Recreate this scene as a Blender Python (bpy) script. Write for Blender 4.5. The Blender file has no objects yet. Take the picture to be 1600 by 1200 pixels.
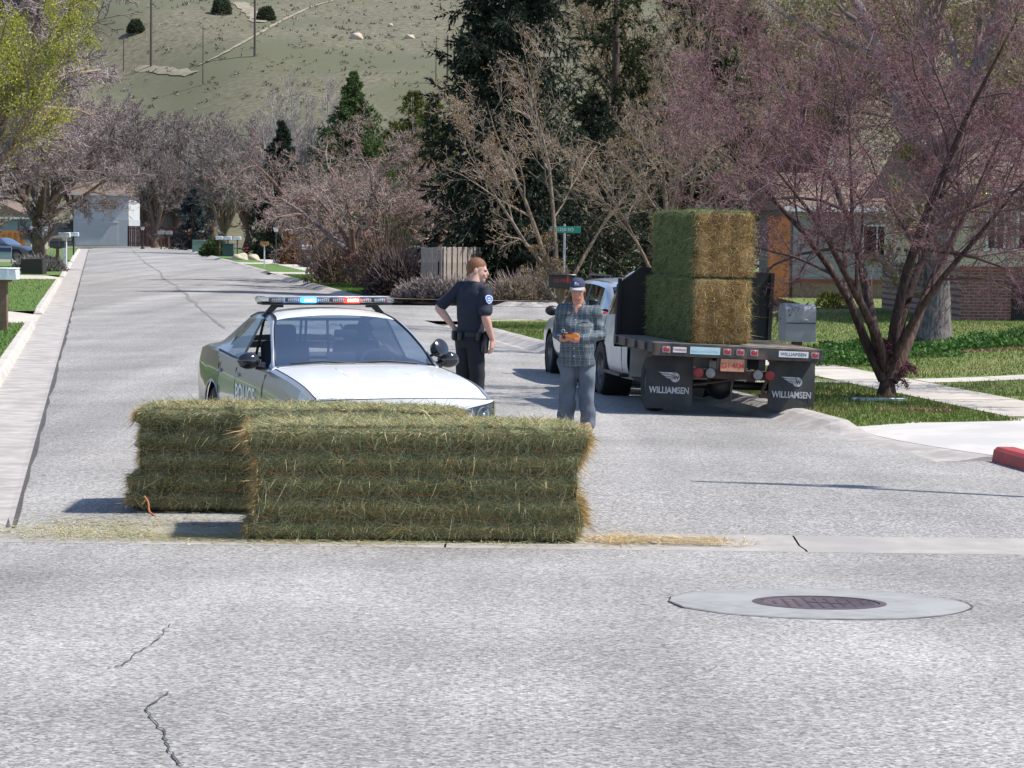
import bpy, bmesh, math, random
import numpy as np
from mathutils import Vector, Matrix, Euler
rad = math.radians
scene = bpy.context.scene
COL = scene.collection
random.seed(7)

# ------------------------------------------------------------------ camera
F, CAMH, ROLL = 3800.0, 2.45, rad(0.7)
_yc = 350 + (800 - 149) * math.tan(ROLL)
PITCH = math.atan((600 - _yc) * math.cos(ROLL) / F)
_fw = np.array([0, math.cos(PITCH), -math.sin(PITCH)])
_u0 = np.array([0, math.sin(PITCH), math.cos(PITCH)])
_r0 = np.array([1.0, 0, 0])
_R = math.cos(ROLL) * _r0 + math.sin(ROLL) * _u0
_U = -math.sin(ROLL) * _r0 + math.cos(ROLL) * _u0
cam_d = bpy.data.cameras.new('camera')
cam_d.sensor_width = 36.0
cam_d.lens = 36.0 * F / 1600.0
cam_d.clip_start = 0.5
cam_d.clip_end = 3000
cam = bpy.data.objects.new('camera', cam_d)
COL.objects.link(cam)
_m = Matrix(((_R[0], _U[0], -_fw[0], 0), (_R[1], _U[1], -_fw[1], 0), (_R[2], _U[2], -_fw[2], CAMH), (0, 0, 0, 1)))
cam.matrix_world = _m
scene.camera = cam

# ------------------------------------------------------------------ world, sun, exposure
SUN_EL, SUN_AZ = rad(55), rad(-6)          # azimuth measured from +X towards +Y
w = bpy.data.worlds.new('World')
scene.world = w
w.use_nodes = True
nt = w.node_tree
sky = nt.nodes.new('ShaderNodeTexSky')
sky.sky_type = 'NISHITA'
sky.sun_disc = False
sky.sun_elevation = SUN_EL
sky.sun_rotation = math.pi / 2 - SUN_AZ
sky.altitude = 1400
nt.links.new(sky.outputs['Color'], nt.nodes['Background'].inputs['Color'])
nt.nodes['Background'].inputs['Strength'].default_value = 0.15
sl = bpy.data.lights.new('sun', 'SUN')
sl.energy = 4.6
sl.angle = rad(0.53)
sl.color = (1.0, 0.955, 0.88)
so = bpy.data.objects.new('sun', sl)
COL.objects.link(so)
sdir = Vector((math.cos(SUN_EL) * math.cos(SUN_AZ), math.cos(SUN_EL) * math.sin(SUN_AZ), math.sin(SUN_EL)))
so.rotation_euler = (-sdir).to_track_quat('-Z', 'Y').to_euler()
so.location = (30, 10, 60)
scene.view_settings.view_transform = 'Standard'
scene.view_settings.look = 'None'
scene.view_settings.gamma = 1.0
scene.view_settings.exposure = 0.5
scene.cycles.max_bounces = 6
scene.cycles.transparent_max_bounces = 12

# ------------------------------------------------------------------ road frame and ground height
_vp = _R * (149 - 800) / F - _U * (350 - 600) / F + _fw
TX, TY = _vp[0] / math.hypot(_vp[0], _vp[1]), _vp[1] / math.hypot(_vp[0], _vp[1])   # along the road
NX, NY = TY, -TX                                                                     # across, to the right
HEAD = math.atan2(-TX, TY)
ROAD_C, ROAD_H, CROWN = 4.1, 4.85, 0.10
def sstep(x, a, b):
    t = np.clip((x - a) / (b - a), 0, 1)
    return t * t * (3 - 2 * t)
def gz(x, y):
    u = x * NX + y * NY
    v = x * TX + y * TY
    c = CROWN * np.clip(1 - ((u - ROAD_C) / ROAD_H) ** 2, 0, 1) * sstep(v, 18.6, 22.0)
    ww = np.maximum(18.6 - y, 0)
    return c + 0.053 * ww * ww / (ww + 0.8)
def uv(u, v):
    return u * NX + v * TX, u * NY + v * TY
def ray(px, py):
    return _R * (px - 800) / F - _U * (py - 600) / F + _fw
def P(px, py, z=0.0):
    d = ray(px, py)
    t = (z - CAMH) / d[2]
    return Vector((d[0] * t, d[1] * t, z))
def PG(px, py):
    z = 0.0
    for _ in range(12):
        p = P(px, py, z)
        z = float(gz(p.x, p.y))
    return P(px, py, z)
def AT(px, py, Y):
    d = ray(px, py)
    t = Y / d[1]
    return Vector((d[0] * t, Y, CAMH + d[2] * t))
def lawn_z(x, y):
    u = x * NX + y * NY
    v = x * TX + y * TY
    return 0.12 + 0.33 * sstep(u, 12.5, 20.0) - 0.072 * (1 - sstep(u, 9.2, 10.8)) * (1 - sstep(v, 28.8, 30.2))
def hill(x, y):
    a = np.maximum(y - 272 + 12 * np.sin(x * 0.021), 0)
    z = 0.235 * a * a / (a + 26)
    z = z + 5.0 * np.sin(x * 0.013 + y * 0.006) * sstep(a, 10, 160)
    s = (x - (-62 + (y - 360) * -0.02)) + (y - 400) * 0.42                # gully running up to the left
    z = z - 7.0 * np.exp(-(s / 15.0) ** 2) * sstep(a, 40, 120)
    z = z + 0.5 * np.sin(x * 0.11) * np.sin(y * 0.09) * sstep(a, 5, 60)
    return z
def PH(px, py):
    d = ray(px, py)
    t = 262.0
    while t < 900:
        x, y, z = d[0] * t, d[1] * t, CAMH + d[2] * t
        if z < float(hill(x, y)):
            break
        t += 0.7
    return Vector((x, y, float(hill(x, y))))

# ------------------------------------------------------------------ mesh helpers
def setprops(o, label=None, cat=None, group=None, kind=None):
    if label: o['label'] = label
    if cat: o['category'] = cat
    if group: o['group'] = group
    if kind: o['kind'] = kind
    return o
def thing(name, label, cat, loc=(0, 0, 0), rz=0.0, group=None, rx=0.0, ry=0.0):
    o = bpy.data.objects.new(name, None)
    o.empty_display_size = 0.2
    COL.objects.link(o)
    o.location = loc
    o.rotation_euler = (rx, ry, rz)
    return setprops(o, label, cat, group)
def finish(me, mats, smooth, ang=40):
    for m in (mats if isinstance(mats, (list, tuple)) else [mats]):
        me.materials.append(m)
    if smooth:
        me.polygons.foreach_set('use_smooth', [True] * len(me.polygons))
        if ang < 180:
            me.set_sharp_from_angle(angle=rad(ang))
    me.update()
def link(name, me, parent=None, loc=None, rot=None):
    o = bpy.data.objects.new(name, me)
    COL.objects.link(o)
    o.parent = parent
    if loc is not None: o.location = loc
    if rot is not None: o.rotation_euler = rot
    return o
def np_mesh(name, V, Fc, mat, col=None, smooth=False):
    V = np.ascontiguousarray(V, dtype=np.float32)
    Fc = np.ascontiguousarray(Fc, dtype=np.int32)
    k = Fc.shape[1]
    me = bpy.data.meshes.new(name)
    me.vertices.add(len(V))
    me.vertices.foreach_set('co', V.ravel())
    me.loops.add(Fc.size)
    me.loops.foreach_set('vertex_index', Fc.ravel())
    me.polygons.add(len(Fc))
    me.polygons.foreach_set('loop_start', np.arange(0, Fc.size, k, dtype=np.int32))
    me.polygons.foreach_set('loop_total', np.full(len(Fc), k, dtype=np.int32))
    if col is not None:
        a = me.color_attributes.new('col', 'FLOAT_COLOR', 'POINT')
        c4 = np.ones((len(V), 4), dtype=np.float32)
        c4[:, :3] = col
        a.data.foreach_set('color', c4.ravel())
    me.update(calc_edges=True)
    finish(me, mat, smooth, 180)
    return me
class MB:
    """collects shapes and links them as one mesh object"""
    def __init__(s):
        s.v, s.f, s.mi = [], [], []
    def add(s, V, Fc, mi=0, M=None):
        b = len(s.v)
        s.v += [tuple(M @ Vector(p)) if M else tuple(p) for p in V]
        s.f += [tuple(b + i for i in f) for f in Fc]
        s.mi += [mi] * len(Fc)
        return s
    def box(s, c, d, rot=None, mi=0, bev=0.0, seg=1):
        M = Matrix.Translation(c)
        if rot: M = M @ Euler(rot).to_matrix().to_4x4()
        if bev <= 0:
            x, y, z = d[0] / 2, d[1] / 2, d[2] / 2
            V = [(-x, -y, -z), (x, -y, -z), (x, y, -z), (-x, y, -z), (-x, -y, z), (x, -y, z), (x, y, z), (-x, y, z)]
            Fc = [(0, 3, 2, 1), (4, 5, 6, 7), (0, 1, 5, 4), (1, 2, 6, 5), (2, 3, 7, 6), (3, 0, 4, 7)]
            return s.add(V, Fc, mi, M)
        bm = bmesh.new()
        bmesh.ops.create_cube(bm, size=1.0)
        for v in bm.verts: v.co = Vector((v.co.x * d[0], v.co.y * d[1], v.co.z * d[2]))
        bmesh.ops.bevel(bm, geom=bm.edges[:], offset=bev, segments=seg, profile=0.5, affect='EDGES')
        return s.bm(bm, mi, M)
    def bm(s, bm, mi=0, M=None):
        bm.verts.index_update()
        s.add([v.co.copy() for v in bm.verts], [[v.index for v in f.verts] for f in bm.faces], mi, M)
        bm.free()
        return s
    def tube(s, pts, r, n=8, cap=True, mi=0, M=None):
        pts = [Vector(p) for p in pts]
        rs = r if isinstance(r, (list, tuple)) else [r] * len(pts)
        rings, a = [], None
        for i, p in enumerate(pts):
            t = (pts[min(i + 1, len(pts) - 1)] - pts[max(i - 1, 0)])
            t = t.normalized() if t.length > 1e-9 else Vector((0, 0, 1))
            if a is None:
                a = t.orthogonal().normalized()
            a = (a - t * a.dot(t)).normalized()
            b = t.cross(a)
            rings.append([p + (a * math.cos(2 * math.pi * k / n) + b * math.sin(2 * math.pi * k / n)) * rs[i] for k in range(n)])
        return s.rings(rings, cap, mi, M)
    def rings(s, rings, cap=True, mi=0, M=None, closed=True):
        n = len(rings[0])
        V = [p for r in rings for p in r]
        Fc = []
        for i in range(len(rings) - 1):
            for k in range(n if closed else n - 1):
                k2 = (k + 1) % n
                Fc.append((i * n + k, i * n + k2, (i + 1) * n + k2, (i + 1) * n + k))
        if cap:
            Fc.append(tuple(range(n - 1, -1, -1)))
            Fc.append(tuple((len(rings) - 1) * n + k for k in range(n)))
        return s.add(V, Fc, mi, M)
    def lathe(s, prof, n=16, M=None, mi=0, cap=True):
        rings = [[(r * math.cos(2 * math.pi * k / n), r * math.sin(2 * math.pi * k / n), z) for k in range(n)] for r, z in prof]
        return s.rings(rings, cap, mi, M)
    def prism(s, poly, h, M=None, mi=0):
        n = len(poly)
        V = [(x, y, 0) for x, y in poly] + [(x, y, h) for x, y in poly]
        Fc = [tuple(range(n - 1, -1, -1)), tuple(range(n, 2 * n))] + [(k, (k + 1) % n, n + (k + 1) % n, n + k) for k in range(n)]
        return s.add(V, Fc, mi, M)
    def ell(s, c, r, n=14, m=9, rot=None, mi=0):
        M = Matrix.Translation(c)
        if rot: M = M @ Euler(rot).to_matrix().to_4x4()
        r = r if isinstance(r, (tuple, list)) else (r, r, r)
        rings = []
        for j in range(m + 1):
            a = math.pi * (j + 0.0) / m
            sa, ca = max(math.sin(a), 0.02), -math.cos(a)
            rings.append([(r[0] * sa * math.cos(2 * math.pi * k / n), r[1] * sa * math.sin(2 * math.pi * k / n), r[2] * ca) for k in range(n)])
        return s.rings(rings, True, mi, M)
    def mesh(s, name, mats, smooth=True, ang=40):
        me = bpy.data.meshes.new(name)
        me.from_pydata([tuple(p) for p in s.v], [], s.f)
        finish(me, mats, smooth, ang)
        if len(me.materials) > 1:
            me.polygons.foreach_set('material_index', s.mi)
        return me
    def build(s, name, mats, parent=None, smooth=True, ang=40, loc=None, rot=None):
        return link(name, s.mesh(name, mats, smooth, ang), parent, loc, rot)
def rotm(loc, rx=0, ry=0, rz=0):
    return Matrix.Translation(loc) @ Euler((rx, ry, rz)).to_matrix().to_4x4()
def copy_tree(o, parent=None):
    c = o.copy()
    COL.objects.link(c)
    c.parent = parent
    for ch in o.children: copy_tree(ch, c)
    return c
def text_mesh(body, size, mat, depth=0.002, align='CENTER', sx=1.0, bold=0.0):
    cu = bpy.data.curves.new('lettering', 'FONT')
    cu.body = body; cu.size = size; cu.extrude = depth; cu.align_x = align; cu.align_y = 'CENTER'
    cu.offset = bold
    ob = bpy.data.objects.new('lettering', cu)
    COL.objects.link(ob)
    dg = bpy.context.evaluated_depsgraph_get()
    me = bpy.data.meshes.new_from_object(ob.evaluated_get(dg))
    COL.objects.unlink(ob)
    bpy.data.objects.remove(ob)
    for v in me.vertices: v.co.x *= sx
    me.materials.clear()
    me.materials.append(mat)
    return me

# ------------------------------------------------------------------ materials
def pm(name, base, rough=0.7, metal=0.0, var=0.12, scale=6.0, bump=0.0, bscale=60.0, coat=0.0, spec=0.5, emit=None, estr=0.0, var2=None, s2=0.7):
    m = bpy.data.materials.new(name)
    m.use_nodes = True
    nt = m.node_tree
    b = nt.nodes['Principled BSDF']
    b.inputs['Roughness'].default_value = rough
    b.inputs['Metallic'].default_value = metal
    b.inputs['Coat Weight'].default_value = coat
    b.inputs['Coat Roughness'].default_value = 0.04
    b.inputs['Specular IOR Level'].default_value = spec
    tc = nt.nodes.new('ShaderNodeTexCoord')
    nz = nt.nodes.new('ShaderNodeTexNoise')
    nz.inputs['Scale'].default_value = scale
    nz.inputs['Detail'].default_value = 6
    nt.links.new(tc.outputs['Object'], nz.inputs['Vector'])
    rp = nt.nodes.new('ShaderNodeValToRGB')
    rp.color_ramp.elements[0].position = 0.3
    rp.color_ramp.elements[1].position = 0.7
    rp.color_ramp.elements[0].color = tuple(c * (1 - var) for c in base) + (1,)
    rp.color_ramp.elements[1].color = tuple(min(1, c * (1 + var)) for c in base) + (1,)
    nt.links.new(nz.outputs['Fac'], rp.inputs['Fac'])
    out = rp.outputs['Color']
    if var2 is not None:
        n2 = nt.nodes.new('ShaderNodeTexNoise')
        n2.inputs['Scale'].default_value = s2
        n2.inputs['Detail'].default_value = 3
        nt.links.new(tc.outputs['Object'], n2.inputs['Vector'])
        mr = nt.nodes.new('ShaderNodeMapRange')
        mr.inputs['From Min'].default_value = 0.45
        mr.inputs['From Max'].default_value = 0.62
        nt.links.new(n2.outputs['Fac'], mr.inputs['Value'])
        mx = nt.nodes.new('ShaderNodeMix')
        mx.data_type = 'RGBA'
        nt.links.new(mr.outputs['Result'], mx.inputs[0])
        nt.links.new(out, mx.inputs[6])
        mx.inputs[7].default_value = tuple(var2) + (1,)
        out = mx.outputs[2]
    nt.links.new(out, b.inputs['Base Color'])
    if bump > 0:
        n3 = nt.nodes.new('ShaderNodeTexNoise')
        n3.inputs['Scale'].default_value = bscale
        n3.inputs['Detail'].default_value = 4
        nt.links.new(tc.outputs['Object'], n3.inputs['Vector'])
        bp = nt.nodes.new('ShaderNodeBump')
        bp.inputs['Strength'].default_value = bump
        bp.inputs['Distance'].default_value = 0.01
        nt.links.new(n3.outputs['Fac'], bp.inputs['Height'])
        nt.links.new(bp.outputs['Normal'], b.inputs['Normal'])
    if emit:
        b.inputs['Emission Color'].default_value = tuple(emit) + (1,)
        b.inputs['Emission Strength'].default_value = estr
    return m
def attr_mat(name, rough=0.8, trans=0.0, spec=0.3):
    m = bpy.data.materials.new(name)
    m.use_nodes = True
    nt = m.node_tree
    b = nt.nodes['Principled BSDF']
    b.inputs['Roughness'].default_value = rough
    b.inputs['Specular IOR Level'].default_value = spec
    a = nt.nodes.new('ShaderNodeAttribute')
    a.attribute_name = 'col'
    nt.links.new(a.outputs['Color'], b.inputs['Base Color'])
    if trans > 0:
        t = nt.nodes.new('ShaderNodeBsdfTranslucent')
        nt.links.new(a.outputs['Color'], t.inputs['Color'])
        mx = nt.nodes.new('ShaderNodeMixShader')
        mx.inputs[0].default_value = trans
        nt.links.new(b.outputs[0], mx.inputs[1])
        nt.links.new(t.outputs[0], mx.inputs[2])
        nt.links.new(mx.outputs[0], nt.nodes['Material Output'].inputs['Surface'])
    return m
def glass_mat(name, tint=(0.5, 0.55, 0.55), refl=1.0, rough=0.01):
    m = bpy.data.materials.new(name)
    m.use_nodes = True
    nt = m.node_tree
    nt.nodes.remove(nt.nodes['Principled BSDF'])
    tr = nt.nodes.new('ShaderNodeBsdfTransparent')
    tr.inputs['Color'].default_value = tuple(tint) + (1,)
    gl = nt.nodes.new('ShaderNodeBsdfGlossy')
    gl.inputs['Roughness'].default_value = rough
    fr = nt.nodes.new('ShaderNodeFresnel')
    fr.inputs['IOR'].default_value = 1.55
    ma = nt.nodes.new('ShaderNodeMath')
    ma.operation = 'MULTIPLY'
    ma.use_clamp = True
    ma.inputs[1].default_value = refl
    nt.links.new(fr.outputs[0], ma.inputs[0])
    mx = nt.nodes.new('ShaderNodeMixShader')
    nt.links.new(ma.outputs[0], mx.inputs[0])
    nt.links.new(tr.outputs[0], mx.inputs[1])
    nt.links.new(gl.outputs[0], mx.inputs[2])
    nt.links.new(mx.outputs[0], nt.nodes['Material Output'].inputs['Surface'])
    return m
def N(nt, t, **k):
    n = nt.nodes.new(t)
    for a, v in k.items():
        if a in n.inputs: n.inputs[a].default_value = v
        else: setattr(n, a, v)
    return n

def chipseal():
    m = bpy.data.materials.new('chip_seal')
    m.use_nodes = True
    nt = m.node_tree
    b = nt.nodes['Principled BSDF']
    b.inputs['Roughness'].default_value = 0.9
    b.inputs['Specular IOR Level'].default_value = 0.25
    tc = N(nt, 'ShaderNodeTexCoord')
    vo = N(nt, 'ShaderNodeTexVoronoi', Scale=62.0)
    nt.links.new(tc.outputs['Object'], vo.inputs['Vector'])
    sep = N(nt, 'ShaderNodeSeparateColor')
    nt.links.new(vo.outputs['Color'], sep.inputs[0])
    rp = N(nt, 'ShaderNodeValToRGB')
    e = rp.color_ramp.elements
    e[0].position, e[0].color = 0.0, (0.155, 0.147, 0.141, 1)
    e[1].position, e[1].color = 1.0, (0.50, 0.478, 0.455, 1)
    e2 = e.new(0.3); e2.color = (0.275, 0.262, 0.25, 1)
    e3 = e.new(0.75); e3.color = (0.385, 0.367, 0.35, 1)
    nt.links.new(sep.outputs[0], rp.inputs['Fac'])
    # medium mottling so the speckle does not look even
    n1 = N(nt, 'ShaderNodeTexNoise', Scale=22.0, Detail=5.0, Roughness=0.7)
    nt.links.new(tc.outputs['Object'], n1.inputs['Vector'])
    r1 = N(nt, 'ShaderNodeMapRange')
    r1.inputs['From Min'].default_value = 0.3; r1.inputs['From Max'].default_value = 0.7
    r1.inputs['To Min'].default_value = 0.72; r1.inputs['To Max'].default_value = 1.2
    nt.links.new(n1.outputs['Fac'], r1.inputs['Value'])
    # long streaks along the wheel paths and stains
    mp = N(nt, 'ShaderNodeMapping')
    mp.inputs['Rotation'].default_value = (0, 0, -HEAD)
    mp.inputs['Scale'].default_value = (0.8, 0.035, 1)
    nt.links.new(tc.outputs['Object'], mp.inputs['Vector'])
    n2 = N(nt, 'ShaderNodeTexNoise', Scale=1.0, Detail=4.0)
    nt.links.new(mp.outputs[0], n2.inputs['Vector'])
    r2 = N(nt, 'ShaderNodeMapRange')
    r2.inputs['From Min'].default_value = 0.3; r2.inputs['From Max'].default_value = 0.7
    r2.inputs['To Min'].default_value = 0.78; r2.inputs['To Max'].default_value = 1.12
    nt.links.new(n2.outputs['Fac'], r2.inputs['Value'])
    n4 = N(nt, 'ShaderNodeTexNoise', Scale=0.45, Detail=5.0)
    nt.links.new(tc.outputs['Object'], n4.inputs['Vector'])
    r4 = N(nt, 'ShaderNodeMapRange')
    r4.inputs['From Min'].default_value = 0.3; r4.inputs['From Max'].default_value = 0.7
    r4.inputs['To Min'].default_value = 0.80; r4.inputs['To Max'].default_value = 1.12
    nt.links.new(n4.outputs['Fac'], r4.inputs['Value'])
    m1 = N(nt, 'ShaderNodeMath', operation='MULTIPLY')
    nt.links.new(r1.outputs[0], m1.inputs[0]); nt.links.new(r2.outputs[0], m1.inputs[1])
    m2 = N(nt, 'ShaderNodeMath', operation='MULTIPLY')
    nt.links.new(m1.outputs[0], m2.inputs[0]); nt.links.new(r4.outputs[0], m2.inputs[1])
    vm = N(nt, 'ShaderNodeVectorMath', operation='SCALE')
    nt.links.new(rp.outputs['Color'], vm.inputs[0]); nt.links.new(m2.outputs[0], vm.inputs['Scale'])
    nt.links.new(vm.outputs[0], b.inputs['Base Color'])
    bp = N(nt, 'ShaderNodeBump', Strength=0.55, Distance=0.006)
    nt.links.new(sep.outputs[1], bp.inputs['Height'])
    nt.links.new(bp.outputs[0], b.inputs['Normal'])
    return m
M_road = chipseal()
M_conc = pm('concrete', (0.35, 0.325, 0.30), 0.85, var=0.13, scale=3.5, bump=0.3, bscale=70, var2=(0.30, 0.28, 0.26), s2=1.3)
M_conc_old = pm('gutter_concrete', (0.40, 0.365, 0.34), 0.88, var=0.16, scale=5, bump=0.4, bscale=60, var2=(0.31, 0.285, 0.265), s2=2.2)
M_walk = pm('walk_concrete', (0.50, 0.455, 0.40), 0.85, var=0.1, scale=4, bump=0.2, bscale=60, var2=(0.42, 0.38, 0.34), s2=1.1)
M_drive = pm('driveway_concrete', (0.52, 0.49, 0.46), 0.85, var=0.08, scale=4, bump=0.2, bscale=60, var2=(0.45, 0.43, 0.41), s2=0.8)
M_collar = pm('collar_concrete', (0.265, 0.262, 0.255), 0.85, var=0.14, scale=9, bump=0.3, bscale=80, var2=(0.31, 0.305, 0.295), s2=2.0)
M_seam = pm('faded_seam', (0.19, 0.18, 0.172), 0.9, var=0.2, scale=30)
M_tar = pm('crack_sealant', (0.07, 0.066, 0.065), 0.8, var=0.2)
M_iron = pm('cast_iron', (0.12, 0.09, 0.095), 0.6, 0.4, var=0.25, scale=14, bump=0.4)
M_redcurb = pm('red_curb_paint', (0.38, 0.05, 0.05), 0.6, var=0.2, scale=9, bump=0.2, var2=(0.30, 0.06, 0.055), s2=5)
M_soil = pm('soil', (0.16, 0.115, 0.075), 0.95, var=0.3, scale=8, bump=0.6, bscale=40)
M_lawn = pm('lawn_grass', (0.115, 0.165, 0.032), 0.9, var=0.35, scale=11, bump=0.8, bscale=120, var2=(0.19, 0.185, 0.06), s2=0.55)
M_lawn2 = pm('bright_lawn_grass', (0.085, 0.165, 0.028), 0.9, var=0.3, scale=9, bump=0.8, bscale=120, var2=(0.12, 0.16, 0.035), s2=0.4)
M_hill = pm('hillside_grass', (0.128, 0.116, 0.072), 0.95, var=0.42, scale=1.1, bump=0.9, bscale=4, var2=(0.10, 0.10, 0.054), s2=0.03)
M_scree = pm('pale_scree', (0.24, 0.21, 0.15), 0.95, var=0.25, scale=0.6, bump=0.5, bscale=2)
M_attr = attr_mat('straw_and_twig', 0.85)
M_leaf = attr_mat('leaf', 0.6, 0.3)
M_hay = attr_mat('hay', 0.8, 0.15)
# ================================================================== the ground
def grid_sheet(name, xs, ys, zf, mat, kind='structure', parent=None, smooth=True):
    X, Y = np.meshgrid(xs, ys)
    V = np.stack([X.ravel(), Y.ravel(), zf(X, Y).ravel()], 1)
    nx = len(xs)
    i = np.arange(len(ys) - 1)[:, None] * nx + np.arange(nx - 1)[None, :]
    Fc = np.stack([i, i + 1, i + nx + 1, i + nx], -1).reshape(-1, 4)
    o = link(name, np_mesh(name, V, Fc, mat, smooth=smooth), parent)
    if kind: o['kind'] = kind
    return o
def uv_sheet(name, us, vs, zoff, mat, kind='structure', parent=None, zf=None):
    Uu, Vv = np.meshgrid(us, vs)
    X, Y = Uu * NX + Vv * TX, Uu * NY + Vv * TY
    Z = (zf(X, Y) if zf else gz(X, Y)) + zoff
    V = np.stack([X.ravel(), Y.ravel(), Z.ravel()], 1)
    nx = len(us)
    i = np.arange(len(vs) - 1)[:, None] * nx + np.arange(nx - 1)[None, :]
    Fc = np.stack([i, i + 1, i + nx + 1, i + nx], -1).reshape(-1, 4)
    o = link(name, np_mesh(name, V, Fc, mat, smooth=True), parent)
    if kind: o['kind'] = kind
    return o
def poly_sheet(name, pts, z, mat, kind='structure', parent=None, thick=0.0):
    mb = MB()
    if thick > 0:
        V = [(p[0], p[1], z) for p in pts]
        n = len(V)
        Vb = [(p[0], p[1], z - thick) for p in pts]
        mb.add(V + Vb, [tuple(range(n))] + [(k, n + k, n + (k + 1) % n, (k + 1) % n) for k in range(n)])
    else:
        mb.add([(p[0], p[1], z) for p in pts], [tuple(range(len(pts)))])
    o = mb.build(name, mat, parent, smooth=False)
    if kind: o['kind'] = kind
    return o

# base terrain: reaches far past everything, rises into the hill
def terr(X, Y):
    return gz(X, Y) - 0.10 + hill(X, Y) + 0.08 * sstep(Y, 90, 250)
ys = np.concatenate([np.linspace(-30, 260, 90), np.linspace(264, 900, 130), np.linspace(920, 1500, 12)])
xs = np.concatenate([np.linspace(-700, -220, 14), np.linspace(-210, 210, 110), np.linspace(220, 700, 14)])
grid_sheet('terrain', xs, ys, terr, M_hill)
# asphalt: the street, the cross street in front, the court on the right
def street_sheet():
    us = np.linspace(-0.67, 9.0, 26)
    t = np.concatenate([np.linspace(0, 1, 46)[:-1] * 9, 9 + np.linspace(0, 1, 226) ** 1.2 * 224])
    Uu, Tt = np.meshgrid(us, t)
    v0 = (19.54 - Uu * NY) / TY
    k_ = np.clip(Tt / 9, 0, 1)
    Vv = np.where(Tt < 9, v0 * (1 - k_) + 26.0 * k_, 26.0 + Tt - 9)
    Uu = np.where(Vv > 31, np.minimum(Uu, 8.55), Uu)
    X, Y = Uu * NX + Vv * TX, Uu * NY + Vv * TY
    V = np.stack([X.ravel(), Y.ravel(), gz(X, Y).ravel()], 1); nx = len(us)
    i = np.arange(len(t) - 1)[:, None] * nx + np.arange(nx - 1)[None, :]
    o = link('street', np_mesh('street', V, np.stack([i, i + 1, i + nx + 1, i + nx], -1).reshape(-1, 4), M_road, smooth=True)); o['kind'] = 'structure'
street_sheet()
def near_zone(X, Y): return gz(X, Y) + 0.004
mbk = []
o = grid_sheet('cross_street', np.linspace(-40, 40, 90), np.linspace(-14, 18.6, 60), lambda X, Y: gz(X, Y) + 0.0, M_road)
grid_sheet('court', np.linspace(-4.2, 9.0, 20), np.linspace(64.6, 77.4, 8), lambda X, Y: gz(X, Y) - 0.012, M_road)
grid_sheet('end_street', np.linspace(-85, 30, 30), np.linspace(247, 257, 6), lambda X, Y: gz(X, Y) + 0.01, M_road)
# concrete valley gutter across the street mouth, in poured lengths
vg = thing('valley_gutter', 'pale concrete valley gutter crossing the street mouth', 'gutter')
del vg['category']; vg['kind'] = 'structure'
edges = [-40, -16, -9.2, -4.15, -0.5, 2.28, 5.2, 8.2, 14, 40]
for a, b in zip(edges[:-1], edges[1:]):
    n = 8
    xsl = np.linspace(a + 0.008, b - 0.008, n)
    ysl = np.array([18.56, 18.62, 19.05, 19.50, 19.56])
    zz = np.array([0.002, 0.010, -0.012, 0.010, -0.004])
    X, Y = np.meshgrid(xsl, ysl)
    Z = gz(X, Y) + zz[:, None]
    V = np.stack([X.ravel(), Y.ravel(), Z.ravel()], 1)
    i = np.arange(4)[:, None] * n + np.arange(n - 1)[None, :]
    link('slab', np_mesh('slab', V, np.stack([i, i + 1, i + n + 1, i + n], -1).reshape(-1, 4), M_conc), vg)
# left gutter pan and kerb with driveway dips
def strip(name, prof, path, mat, parent=None, kind=None):
    """prof: list of (offset to the right, z); path: list of (x, y)"""
    rings = []
    n = len(path)
    for i, p in enumerate(path):
        a, b = path[max(i - 1, 0)], path[min(i + 1, n - 1)]
        tx, ty = b[0] - a[0], b[1] - a[1]
        l = math.hypot(tx, ty) or 1
        rx, ry = ty / l, -tx / l
        pr = prof(i) if callable(prof) else prof
        rings.append([(p[0] + rx * o, p[1] + ry * o, z + (float(gz(p[0], p[1])) if z < 5 else 0)) for o, z in pr])
    for r_ in rings:                                   # close the profile underneath so that ends are solid
        a_, b_ = r_[0], r_[-1]
        r_.append((b_[0], b_[1], min(b_[2], a_[2]) - 0.12)); r_.append((a_[0], a_[1], min(b_[2], a_[2]) - 0.12))
    mb = MB()
    mb.rings(rings, True)
    o = mb.build(name, mat, parent, smooth=False)
    if kind: o['kind'] = kind
    return o
gl = thing('left_gutter', 'worn concrete gutter pan along the street edge', 'gutter'); del gl['category']; gl['kind'] = 'structure'
drv_l = [(58.0, 66.0), (104, 112), (150, 157)]             # driveway mouths on the left, by distance along the street
v = 19.6
while v < 235:
    L = 3.05 if v < 120 else 12.0
    strip('slab', [(-1.40, 0.012), (-1.36, 0.008), (-0.71, 0.001), (-0.66, 0.008)],
          [uv(0, v + 0.006), uv(0, v + L / 2), uv(0, v + L - 0.006)], M_conc_old, gl)
    v += L
kl = thing('left_kerb', 'pale concrete kerb beside the lawn', 'kerb'); del kl['category']; kl['kind'] = 'structure'
segs = []
a = 19.6
for d0, d1 in drv_l + [(236, 240)]:
    v = a
    while v < d0 - 0.5:
        v2 = min(v + (2.0 if v < 110 else 14), d0)
        h0 = 0.13
        path = [uv(0, v + 0.006), uv(0, v2 - 0.006)]
        e0, e1 = (0.3 if (v == a and a > 20) else 1), (0.3 if v2 >= d0 - 0.01 else 1)
        def pf(i, e0=e0, e1=e1):
            e = e0 if i == 0 else e1
            return [(-1.62, 0.02), (-1.60, 0.13 * e), (-1.58, 0.145 * e), (-1.46, 0.145 * e), (-1.41, 0.11 * e), (-1.37, 0.01)]
        strip('kerb_stone', pf, path, M_walk, kl)
        v = v2
    a = d1
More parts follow.
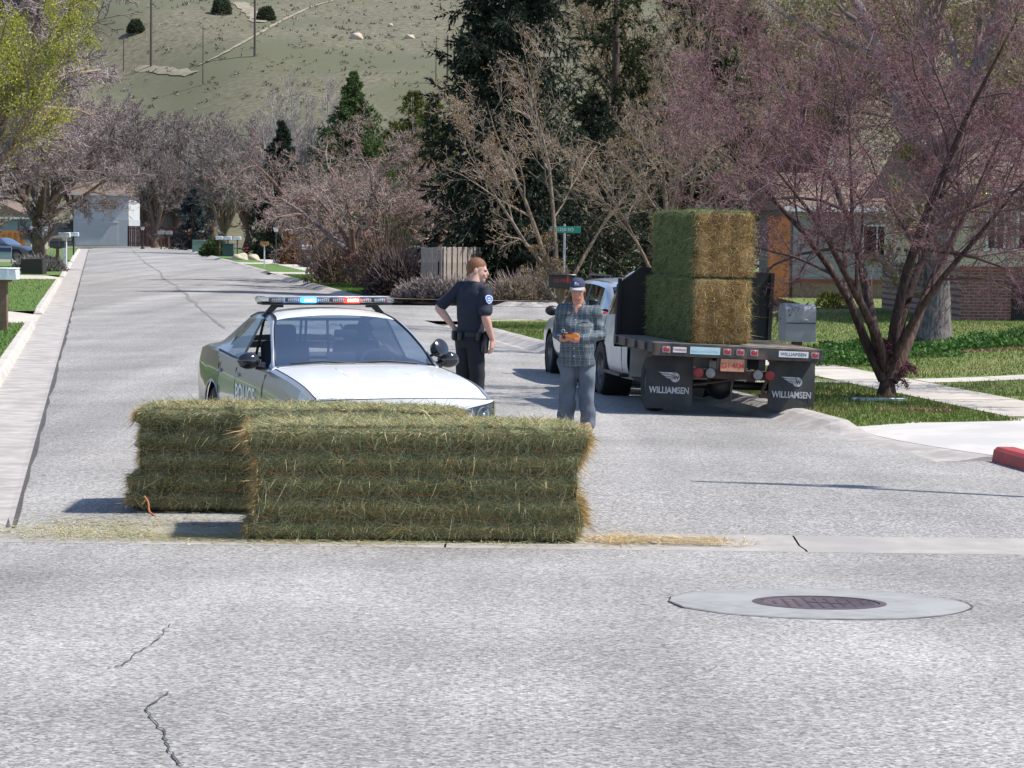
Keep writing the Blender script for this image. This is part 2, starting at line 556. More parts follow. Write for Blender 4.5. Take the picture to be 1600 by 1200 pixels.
rings = [[(*uv(u_, 20.17 + o), z) for o, z in ((.12, .10), (.08, .145), (-.06, .145), (-.10, .11), (-.14, -.15))] for u_ in (-1.38, -1.7, -3, -8, -16, -30)]
mb = MB(); mb.rings(rings, False, closed=False); mb.build('kerb_stone', M_walk, kl, smooth=False)
# sealant line between asphalt and gutter, weeds and dirt in it
mb = MB(); rings = []
rn = random.Random(3)
for k in range(170):
    vv = 19.8 + k * 1.25
    wd = 0.035 + 0.03 * rn.random()
    c = -0.665 + rn.uniform(-0.02, 0.02)
    p1, p2 = uv(c - wd, vv), uv(c + wd, vv)
    rings.append([(p1[0], p1[1], float(gz(*p1)) + 0.016), (p2[0], p2[1], float(gz(*p2)) + 0.012)])
mb.rings(rings, False, closed=False)
setprops(mb.build('edge_joint', M_tar, smooth=False), kind='structure')
# left lawns between driveways, their drives and the front sidewalk
uL = np.array([-30, -20, -12, -8, -5, -3, -2, -1.61])
a = 20.2
for d0, d1 in drv_l + [(236, 240)]:
    uv_sheet('left_lawn', uL, np.linspace(a, d0, 12), 0.12, M_lawn2)
    if d0 < 230:
        uv_sheet('left_driveway', np.array([-30, -10, -5, -2.2, -1.62, -1.36]), np.linspace(d0, d1, 4), 0.0, M_walk,
                 zf=lambda X, Y: 0.02 + 0.11 * sstep(-(X * NX + Y * NY), 1.4, 2.6) + 0 * X)
    a = d1
# --- right block: gutter, rolled kerb, lawn, sidewalk, drive
def rpath(v0, v1, st=1.0, off=9.0):
    out = []
    v = v0
    while v < v1 + 1e-6:
        out.append(uv(off + 0.5 * float(sstep(np.array(27.6 - v), 0, 3.2)), v))
        v += st
    return out
kr = thing('right_kerb', 'rolled concrete kerb and gutter in front of the corner lawn', 'kerb'); del kr['category']; kr['kind'] = 'structure'
prof = [(-0.62, 0.006), (-0.55, 0.002), (-0.28, 0.0), (-0.12, 0.06), (0.0, 0.115), (0.10, 0.135), (0.22, 0.135), (0.26, 0.10)]
v = 29.0
corner = []
for k in range(9):                       # rounded corner into the court
    th = rad(90 / 8 * k)
    corner.append((11.6 - 2.6 * math.cos(th), 59.2 + 2.6 * math.sin(th)))
cpts = [uv(*c) for c in corner]
while v < 59.2:
    v2 = min(v + 1.9, 59.2)
    strip('kerb_stone', prof, [uv(9.0, v + 0.006), uv(9.0, v2 - 0.006)], M_conc_old, kr)
    v = v2
strip('kerb_stone', prof, cpts + [(3.2, 64.55 + 0.0), (9.2, 64.9)], M_conc_old, kr)
# dropped kerb across the driveway and the red-painted kerb beyond it
def droop(i):
    e = [1.0, .62, .34, .30, .30, .30, .30, .30, .30, .30][i]
    return [(o, z * (e if z > .01 else 1)) for o, z in prof]
strip('dropped_kerb', droop, rpath(25.2, 29.0, 0.4223)[::-1][:10][::-1] if False else [uv(9.0 + .45 * max(0, (28.2 - vv) / 3.0) ** 1.5, vv) for vv in (29.0, 28.6, 28.2, 27.7, 27.2, 26.7, 26.2, 25.8, 25.4, 25.1)], M_conc_old, kr) if False else None
def drop_rev(i): return [(-o, z) for o, z in droop(i)][::-1]
strip('dropped_kerb', drop_rev, [uv(9.0 + .45 * max(0, (28.2 - vv) / 3.0) ** 1.5, vv) for vv in (29.0, 28.6, 28.2, 27.7, 27.2, 26.7, 26.2, 25.8, 25.4, 25.1)], M_conc_old, kr)
uv_sheet('street_edge', np.linspace(8.9, 9.9, 6), np.linspace(19.8, 29.6, 12), -0.006, M_road)
setprops(strip('red_kerb', [(-0.20, -0.02), (-0.17, 0.13), (-0.12, 0.155), (0.06, 0.155), (0.10, 0.12), (0.12, -0.02)],
      [uv(9.72, 25.05), uv(9.70, 24.6), uv(9.68, 23.5), uv(9.7, 22.0), uv(10.6, 20.9), uv(12, 20.2), (20, 20.0)], M_redcurb),
      kind='structure')
strip('gutter_pan', [(-0.55, 0.004), (-0.5, 0.0), (-0.2, 0.002), (-0.16, 0.01)],
      [uv(9.72, 25.15), uv(9.70, 24.6), uv(9.68, 23.5), uv(9.7, 22.0), uv(10.6, 20.9), uv(12, 20.2), (20, 20.0)], M_conc_old, kr)
# lawn of the corner block: sheet with the slope up to the house
def lawn_grid(name, us, vs, mat, zoff=0.0):
    return uv_sheet(name, us, vs, zoff, mat, zf=lawn_z)
lawn_grid('corner_lawn', np.concatenate([np.linspace(9.22, 12, 6), np.linspace(12.6, 46, 40)]), np.linspace(29.0, 62.2, 36), M_lawn)
grid_sheet('back_lawn', np.linspace(8.2, 60, 40), np.linspace(62.0, 120, 30), lambda X, Y: lawn_z(X, Y) * 0.98 - 0.01, M_lawn)
grid_sheet('right_verge', np.linspace(10.2, 60, 30), np.linspace(20.2, 31, 10), lambda X, Y: 0.10 + 0 * X, M_soil)
# driveway of the corner house
dpts = [uv(9.25, 28.95), uv(9.25, 26.9), uv(9.6, 25.9), uv(9.85, 25.1), uv(12, 24.6), uv(30, 24.0), uv(30, 33.2), uv(17, 31.2), uv(12.0, 29.35)]
def drive_sheet():
    A = [(9.22, 29.02), (10.2, 29.12), (12.0, 29.35), (17, 31.2), (30, 33.2)]
    B = [(9.72, 25.12), (10.3, 25.0), (12.0, 24.6), (17, 24.3), (30, 24.0)]
    zs_ = [.045, .10, .130, .132, .135]
    rings = []
    for (a_, b_, z_) in zip(A, B, zs_):
        rings.append([(*uv(a_[0] + (b_[0] - a_[0]) * k / 6 - (.22 * math.sin(math.pi * k / 6) if a_[0] < 9.5 else 0), a_[1] + (b_[1] - a_[1]) * k / 6), z_) for k in range(7)])
    mb = MB(); mb.rings(rings, False, closed=False)
    mb.rings([rings[0], [(x, y, z - .15) for x, y, z in rings[0]]], False, closed=False)
    setprops(mb.build('driveway', M_drive), kind='structure')
drive_sheet()
# sidewalk in slabs
sw = thing('sidewalk', 'pale concrete sidewalk crossing the corner lawn', 'sidewalk'); del sw['category']; sw['kind'] = 'structure'
v = 29.6
k = 0
while v < 60:
    L = 1.5
    b = 0.0
    us_ = np.linspace(11.55, 12.85, 4); vs_ = np.linspace(v + 0.01, v + L - 0.01, 3)
    uv_sheet('slab', us_, vs_, 0.008 + 0.002 * ((k * 7) % 3), M_walk, kind=None, parent=sw, zf=lawn_z)
    v += L; k += 1
fw = thing('front_walk', 'narrow concrete walk from the sidewalk to the house', 'walk'); del fw['category']; fw['kind'] = 'structure'
for k in range(9):
    u0 = 12.9 + k * 1.2
    uv_sheet('slab', np.linspace(u0 + 0.01, u0 + 1.19, 3), np.linspace(36.4, 37.3, 2), 0.008, M_walk, kind=None, parent=fw, zf=lawn_z)
for k in range(2):
    u0 = 9.25 + k * 1.15
    uv_sheet('slab', np.linspace(u0 + 0.01, u0 + 1.14, 3), np.linspace(36.4, 36.75, 2), 0.008, M_walk, kind=None, parent=fw, zf=lawn_z)
# --- far right block beyond the court: kerb, lawns, sidewalk
kf = thing('far_kerb', 'worn rolled kerb along the far lawns', 'kerb'); del kf['category']; kf['kind'] = 'structure'
cor2 = []
for k in range(7):
    th = rad(90 / 6 * k)
    cor2.append(uv(11.0 - 2.4 * math.sin(th), 84.2 - 2.4 * math.cos(th)))
path = [(9.0, 77.2), (4.0, 77.3), (0.0, 77.5)] + cor2
def kerb_line(pts, side, mat, parent):
    strip('kerb_stone', [(side * o, z) for o, z in prof], pts, mat, parent)
kerb_line([(9.0, 77.3), (4.0, 77.3), (0.0, 77.5)] + cor2, 1, M_conc_old, kf)
v = 84.4
while v < 232:
    v2 = v + (6 if v < 130 else 25)
    if not (118 < v < 123):
        kerb_line([uv(8.62, v + 0.01), uv(8.62, v2 - 0.01)], 1, M_conc_old, kf)
    v = v2
for (a, b) in ((80.3, 118), (124, 150), (156, 236)):
    lo = 11.2 if a < 81 else 8.8
    uv_sheet('far_lawn', np.array([8.85, 9.5, 10.6, 12, 16, 24, 40]) if a > 81 else np.array([11.3, 12, 14, 18, 24, 40]), np.linspace(a, min(b, 84.5) if a < 81 else b, 8), 0.12, M_lawn if a < 81 else M_lawn2)
    if a < 81:
        uv_sheet('far_lawn', np.array([8.85, 9.5, 10.6, 12, 16, 24, 40]), np.linspace(84.5, b, 10), 0.12, M_lawn2)
for (a, b) in ((118, 124), (150, 156)):
    uv_sheet('far_driveway', np.array([8.6, 9.4, 12, 20, 40]), np.linspace(a, b, 3), 0.125, M_walk)
fs = thing('far_sidewalk', 'pale sidewalk crossing the far lawns', 'sidewalk'); del fs['category']; fs['kind'] = 'structure'
v = 86
while v < 200:
    L = 6.0
    uv_sheet('slab', np.array([10.9, 12.1]), np.linspace(v + 0.02, v + L - 0.02, 2), 0.128, M_walk, kind=None, parent=fs)
    v += L
poly_sheet('shrub_bed', [(-4.0, 79.0), (-1, 77.95), (6, 77.95), (9, 78), (9, 82.5), (-2, 83), (-5.5, 86)], 0.15, M_soil)
# --- manhole in the cross street
mh = PG(1280, 943)
zt = lambda x, y: float(gz(x, y))
ctr = (mh.x, mh.y)
tilt = math.atan(-0.050)
mc = thing('manhole', 'round iron manhole cover in a wide concrete collar in the cross street', 'manhole', (ctr[0], ctr[1], zt(*ctr) + 0.0), rx=tilt)
mb = MB()
rr = random.Random(5)
out = [(0.93 + rr.uniform(-0.012, 0.012)) for _ in range(48)]
rings = []
for r_, z_ in ((0.40, 0.006), (0.6, 0.007), (0.86, 0.006)):
    rings.append([(r_ * math.cos(2 * math.pi * k / 48), r_ * math.sin(2 * math.pi * k / 48), z_) for k in range(48)])
rings.append([(out[k] * math.cos(2 * math.pi * k / 48), out[k] * math.sin(2 * math.pi * k / 48), 0.004) for k in range(48)])
rings.append([(out[k] * 1.004 * math.cos(2 * math.pi * k / 48), out[k] * 1.004 * math.sin(2 * math.pi * k / 48), -0.03) for k in range(48)])
mb.rings(rings[::-1], False)
mb.build('collar', M_collar, mc)
mb = MB(); rings = []
for k in range(49):                       # broken dark joint round the collar
    wd = 0.004 + 0.014 * max(0, math.sin(k * 0.9) * math.sin(k * 0.37 + 1))
    a = 2 * math.pi * k / 48
    rings.append([((out[k % 48] - 0.004) * math.cos(a), (out[k % 48] - 0.004) * math.sin(a), 0.009), ((out[k % 48] + wd) * math.cos(a), (out[k % 48] + wd) * math.sin(a), 0.008)])
mb.rings(rings, False, closed=False)
mb.build('joint', M_tar, mc, smooth=False)
mb = MB(); mb.lathe([(0.415, -0.01), (0.415, 0.008), (0.372, 0.009), (0.372, 0.0)], 40, cap=False); mb.build('frame', M_iron, mc)
mb = MB(); mb.lathe([(0.365, -0.02), (0.365, 0.004), (0.355, 0.007), (0.33, 0.007), (0.325, 0.003)], 40)
for i in range(-4, 5):
    for j in range(-4, 5):
        x, y = i * 0.068, j * 0.068
        if math.hypot(x, y) < 0.29:
            mb.box((x, y, 0.003), (0.022, 0.022, 0.005), rot=(0, 0, rad(45)))
mb.box((0.05, 0, 0.0045), (0.26, 0.02, 0.005), rot=(0, 0, rad(-24)))
mb.build('lid', M_iron, mc)
# --- cracks in the pavement: thin sealed and open cracks
def crack(name, pix, wid, mat=None, parent=None):
    rn = random.Random(len(pix) * 7 + int(pix[0][0]))
    pts = []
    for (a, b) in zip(pix[:-1], pix[1:]):
        for k in range(9):
            t = k / 9
            pts.append((a[0] + (b[0] - a[0]) * t + rn.uniform(-1, 1) * min(4, .1 * math.hypot(b[0] - a[0], b[1] - a[1])), a[1] + (b[1] - a[1]) * t + rn.uniform(-1, 1)))
    pts.append(pix[-1])
    mb = MB(); rings = []
    for i, p in enumerate(pts):
        q = PG(*p)
        w_ = wid * rn.uniform(0.3, 1.3) * (0.15 if i in (0, len(pts) - 1) else 1)
        rings.append([(q.x - w_, q.y, q.z + 0.007), (q.x + w_, q.y + w_ * 0.6, q.z + 0.007)])
    mb.rings(rings, False, closed=False)
    return setprops(mb.build(name, mat or M_tar, parent, smooth=False), kind='structure')
crack('pavement_crack', [(268, 975), (245, 1000), (190, 1040), (170, 1046)], 0.004)
crack('pavement_crack', [(268, 1080), (225, 1110), (255, 1145), (262, 1170), (285, 1198)], 0.0055)
crack('seam_crack', [(205, 389), (222, 405), (262, 437), (300, 470), (340, 505), (352, 514)], 0.05, M_seam)
# ================================================================== vehicles
M_white = pm('white_car_paint', (0.80, 0.80, 0.80), 0.25, coat=0.6, var=0.02)
M_black = pm('dark_car_paint', (0.075, 0.074, 0.082), 0.32, 0.55, coat=0.7, var=0.05, spec=0.5)
M_greyp = pm('silver_grey_car_paint', (0.34, 0.335, 0.35), 0.3, 0.45, coat=0.7, var=0.04)
M_silver = pm('silver_car_paint', (0.52, 0.55, 0.60), 0.28, 0.55, var=0.03, coat=0.7)
M_truckw = pm('dusty_white_truck_paint', (0.62, 0.60, 0.58), 0.4, coat=0.3, var=0.06, scale=4, var2=(0.50, 0.46, 0.42), s2=1.6)
M_glass = glass_mat('windshield_glass', (0.72, 0.80, 0.84), 0.5)
M_sglass = glass_mat('tinted_side_glass', (0.22, 0.25, 0.24), 0.28)
M_dglass = glass_mat('dark_side_glass', (0.10, 0.11, 0.12), 1.2)
M_trim = pm('black_plastic_trim', (0.015, 0.015, 0.016), 0.45, var=0.1)
M_gloss = pm('glossy_black_plastic', (0.012, 0.012, 0.014), 0.12, coat=0.8, var=0.05)
M_int = pm('dark_cloth_interior', (0.02, 0.024, 0.035), 0.85, var=0.15)
M_intg = pm('grey_plastic_interior', (0.10, 0.105, 0.115), 0.7, var=0.1)
M_rub = pm('tyre_rubber', (0.02, 0.019, 0.019), 0.85, var=0.2, scale=12, bump=0.3)
M_rubd = pm('dusty_tyre_rubber', (0.045, 0.038, 0.034), 0.9, var=0.3, scale=9, bump=0.3)
M_rim = pm('steel_rim', (0.12, 0.12, 0.12), 0.4, 0.7, var=0.1)
M_chrome = pm('chrome', (0.75, 0.76, 0.78), 0.12, 1.0, var=0.02)
M_lamp = pm('headlight_reflector', (0.55, 0.57, 0.60), 0.15, 0.9, var=0.1, scale=40)
M_lens = glass_mat('clear_lens', (0.85, 0.87, 0.9), 1.6, 0.03)
M_barlens = glass_mat('light_bar_lens', (0.90, 0.92, 0.94), 1.5, 0.08)
M_led = pm('led_module', (0.10, 0.10, 0.11), 0.4, 0.3, var=0.3, scale=60)
M_ledw = pm('led_cell', (0.65, 0.66, 0.68), 0.25, 0.3, var=0.05)
M_blue = pm('lit_blue_lamp', (0.05, 0.25, 0.9), 0.3, emit=(0.03, 0.28, 1.0), estr=3.5, var=0.02)
M_bluec = pm('lit_blue_core', (0.3, 0.7, 1.0), 0.3, emit=(0.22, 0.72, 1.0), estr=5.0, var=0.02)
M_redl = pm('lit_red_lamp', (0.9, 0.05, 0.03), 0.3, emit=(1.0, 0.03, 0.02), estr=3.5, var=0.02)
M_redc = pm('lit_red_core', (1.0, 0.4, 0.3), 0.3, emit=(1.0, 0.30, 0.20), estr=5.0, var=0.02)
M_letter = pm('white_lettering', (0.80, 0.80, 0.80), 0.35, var=0.03)
M_tail = pm('red_tail_lens', (0.45, 0.012, 0.012), 0.25, coat=0.5, var=0.1)
M_dirty = pm('grimy_white_lens', (0.22, 0.21, 0.20), 0.5, var=0.3, scale=20)
M_taild = pm('grimy_red_lens', (0.22, 0.012, 0.012), 0.4, var=0.3, scale=20)
M_flap = pm('mud_flap_rubber', (0.026, 0.028, 0.032), 0.75, var=0.25, scale=5, var2=(0.05, 0.047, 0.045), s2=3, bump=0.1)
M_flapw = pm('mud_flap_print', (0.42, 0.43, 0.45), 0.7, var=0.25, scale=18)
M_bed = pm('worn_black_steel', (0.035, 0.033, 0.034), 0.55, 0.2, var=0.35, scale=7, bump=0.15, var2=(0.11, 0.075, 0.06), s2=4)
M_deck = pm('scuffed_deck', (0.20, 0.17, 0.14), 0.85, var=0.3, scale=9, bump=0.3)
M_rust = pm('rusty_steel', (0.055, 0.028, 0.024), 0.85, var=0.35, scale=12, bump=0.3)
M_board = pm('black_headboard_sheet', (0.013, 0.013, 0.014), 0.7, var=0.3, scale=3)
M_gal = pm('galvanised_grey', (0.36, 0.38, 0.41), 0.45, 0.3, var=0.08, scale=5)
M_stickb = pm('pale_blue_sticker', (0.38, 0.60, 0.66), 0.5, var=0.05)
M_stickw = pm('white_sticker', (0.66, 0.64, 0.64), 0.5, var=0.1, scale=30)
M_plate = pm('orange_licence_plate', (0.50, 0.24, 0.14), 0.5, var=0.2, scale=25)
M_inkr = pm('red_ink', (0.4, 0.03, 0.03), 0.5, var=0.05)
M_ink = pm('dark_ink', (0.05, 0.06, 0.10), 0.5, var=0.05)

def pchip(xs, ys, x):
    xs, ys = np.array(xs, float), np.array(ys, float)
    h = np.diff(xs); d = np.diff(ys) / h
    m = np.zeros(len(xs))
    for i in range(1, len(xs) - 1):
        if d[i - 1] * d[i] > 0:
            w1, w2 = 2 * h[i] + h[i - 1], h[i] + 2 * h[i - 1]
            m[i] = (w1 + w2) / (w1 / d[i - 1] + w2 / d[i])
    m[0], m[-1] = d[0], d[-1]
    i = np.clip(np.searchsorted(xs, x) - 1, 0, len(xs) - 2)
    t = (x - xs[i]) / h[i]
    return (2 * t**3 - 3 * t**2 + 1) * ys[i] + (t**3 - 2 * t**2 + t) * h[i] * m[i] + (-2 * t**3 + 3 * t**2) * ys[i + 1] + (t**3 - t**2) * h[i] * m[i + 1]
def hood_row(y, wm, wb, zb, zc, sill=0.2):
    d = zc - zb
    return (y, [(wm - .12, sill), (wm - .03, sill + .12), (wm, sill + .34), (wm - .004, zb - .16), (wb, zb), (wb * .94, zb + d * .40), (wb * .82, zb + d * .62), (wb * .66, zb + d * .8), (wb * .33, zb + d * .95), (0, zc)])
def cab_row(y, wm, wb, zb, p6, p7, zc, sill=0.2):
    return (y, [(wm - .12, sill), (wm - .03, sill + .12), (wm, sill + .34), (wm - .004, zb - .16), (wb, zb), (wb - .035, zb + .014), p6, p7, (p7[0] * .52, p7[1] + (zc - p7[1]) * .78), (0, zc)])
class Shell:
    """car skin: cross-sections interpolated along the length, then cut into parts by a classifier"""
    def __init__(s, rows, step=0.04, sub=4, clampf=None, arches=(), R=0.4):
        ys = [r[0] for r in rows]
        K = len(rows[0][1])
        yd = np.arange(ys[0], ys[-1] + 1e-6, step)
        ctrl = np.zeros((len(yd), K, 2))
        for k in range(K):
            for c in range(2):
                ctrl[:, k, c] = pchip(ys, [r[1][k][c] for r in rows], yd)
        pts, seg, fr = [], [], []
        for k in range(K - 1):
            p0, p1 = ctrl[:, k], ctrl[:, k + 1]
            t0 = (ctrl[:, k + 1] - ctrl[:, max(k - 1, 0)]) * (0.5 if k > 0 else 1)
            if k + 2 < K: t1 = (ctrl[:, k + 2] - ctrl[:, k]) * 0.5
            else:
                mir = p0 * np.array([-1, 1]); t1 = (mir - p0) * 0.5
            ln = np.linalg.norm(p1 - p0, axis=1, keepdims=True) + 1e-6
            t0 = t0 / (np.linalg.norm(t0, axis=1, keepdims=True) + 1e-6) * ln
            t1 = t1 / (np.linalg.norm(t1, axis=1, keepdims=True) + 1e-6) * ln
            if k in (4, 5): t0 = t1 = p1 - p0
            if k == 3: t1 = p1 - p0
            if k == 6: t0 = p1 - p0
            for j in range(sub):
                t = j / sub
                pts.append((2*t**3-3*t*t+1)*p0 + (t**3-2*t*t+t)*t0 + (-2*t**3+3*t*t)*p1 + (t**3-t*t)*t1)
                seg.append(k); fr.append((j + 0.5) / sub)
        pts.append(ctrl[:, -1])
        A = np.stack(pts, 1)                       # stations x points x 2
        s.n = A.shape[1]
        V = np.zeros((len(yd), s.n, 3))
        V[:, :, 0] = A[:, :, 0]; V[:, :, 2] = A[:, :, 1]; V[:, :, 1] = yd[:, None]
        if clampf is not None:
            V[:, :, 1] = np.maximum(V[:, :, 1], clampf(V[:, :, 0]))
        s.side_limit = None
        for (ay, az) in arches:                    # snap to the wheel arch circle
            m = (V[:, :, 0] > 0.6)
            dy, dz = V[:, :, 1] - ay, V[:, :, 2] - az
            d = np.hypot(dy, dz)
            near = m & (np.abs(d - R) < 0.035) & (d > 1e-3)
            V[near, 1] = ay + (dy / d)[near] * R
            V[near, 2] = az + (dz / d)[near] * R
        s.V, s.seg, s.fr, s.yd, s.arches, s.R = V, seg, fr, yd, arches, R
    def parts(s, classify):
        """classify(seg, frac, y, x, z) -> part key or None; builds both sides"""
        res = {}
        nI = len(s.yd)
        for side in (1, -1):
            for i in range(nI - 1):
                for j in range(s.n - 1):
                    q = [s.V[i, j], s.V[i + 1, j], s.V[i + 1, j + 1], s.V[i, j + 1]]
                    c = (q[0] + q[1] + q[2] + q[3]) / 4
                    if any(math.hypot(c[1] - a[0], c[2] - a[1]) < s.R - 0.004 for a in s.arches) and c[0] > 0.6: continue
                    key = classify(s.seg[j], s.fr[j], c[1], c[0], c[2], side)
                    if key is None: continue
                    d = res.setdefault(key, ({}, [], []))
                    idx = []
                    for (ii, jj) in ((i, j), (i + 1, j), (i + 1, j + 1), (i, j + 1)):
                        sd = 0 if jj == s.n - 1 else side
                        kk = (ii, jj, sd)
                        if kk not in d[0]:
                            d[0][kk] = len(d[1])
                            p = s.V[ii, jj]
                            d[1].append((p[0] * side, p[1], p[2]))
                        idx.append(d[0][kk])
                    if len(set(idx)) < 4: continue
                    d[2].append(tuple(idx if side < 0 else idx[::-1]))
        return {k: (v[1], v[2]) for k, v in res.items()}
    def width_at(s, y, z):
        i = int(np.argmin(np.abs(s.yd - y)))
        half = s.V[i, :]
        k = np.argmin(np.abs(half[:4 * 4 + 1, 2] - z))
        return float(half[k, 0])
def shell_part(name, VF, mat, parent, thick=0.0, offset=None):
    me = bpy.data.meshes.new(name)
    me.from_pydata(VF[0], [], VF[1])
    finish(me, mat, True, 40)
    return link(name, me, parent)
def wheel(parent, x, y, r, wd, side, tyre, rim, spokes=5, hub=None):
    """a wheel (> tyre, rim) with its axle along x, outer face towards side"""
    M = rotm((x, y, r), 0, rad(90) * side, 0)
    h = wd / 2
    mb = MB()
    mb.lathe([(r * .62, -h * .8), (r * .86, -h), (r * .97, -h * .85), (r, -h * .5), (r, h * .5), (r * .97, h * .85), (r * .86, h), (r * .62, h * .8)], 30, M, cap=False)
    t = mb.build('tyre', tyre, parent)
    mb = MB()
    mb.lathe([(r * .63, -h * .7), (r * .63, h * .75), (r * .58, h * .6), (r * .52, h * .2), (r * .2, h * .3), (r * .16, h * .5), (0.01, h * .5)], 24, M, cap=False)
    for k in range(spokes):
        a = 2 * math.pi * k / spokes
        mb.box((0.36 * r * math.cos(a), 0.36 * r * math.sin(a), h * .32), (0.36 * r, 0.09, 0.03), rot=(0, 0, a))
        mb.v[-8:] = [tuple(M @ Vector(p)) for p in mb.v[-8:]]
    rmo = mb.build('rim', rim, parent)
    return t, rmo

# ------------------------------------------------------------------ police car, facing the camera
def police_car():
    a = rad(19.0)
    fc = PG(622, 672)
    D = 22.15
    X = (634 - 800) * D / F
    L2 = 2.54
    cx, cy = X - math.sin(a) * L2, D + math.cos(a) * L2
    root = thing('police_car', 'black and white police sedan with its light bar flashing behind the hay bales', 'police car',
                 (cx, cy, float(gz(cx, cy))), a)
    def yf(x):
        ax = np.abs(x)
        return np.where(ax < .80, -2.52 + 0.10 * (ax / .8) ** 2, -2.22 - .20 * np.sqrt(np.clip(1 - ((ax - .80) / .13) ** 2, 0, 1)))
    def plan(q):
        aq, sg = abs(q), (1 if q > 0 else -1)
        if aq <= .80: return q, -2.52 + .10 * (aq / .8) ** 2
        if aq <= 1.05:
            th = (aq - .80) / .25 * math.pi / 2
            return sg * (.80 + .13 * math.sin(th)), -2.22 - .20 * math.cos(th)
        return sg * .93, -2.22 + (aq - 1.05)
    rows = [hood_row(-2.56, .90, .86, .775, .80), hood_row(-2.40, .905, .865, .79, .835), hood_row(-2.1, .925, .88, .86, .905), hood_row(-1.6, .94, .89, .92, .97),
            hood_row(-1.15, .94, .89, .95, 1.01), hood_row(-.92, .94, .89, .965, 1.022),
            cab_row(-.84, .94, .89, .955, (.845, .985), (.80, 1.0), 1.03),
            cab_row(-.55, .94, .893, .968, (.79, 1.125), (.745, 1.155), 1.20),
            cab_row(-.20, .94, .895, .98, (.715, 1.275), (.665, 1.315), 1.365),
            cab_row(0.03, .94, .897, .985, (.665, 1.352), (.605, 1.393), 1.437),
            cab_row(.40, .94, .90, .995, (.648, 1.375), (.585, 1.425), 1.475),
            cab_row(.80, .942, .905, 1.01, (.652, 1.36), (.585, 1.415), 1.468),
            cab_row(1.15, .945, .91, 1.03, (.665, 1.305), (.595, 1.37), 1.425),
            cab_row(1.50, .948, .91, 1.045, (.70, 1.205), (.64, 1.265), 1.315),
            cab_row(1.85, .945, .90, 1.05, (.775, 1.105), (.70, 1.13), 1.165),
            cab_row(1.98, .94, .895, 1.05, (.80, 1.08), (.70, 1.09), 1.115),
            cab_row(2.40, .90, .86, 1.03, (.78, 1.065), (.66, 1.08), 1.10),
            cab_row(2.54, .82, .79, .95, (.70, .975), (.6, .985), 1.0)]
    up_ = lambda z: z if z < 1.0 else 1.0 + (z - 1.0) * (1.13)
    rows = [(y, [(x, up_(z)) if y > -.9 else (x, z) for x, z in r]) for y, r in rows]
    sh = Shell(rows, 0.035, 4, clampf=yf, arches=((-1.58, 0.335), (1.47, 0.335)), R=0.40)
    def cls(seg, f, y, x, z, side):
        if seg == 5 and -0.70 < y < 1.42:
            if 0.36 < y < 0.46: return 'pillar%d' % side
            lim = 0.10 if y < .95 else 0.10 + ((y - .95) / .33) ** 2 * .75
            hi = 0.93 if y < .95 else .93 - ((y - .95) / .36) ** 2 * .5
            if y > 1.22: return 'body'
            if lim < f < hi: return 'glass_f%d' % side if y < .41 else 'glass_r%d' % side
            return 'body'
        if seg >= 7 and -0.80 < y < -0.03: return 'windshield'
        if seg >= 7 and 1.17 < y < 1.80: return 'rear_window'
        if seg >= 7 and -0.03 <= y <= 1.17: return 'roof'
        if seg >= 5 and y <= -0.92 + 0.06: return 'hood'
        if seg <= 4 and y > 1.18 + .10 * math.sin(z * 26) and z > .42: return 'rear_quarter%d' % side
        return 'body'
    pr = sh.parts(cls)
    body = shell_part('body', pr['body'], M_greyp, root)
    for sd in (1, -1): shell_part('rear_quarter', pr['rear_quarter%d' % sd], M_black, root)
    for sd in (1, -1): shell_part('pillar', pr['pillar%d' % sd], M_trim, root)
    shell_part('hood', pr['hood'], M_white, root)
    shell_part('roof', pr['roof'], M_white, root)
    ws = shell_part('windshield', pr['windshield'], M_glass, root)
    shell_part('rear_window', pr['rear_window'], M_glass, root)
    for sd in (1, -1):
        shell_part('side_window', pr['glass_r%d' % sd], M_sglass, root)
        if sd == 1: shell_part('side_window', pr['glass_f%d' % sd], M_glass, root)   # the other front window is rolled down
    # front fascia with bumper, grille and headlights
    def fas(x, z, off=0.0):
        t = (z - 0.22) / 0.54
        px_, py_ = plan(x)
        k_ = 1 if abs(x) <= .8 else max(0, 1 - (abs(x) - .8) / .25)
        o_ = off + .012 + 0.03 * math.sin(math.pi * min(max(t, 0), 1)) * k_
        return (px_ + (o_ if x > 0 else -o_) * (1 - k_), py_ - o_ * k_, z)
    def patch(name, x0, x1, z0f, z1f, off, mat, parent, n=14, m=6):
        rings = []
        for j in range(m + 1):
            r_ = []
            for k in range(n + 1):
                x = x0 + (x1 - x0) * k / n
                z0, z1 = z0f(x), z1f(x)
                r_.append(fas(x, z0 + (z1 - z0) * j / m, off))
            rings.append(r_)
        mb = MB(); mb.rings(rings, False, closed=False)
        return mb.build(name, mat, parent)
    ztop = lambda x: 0.803 - 0.03 * (abs(x) / 0.9) ** 2
    bmp = patch('bumper', -1.12, 1.12, lambda x: 0.2, lambda x: ztop(min(abs(x), .93)), 0.0, M_white, root, 60, 10)
    gr = patch('grille', -0.46, 0.46, lambda x: 0.45, lambda x: 0.70 - 0.02 * abs(x), 0.006, M_trim, root, 14, 4)
    mb = MB()
    mb.tube([fas(-.46 + .92 * k / 16, .70 - .02 * abs(-.46 + .92 * k / 16), .015) for k in range(17)], 0.016, 8)
    mb.build('surround', M_chrome, gr)
    for k in range(2):
        mb = MB()
        if k: mb.tube([fas(-.45 + .9 * i / 12, .575, .018) for i in range(13)], 0.022, 8)
        else: mb.tube([fas(0, .46 + .23 * i / 6, .018) for i in range(7)], 0.026, 8)
        mb.build('crossbar', M_white, gr)
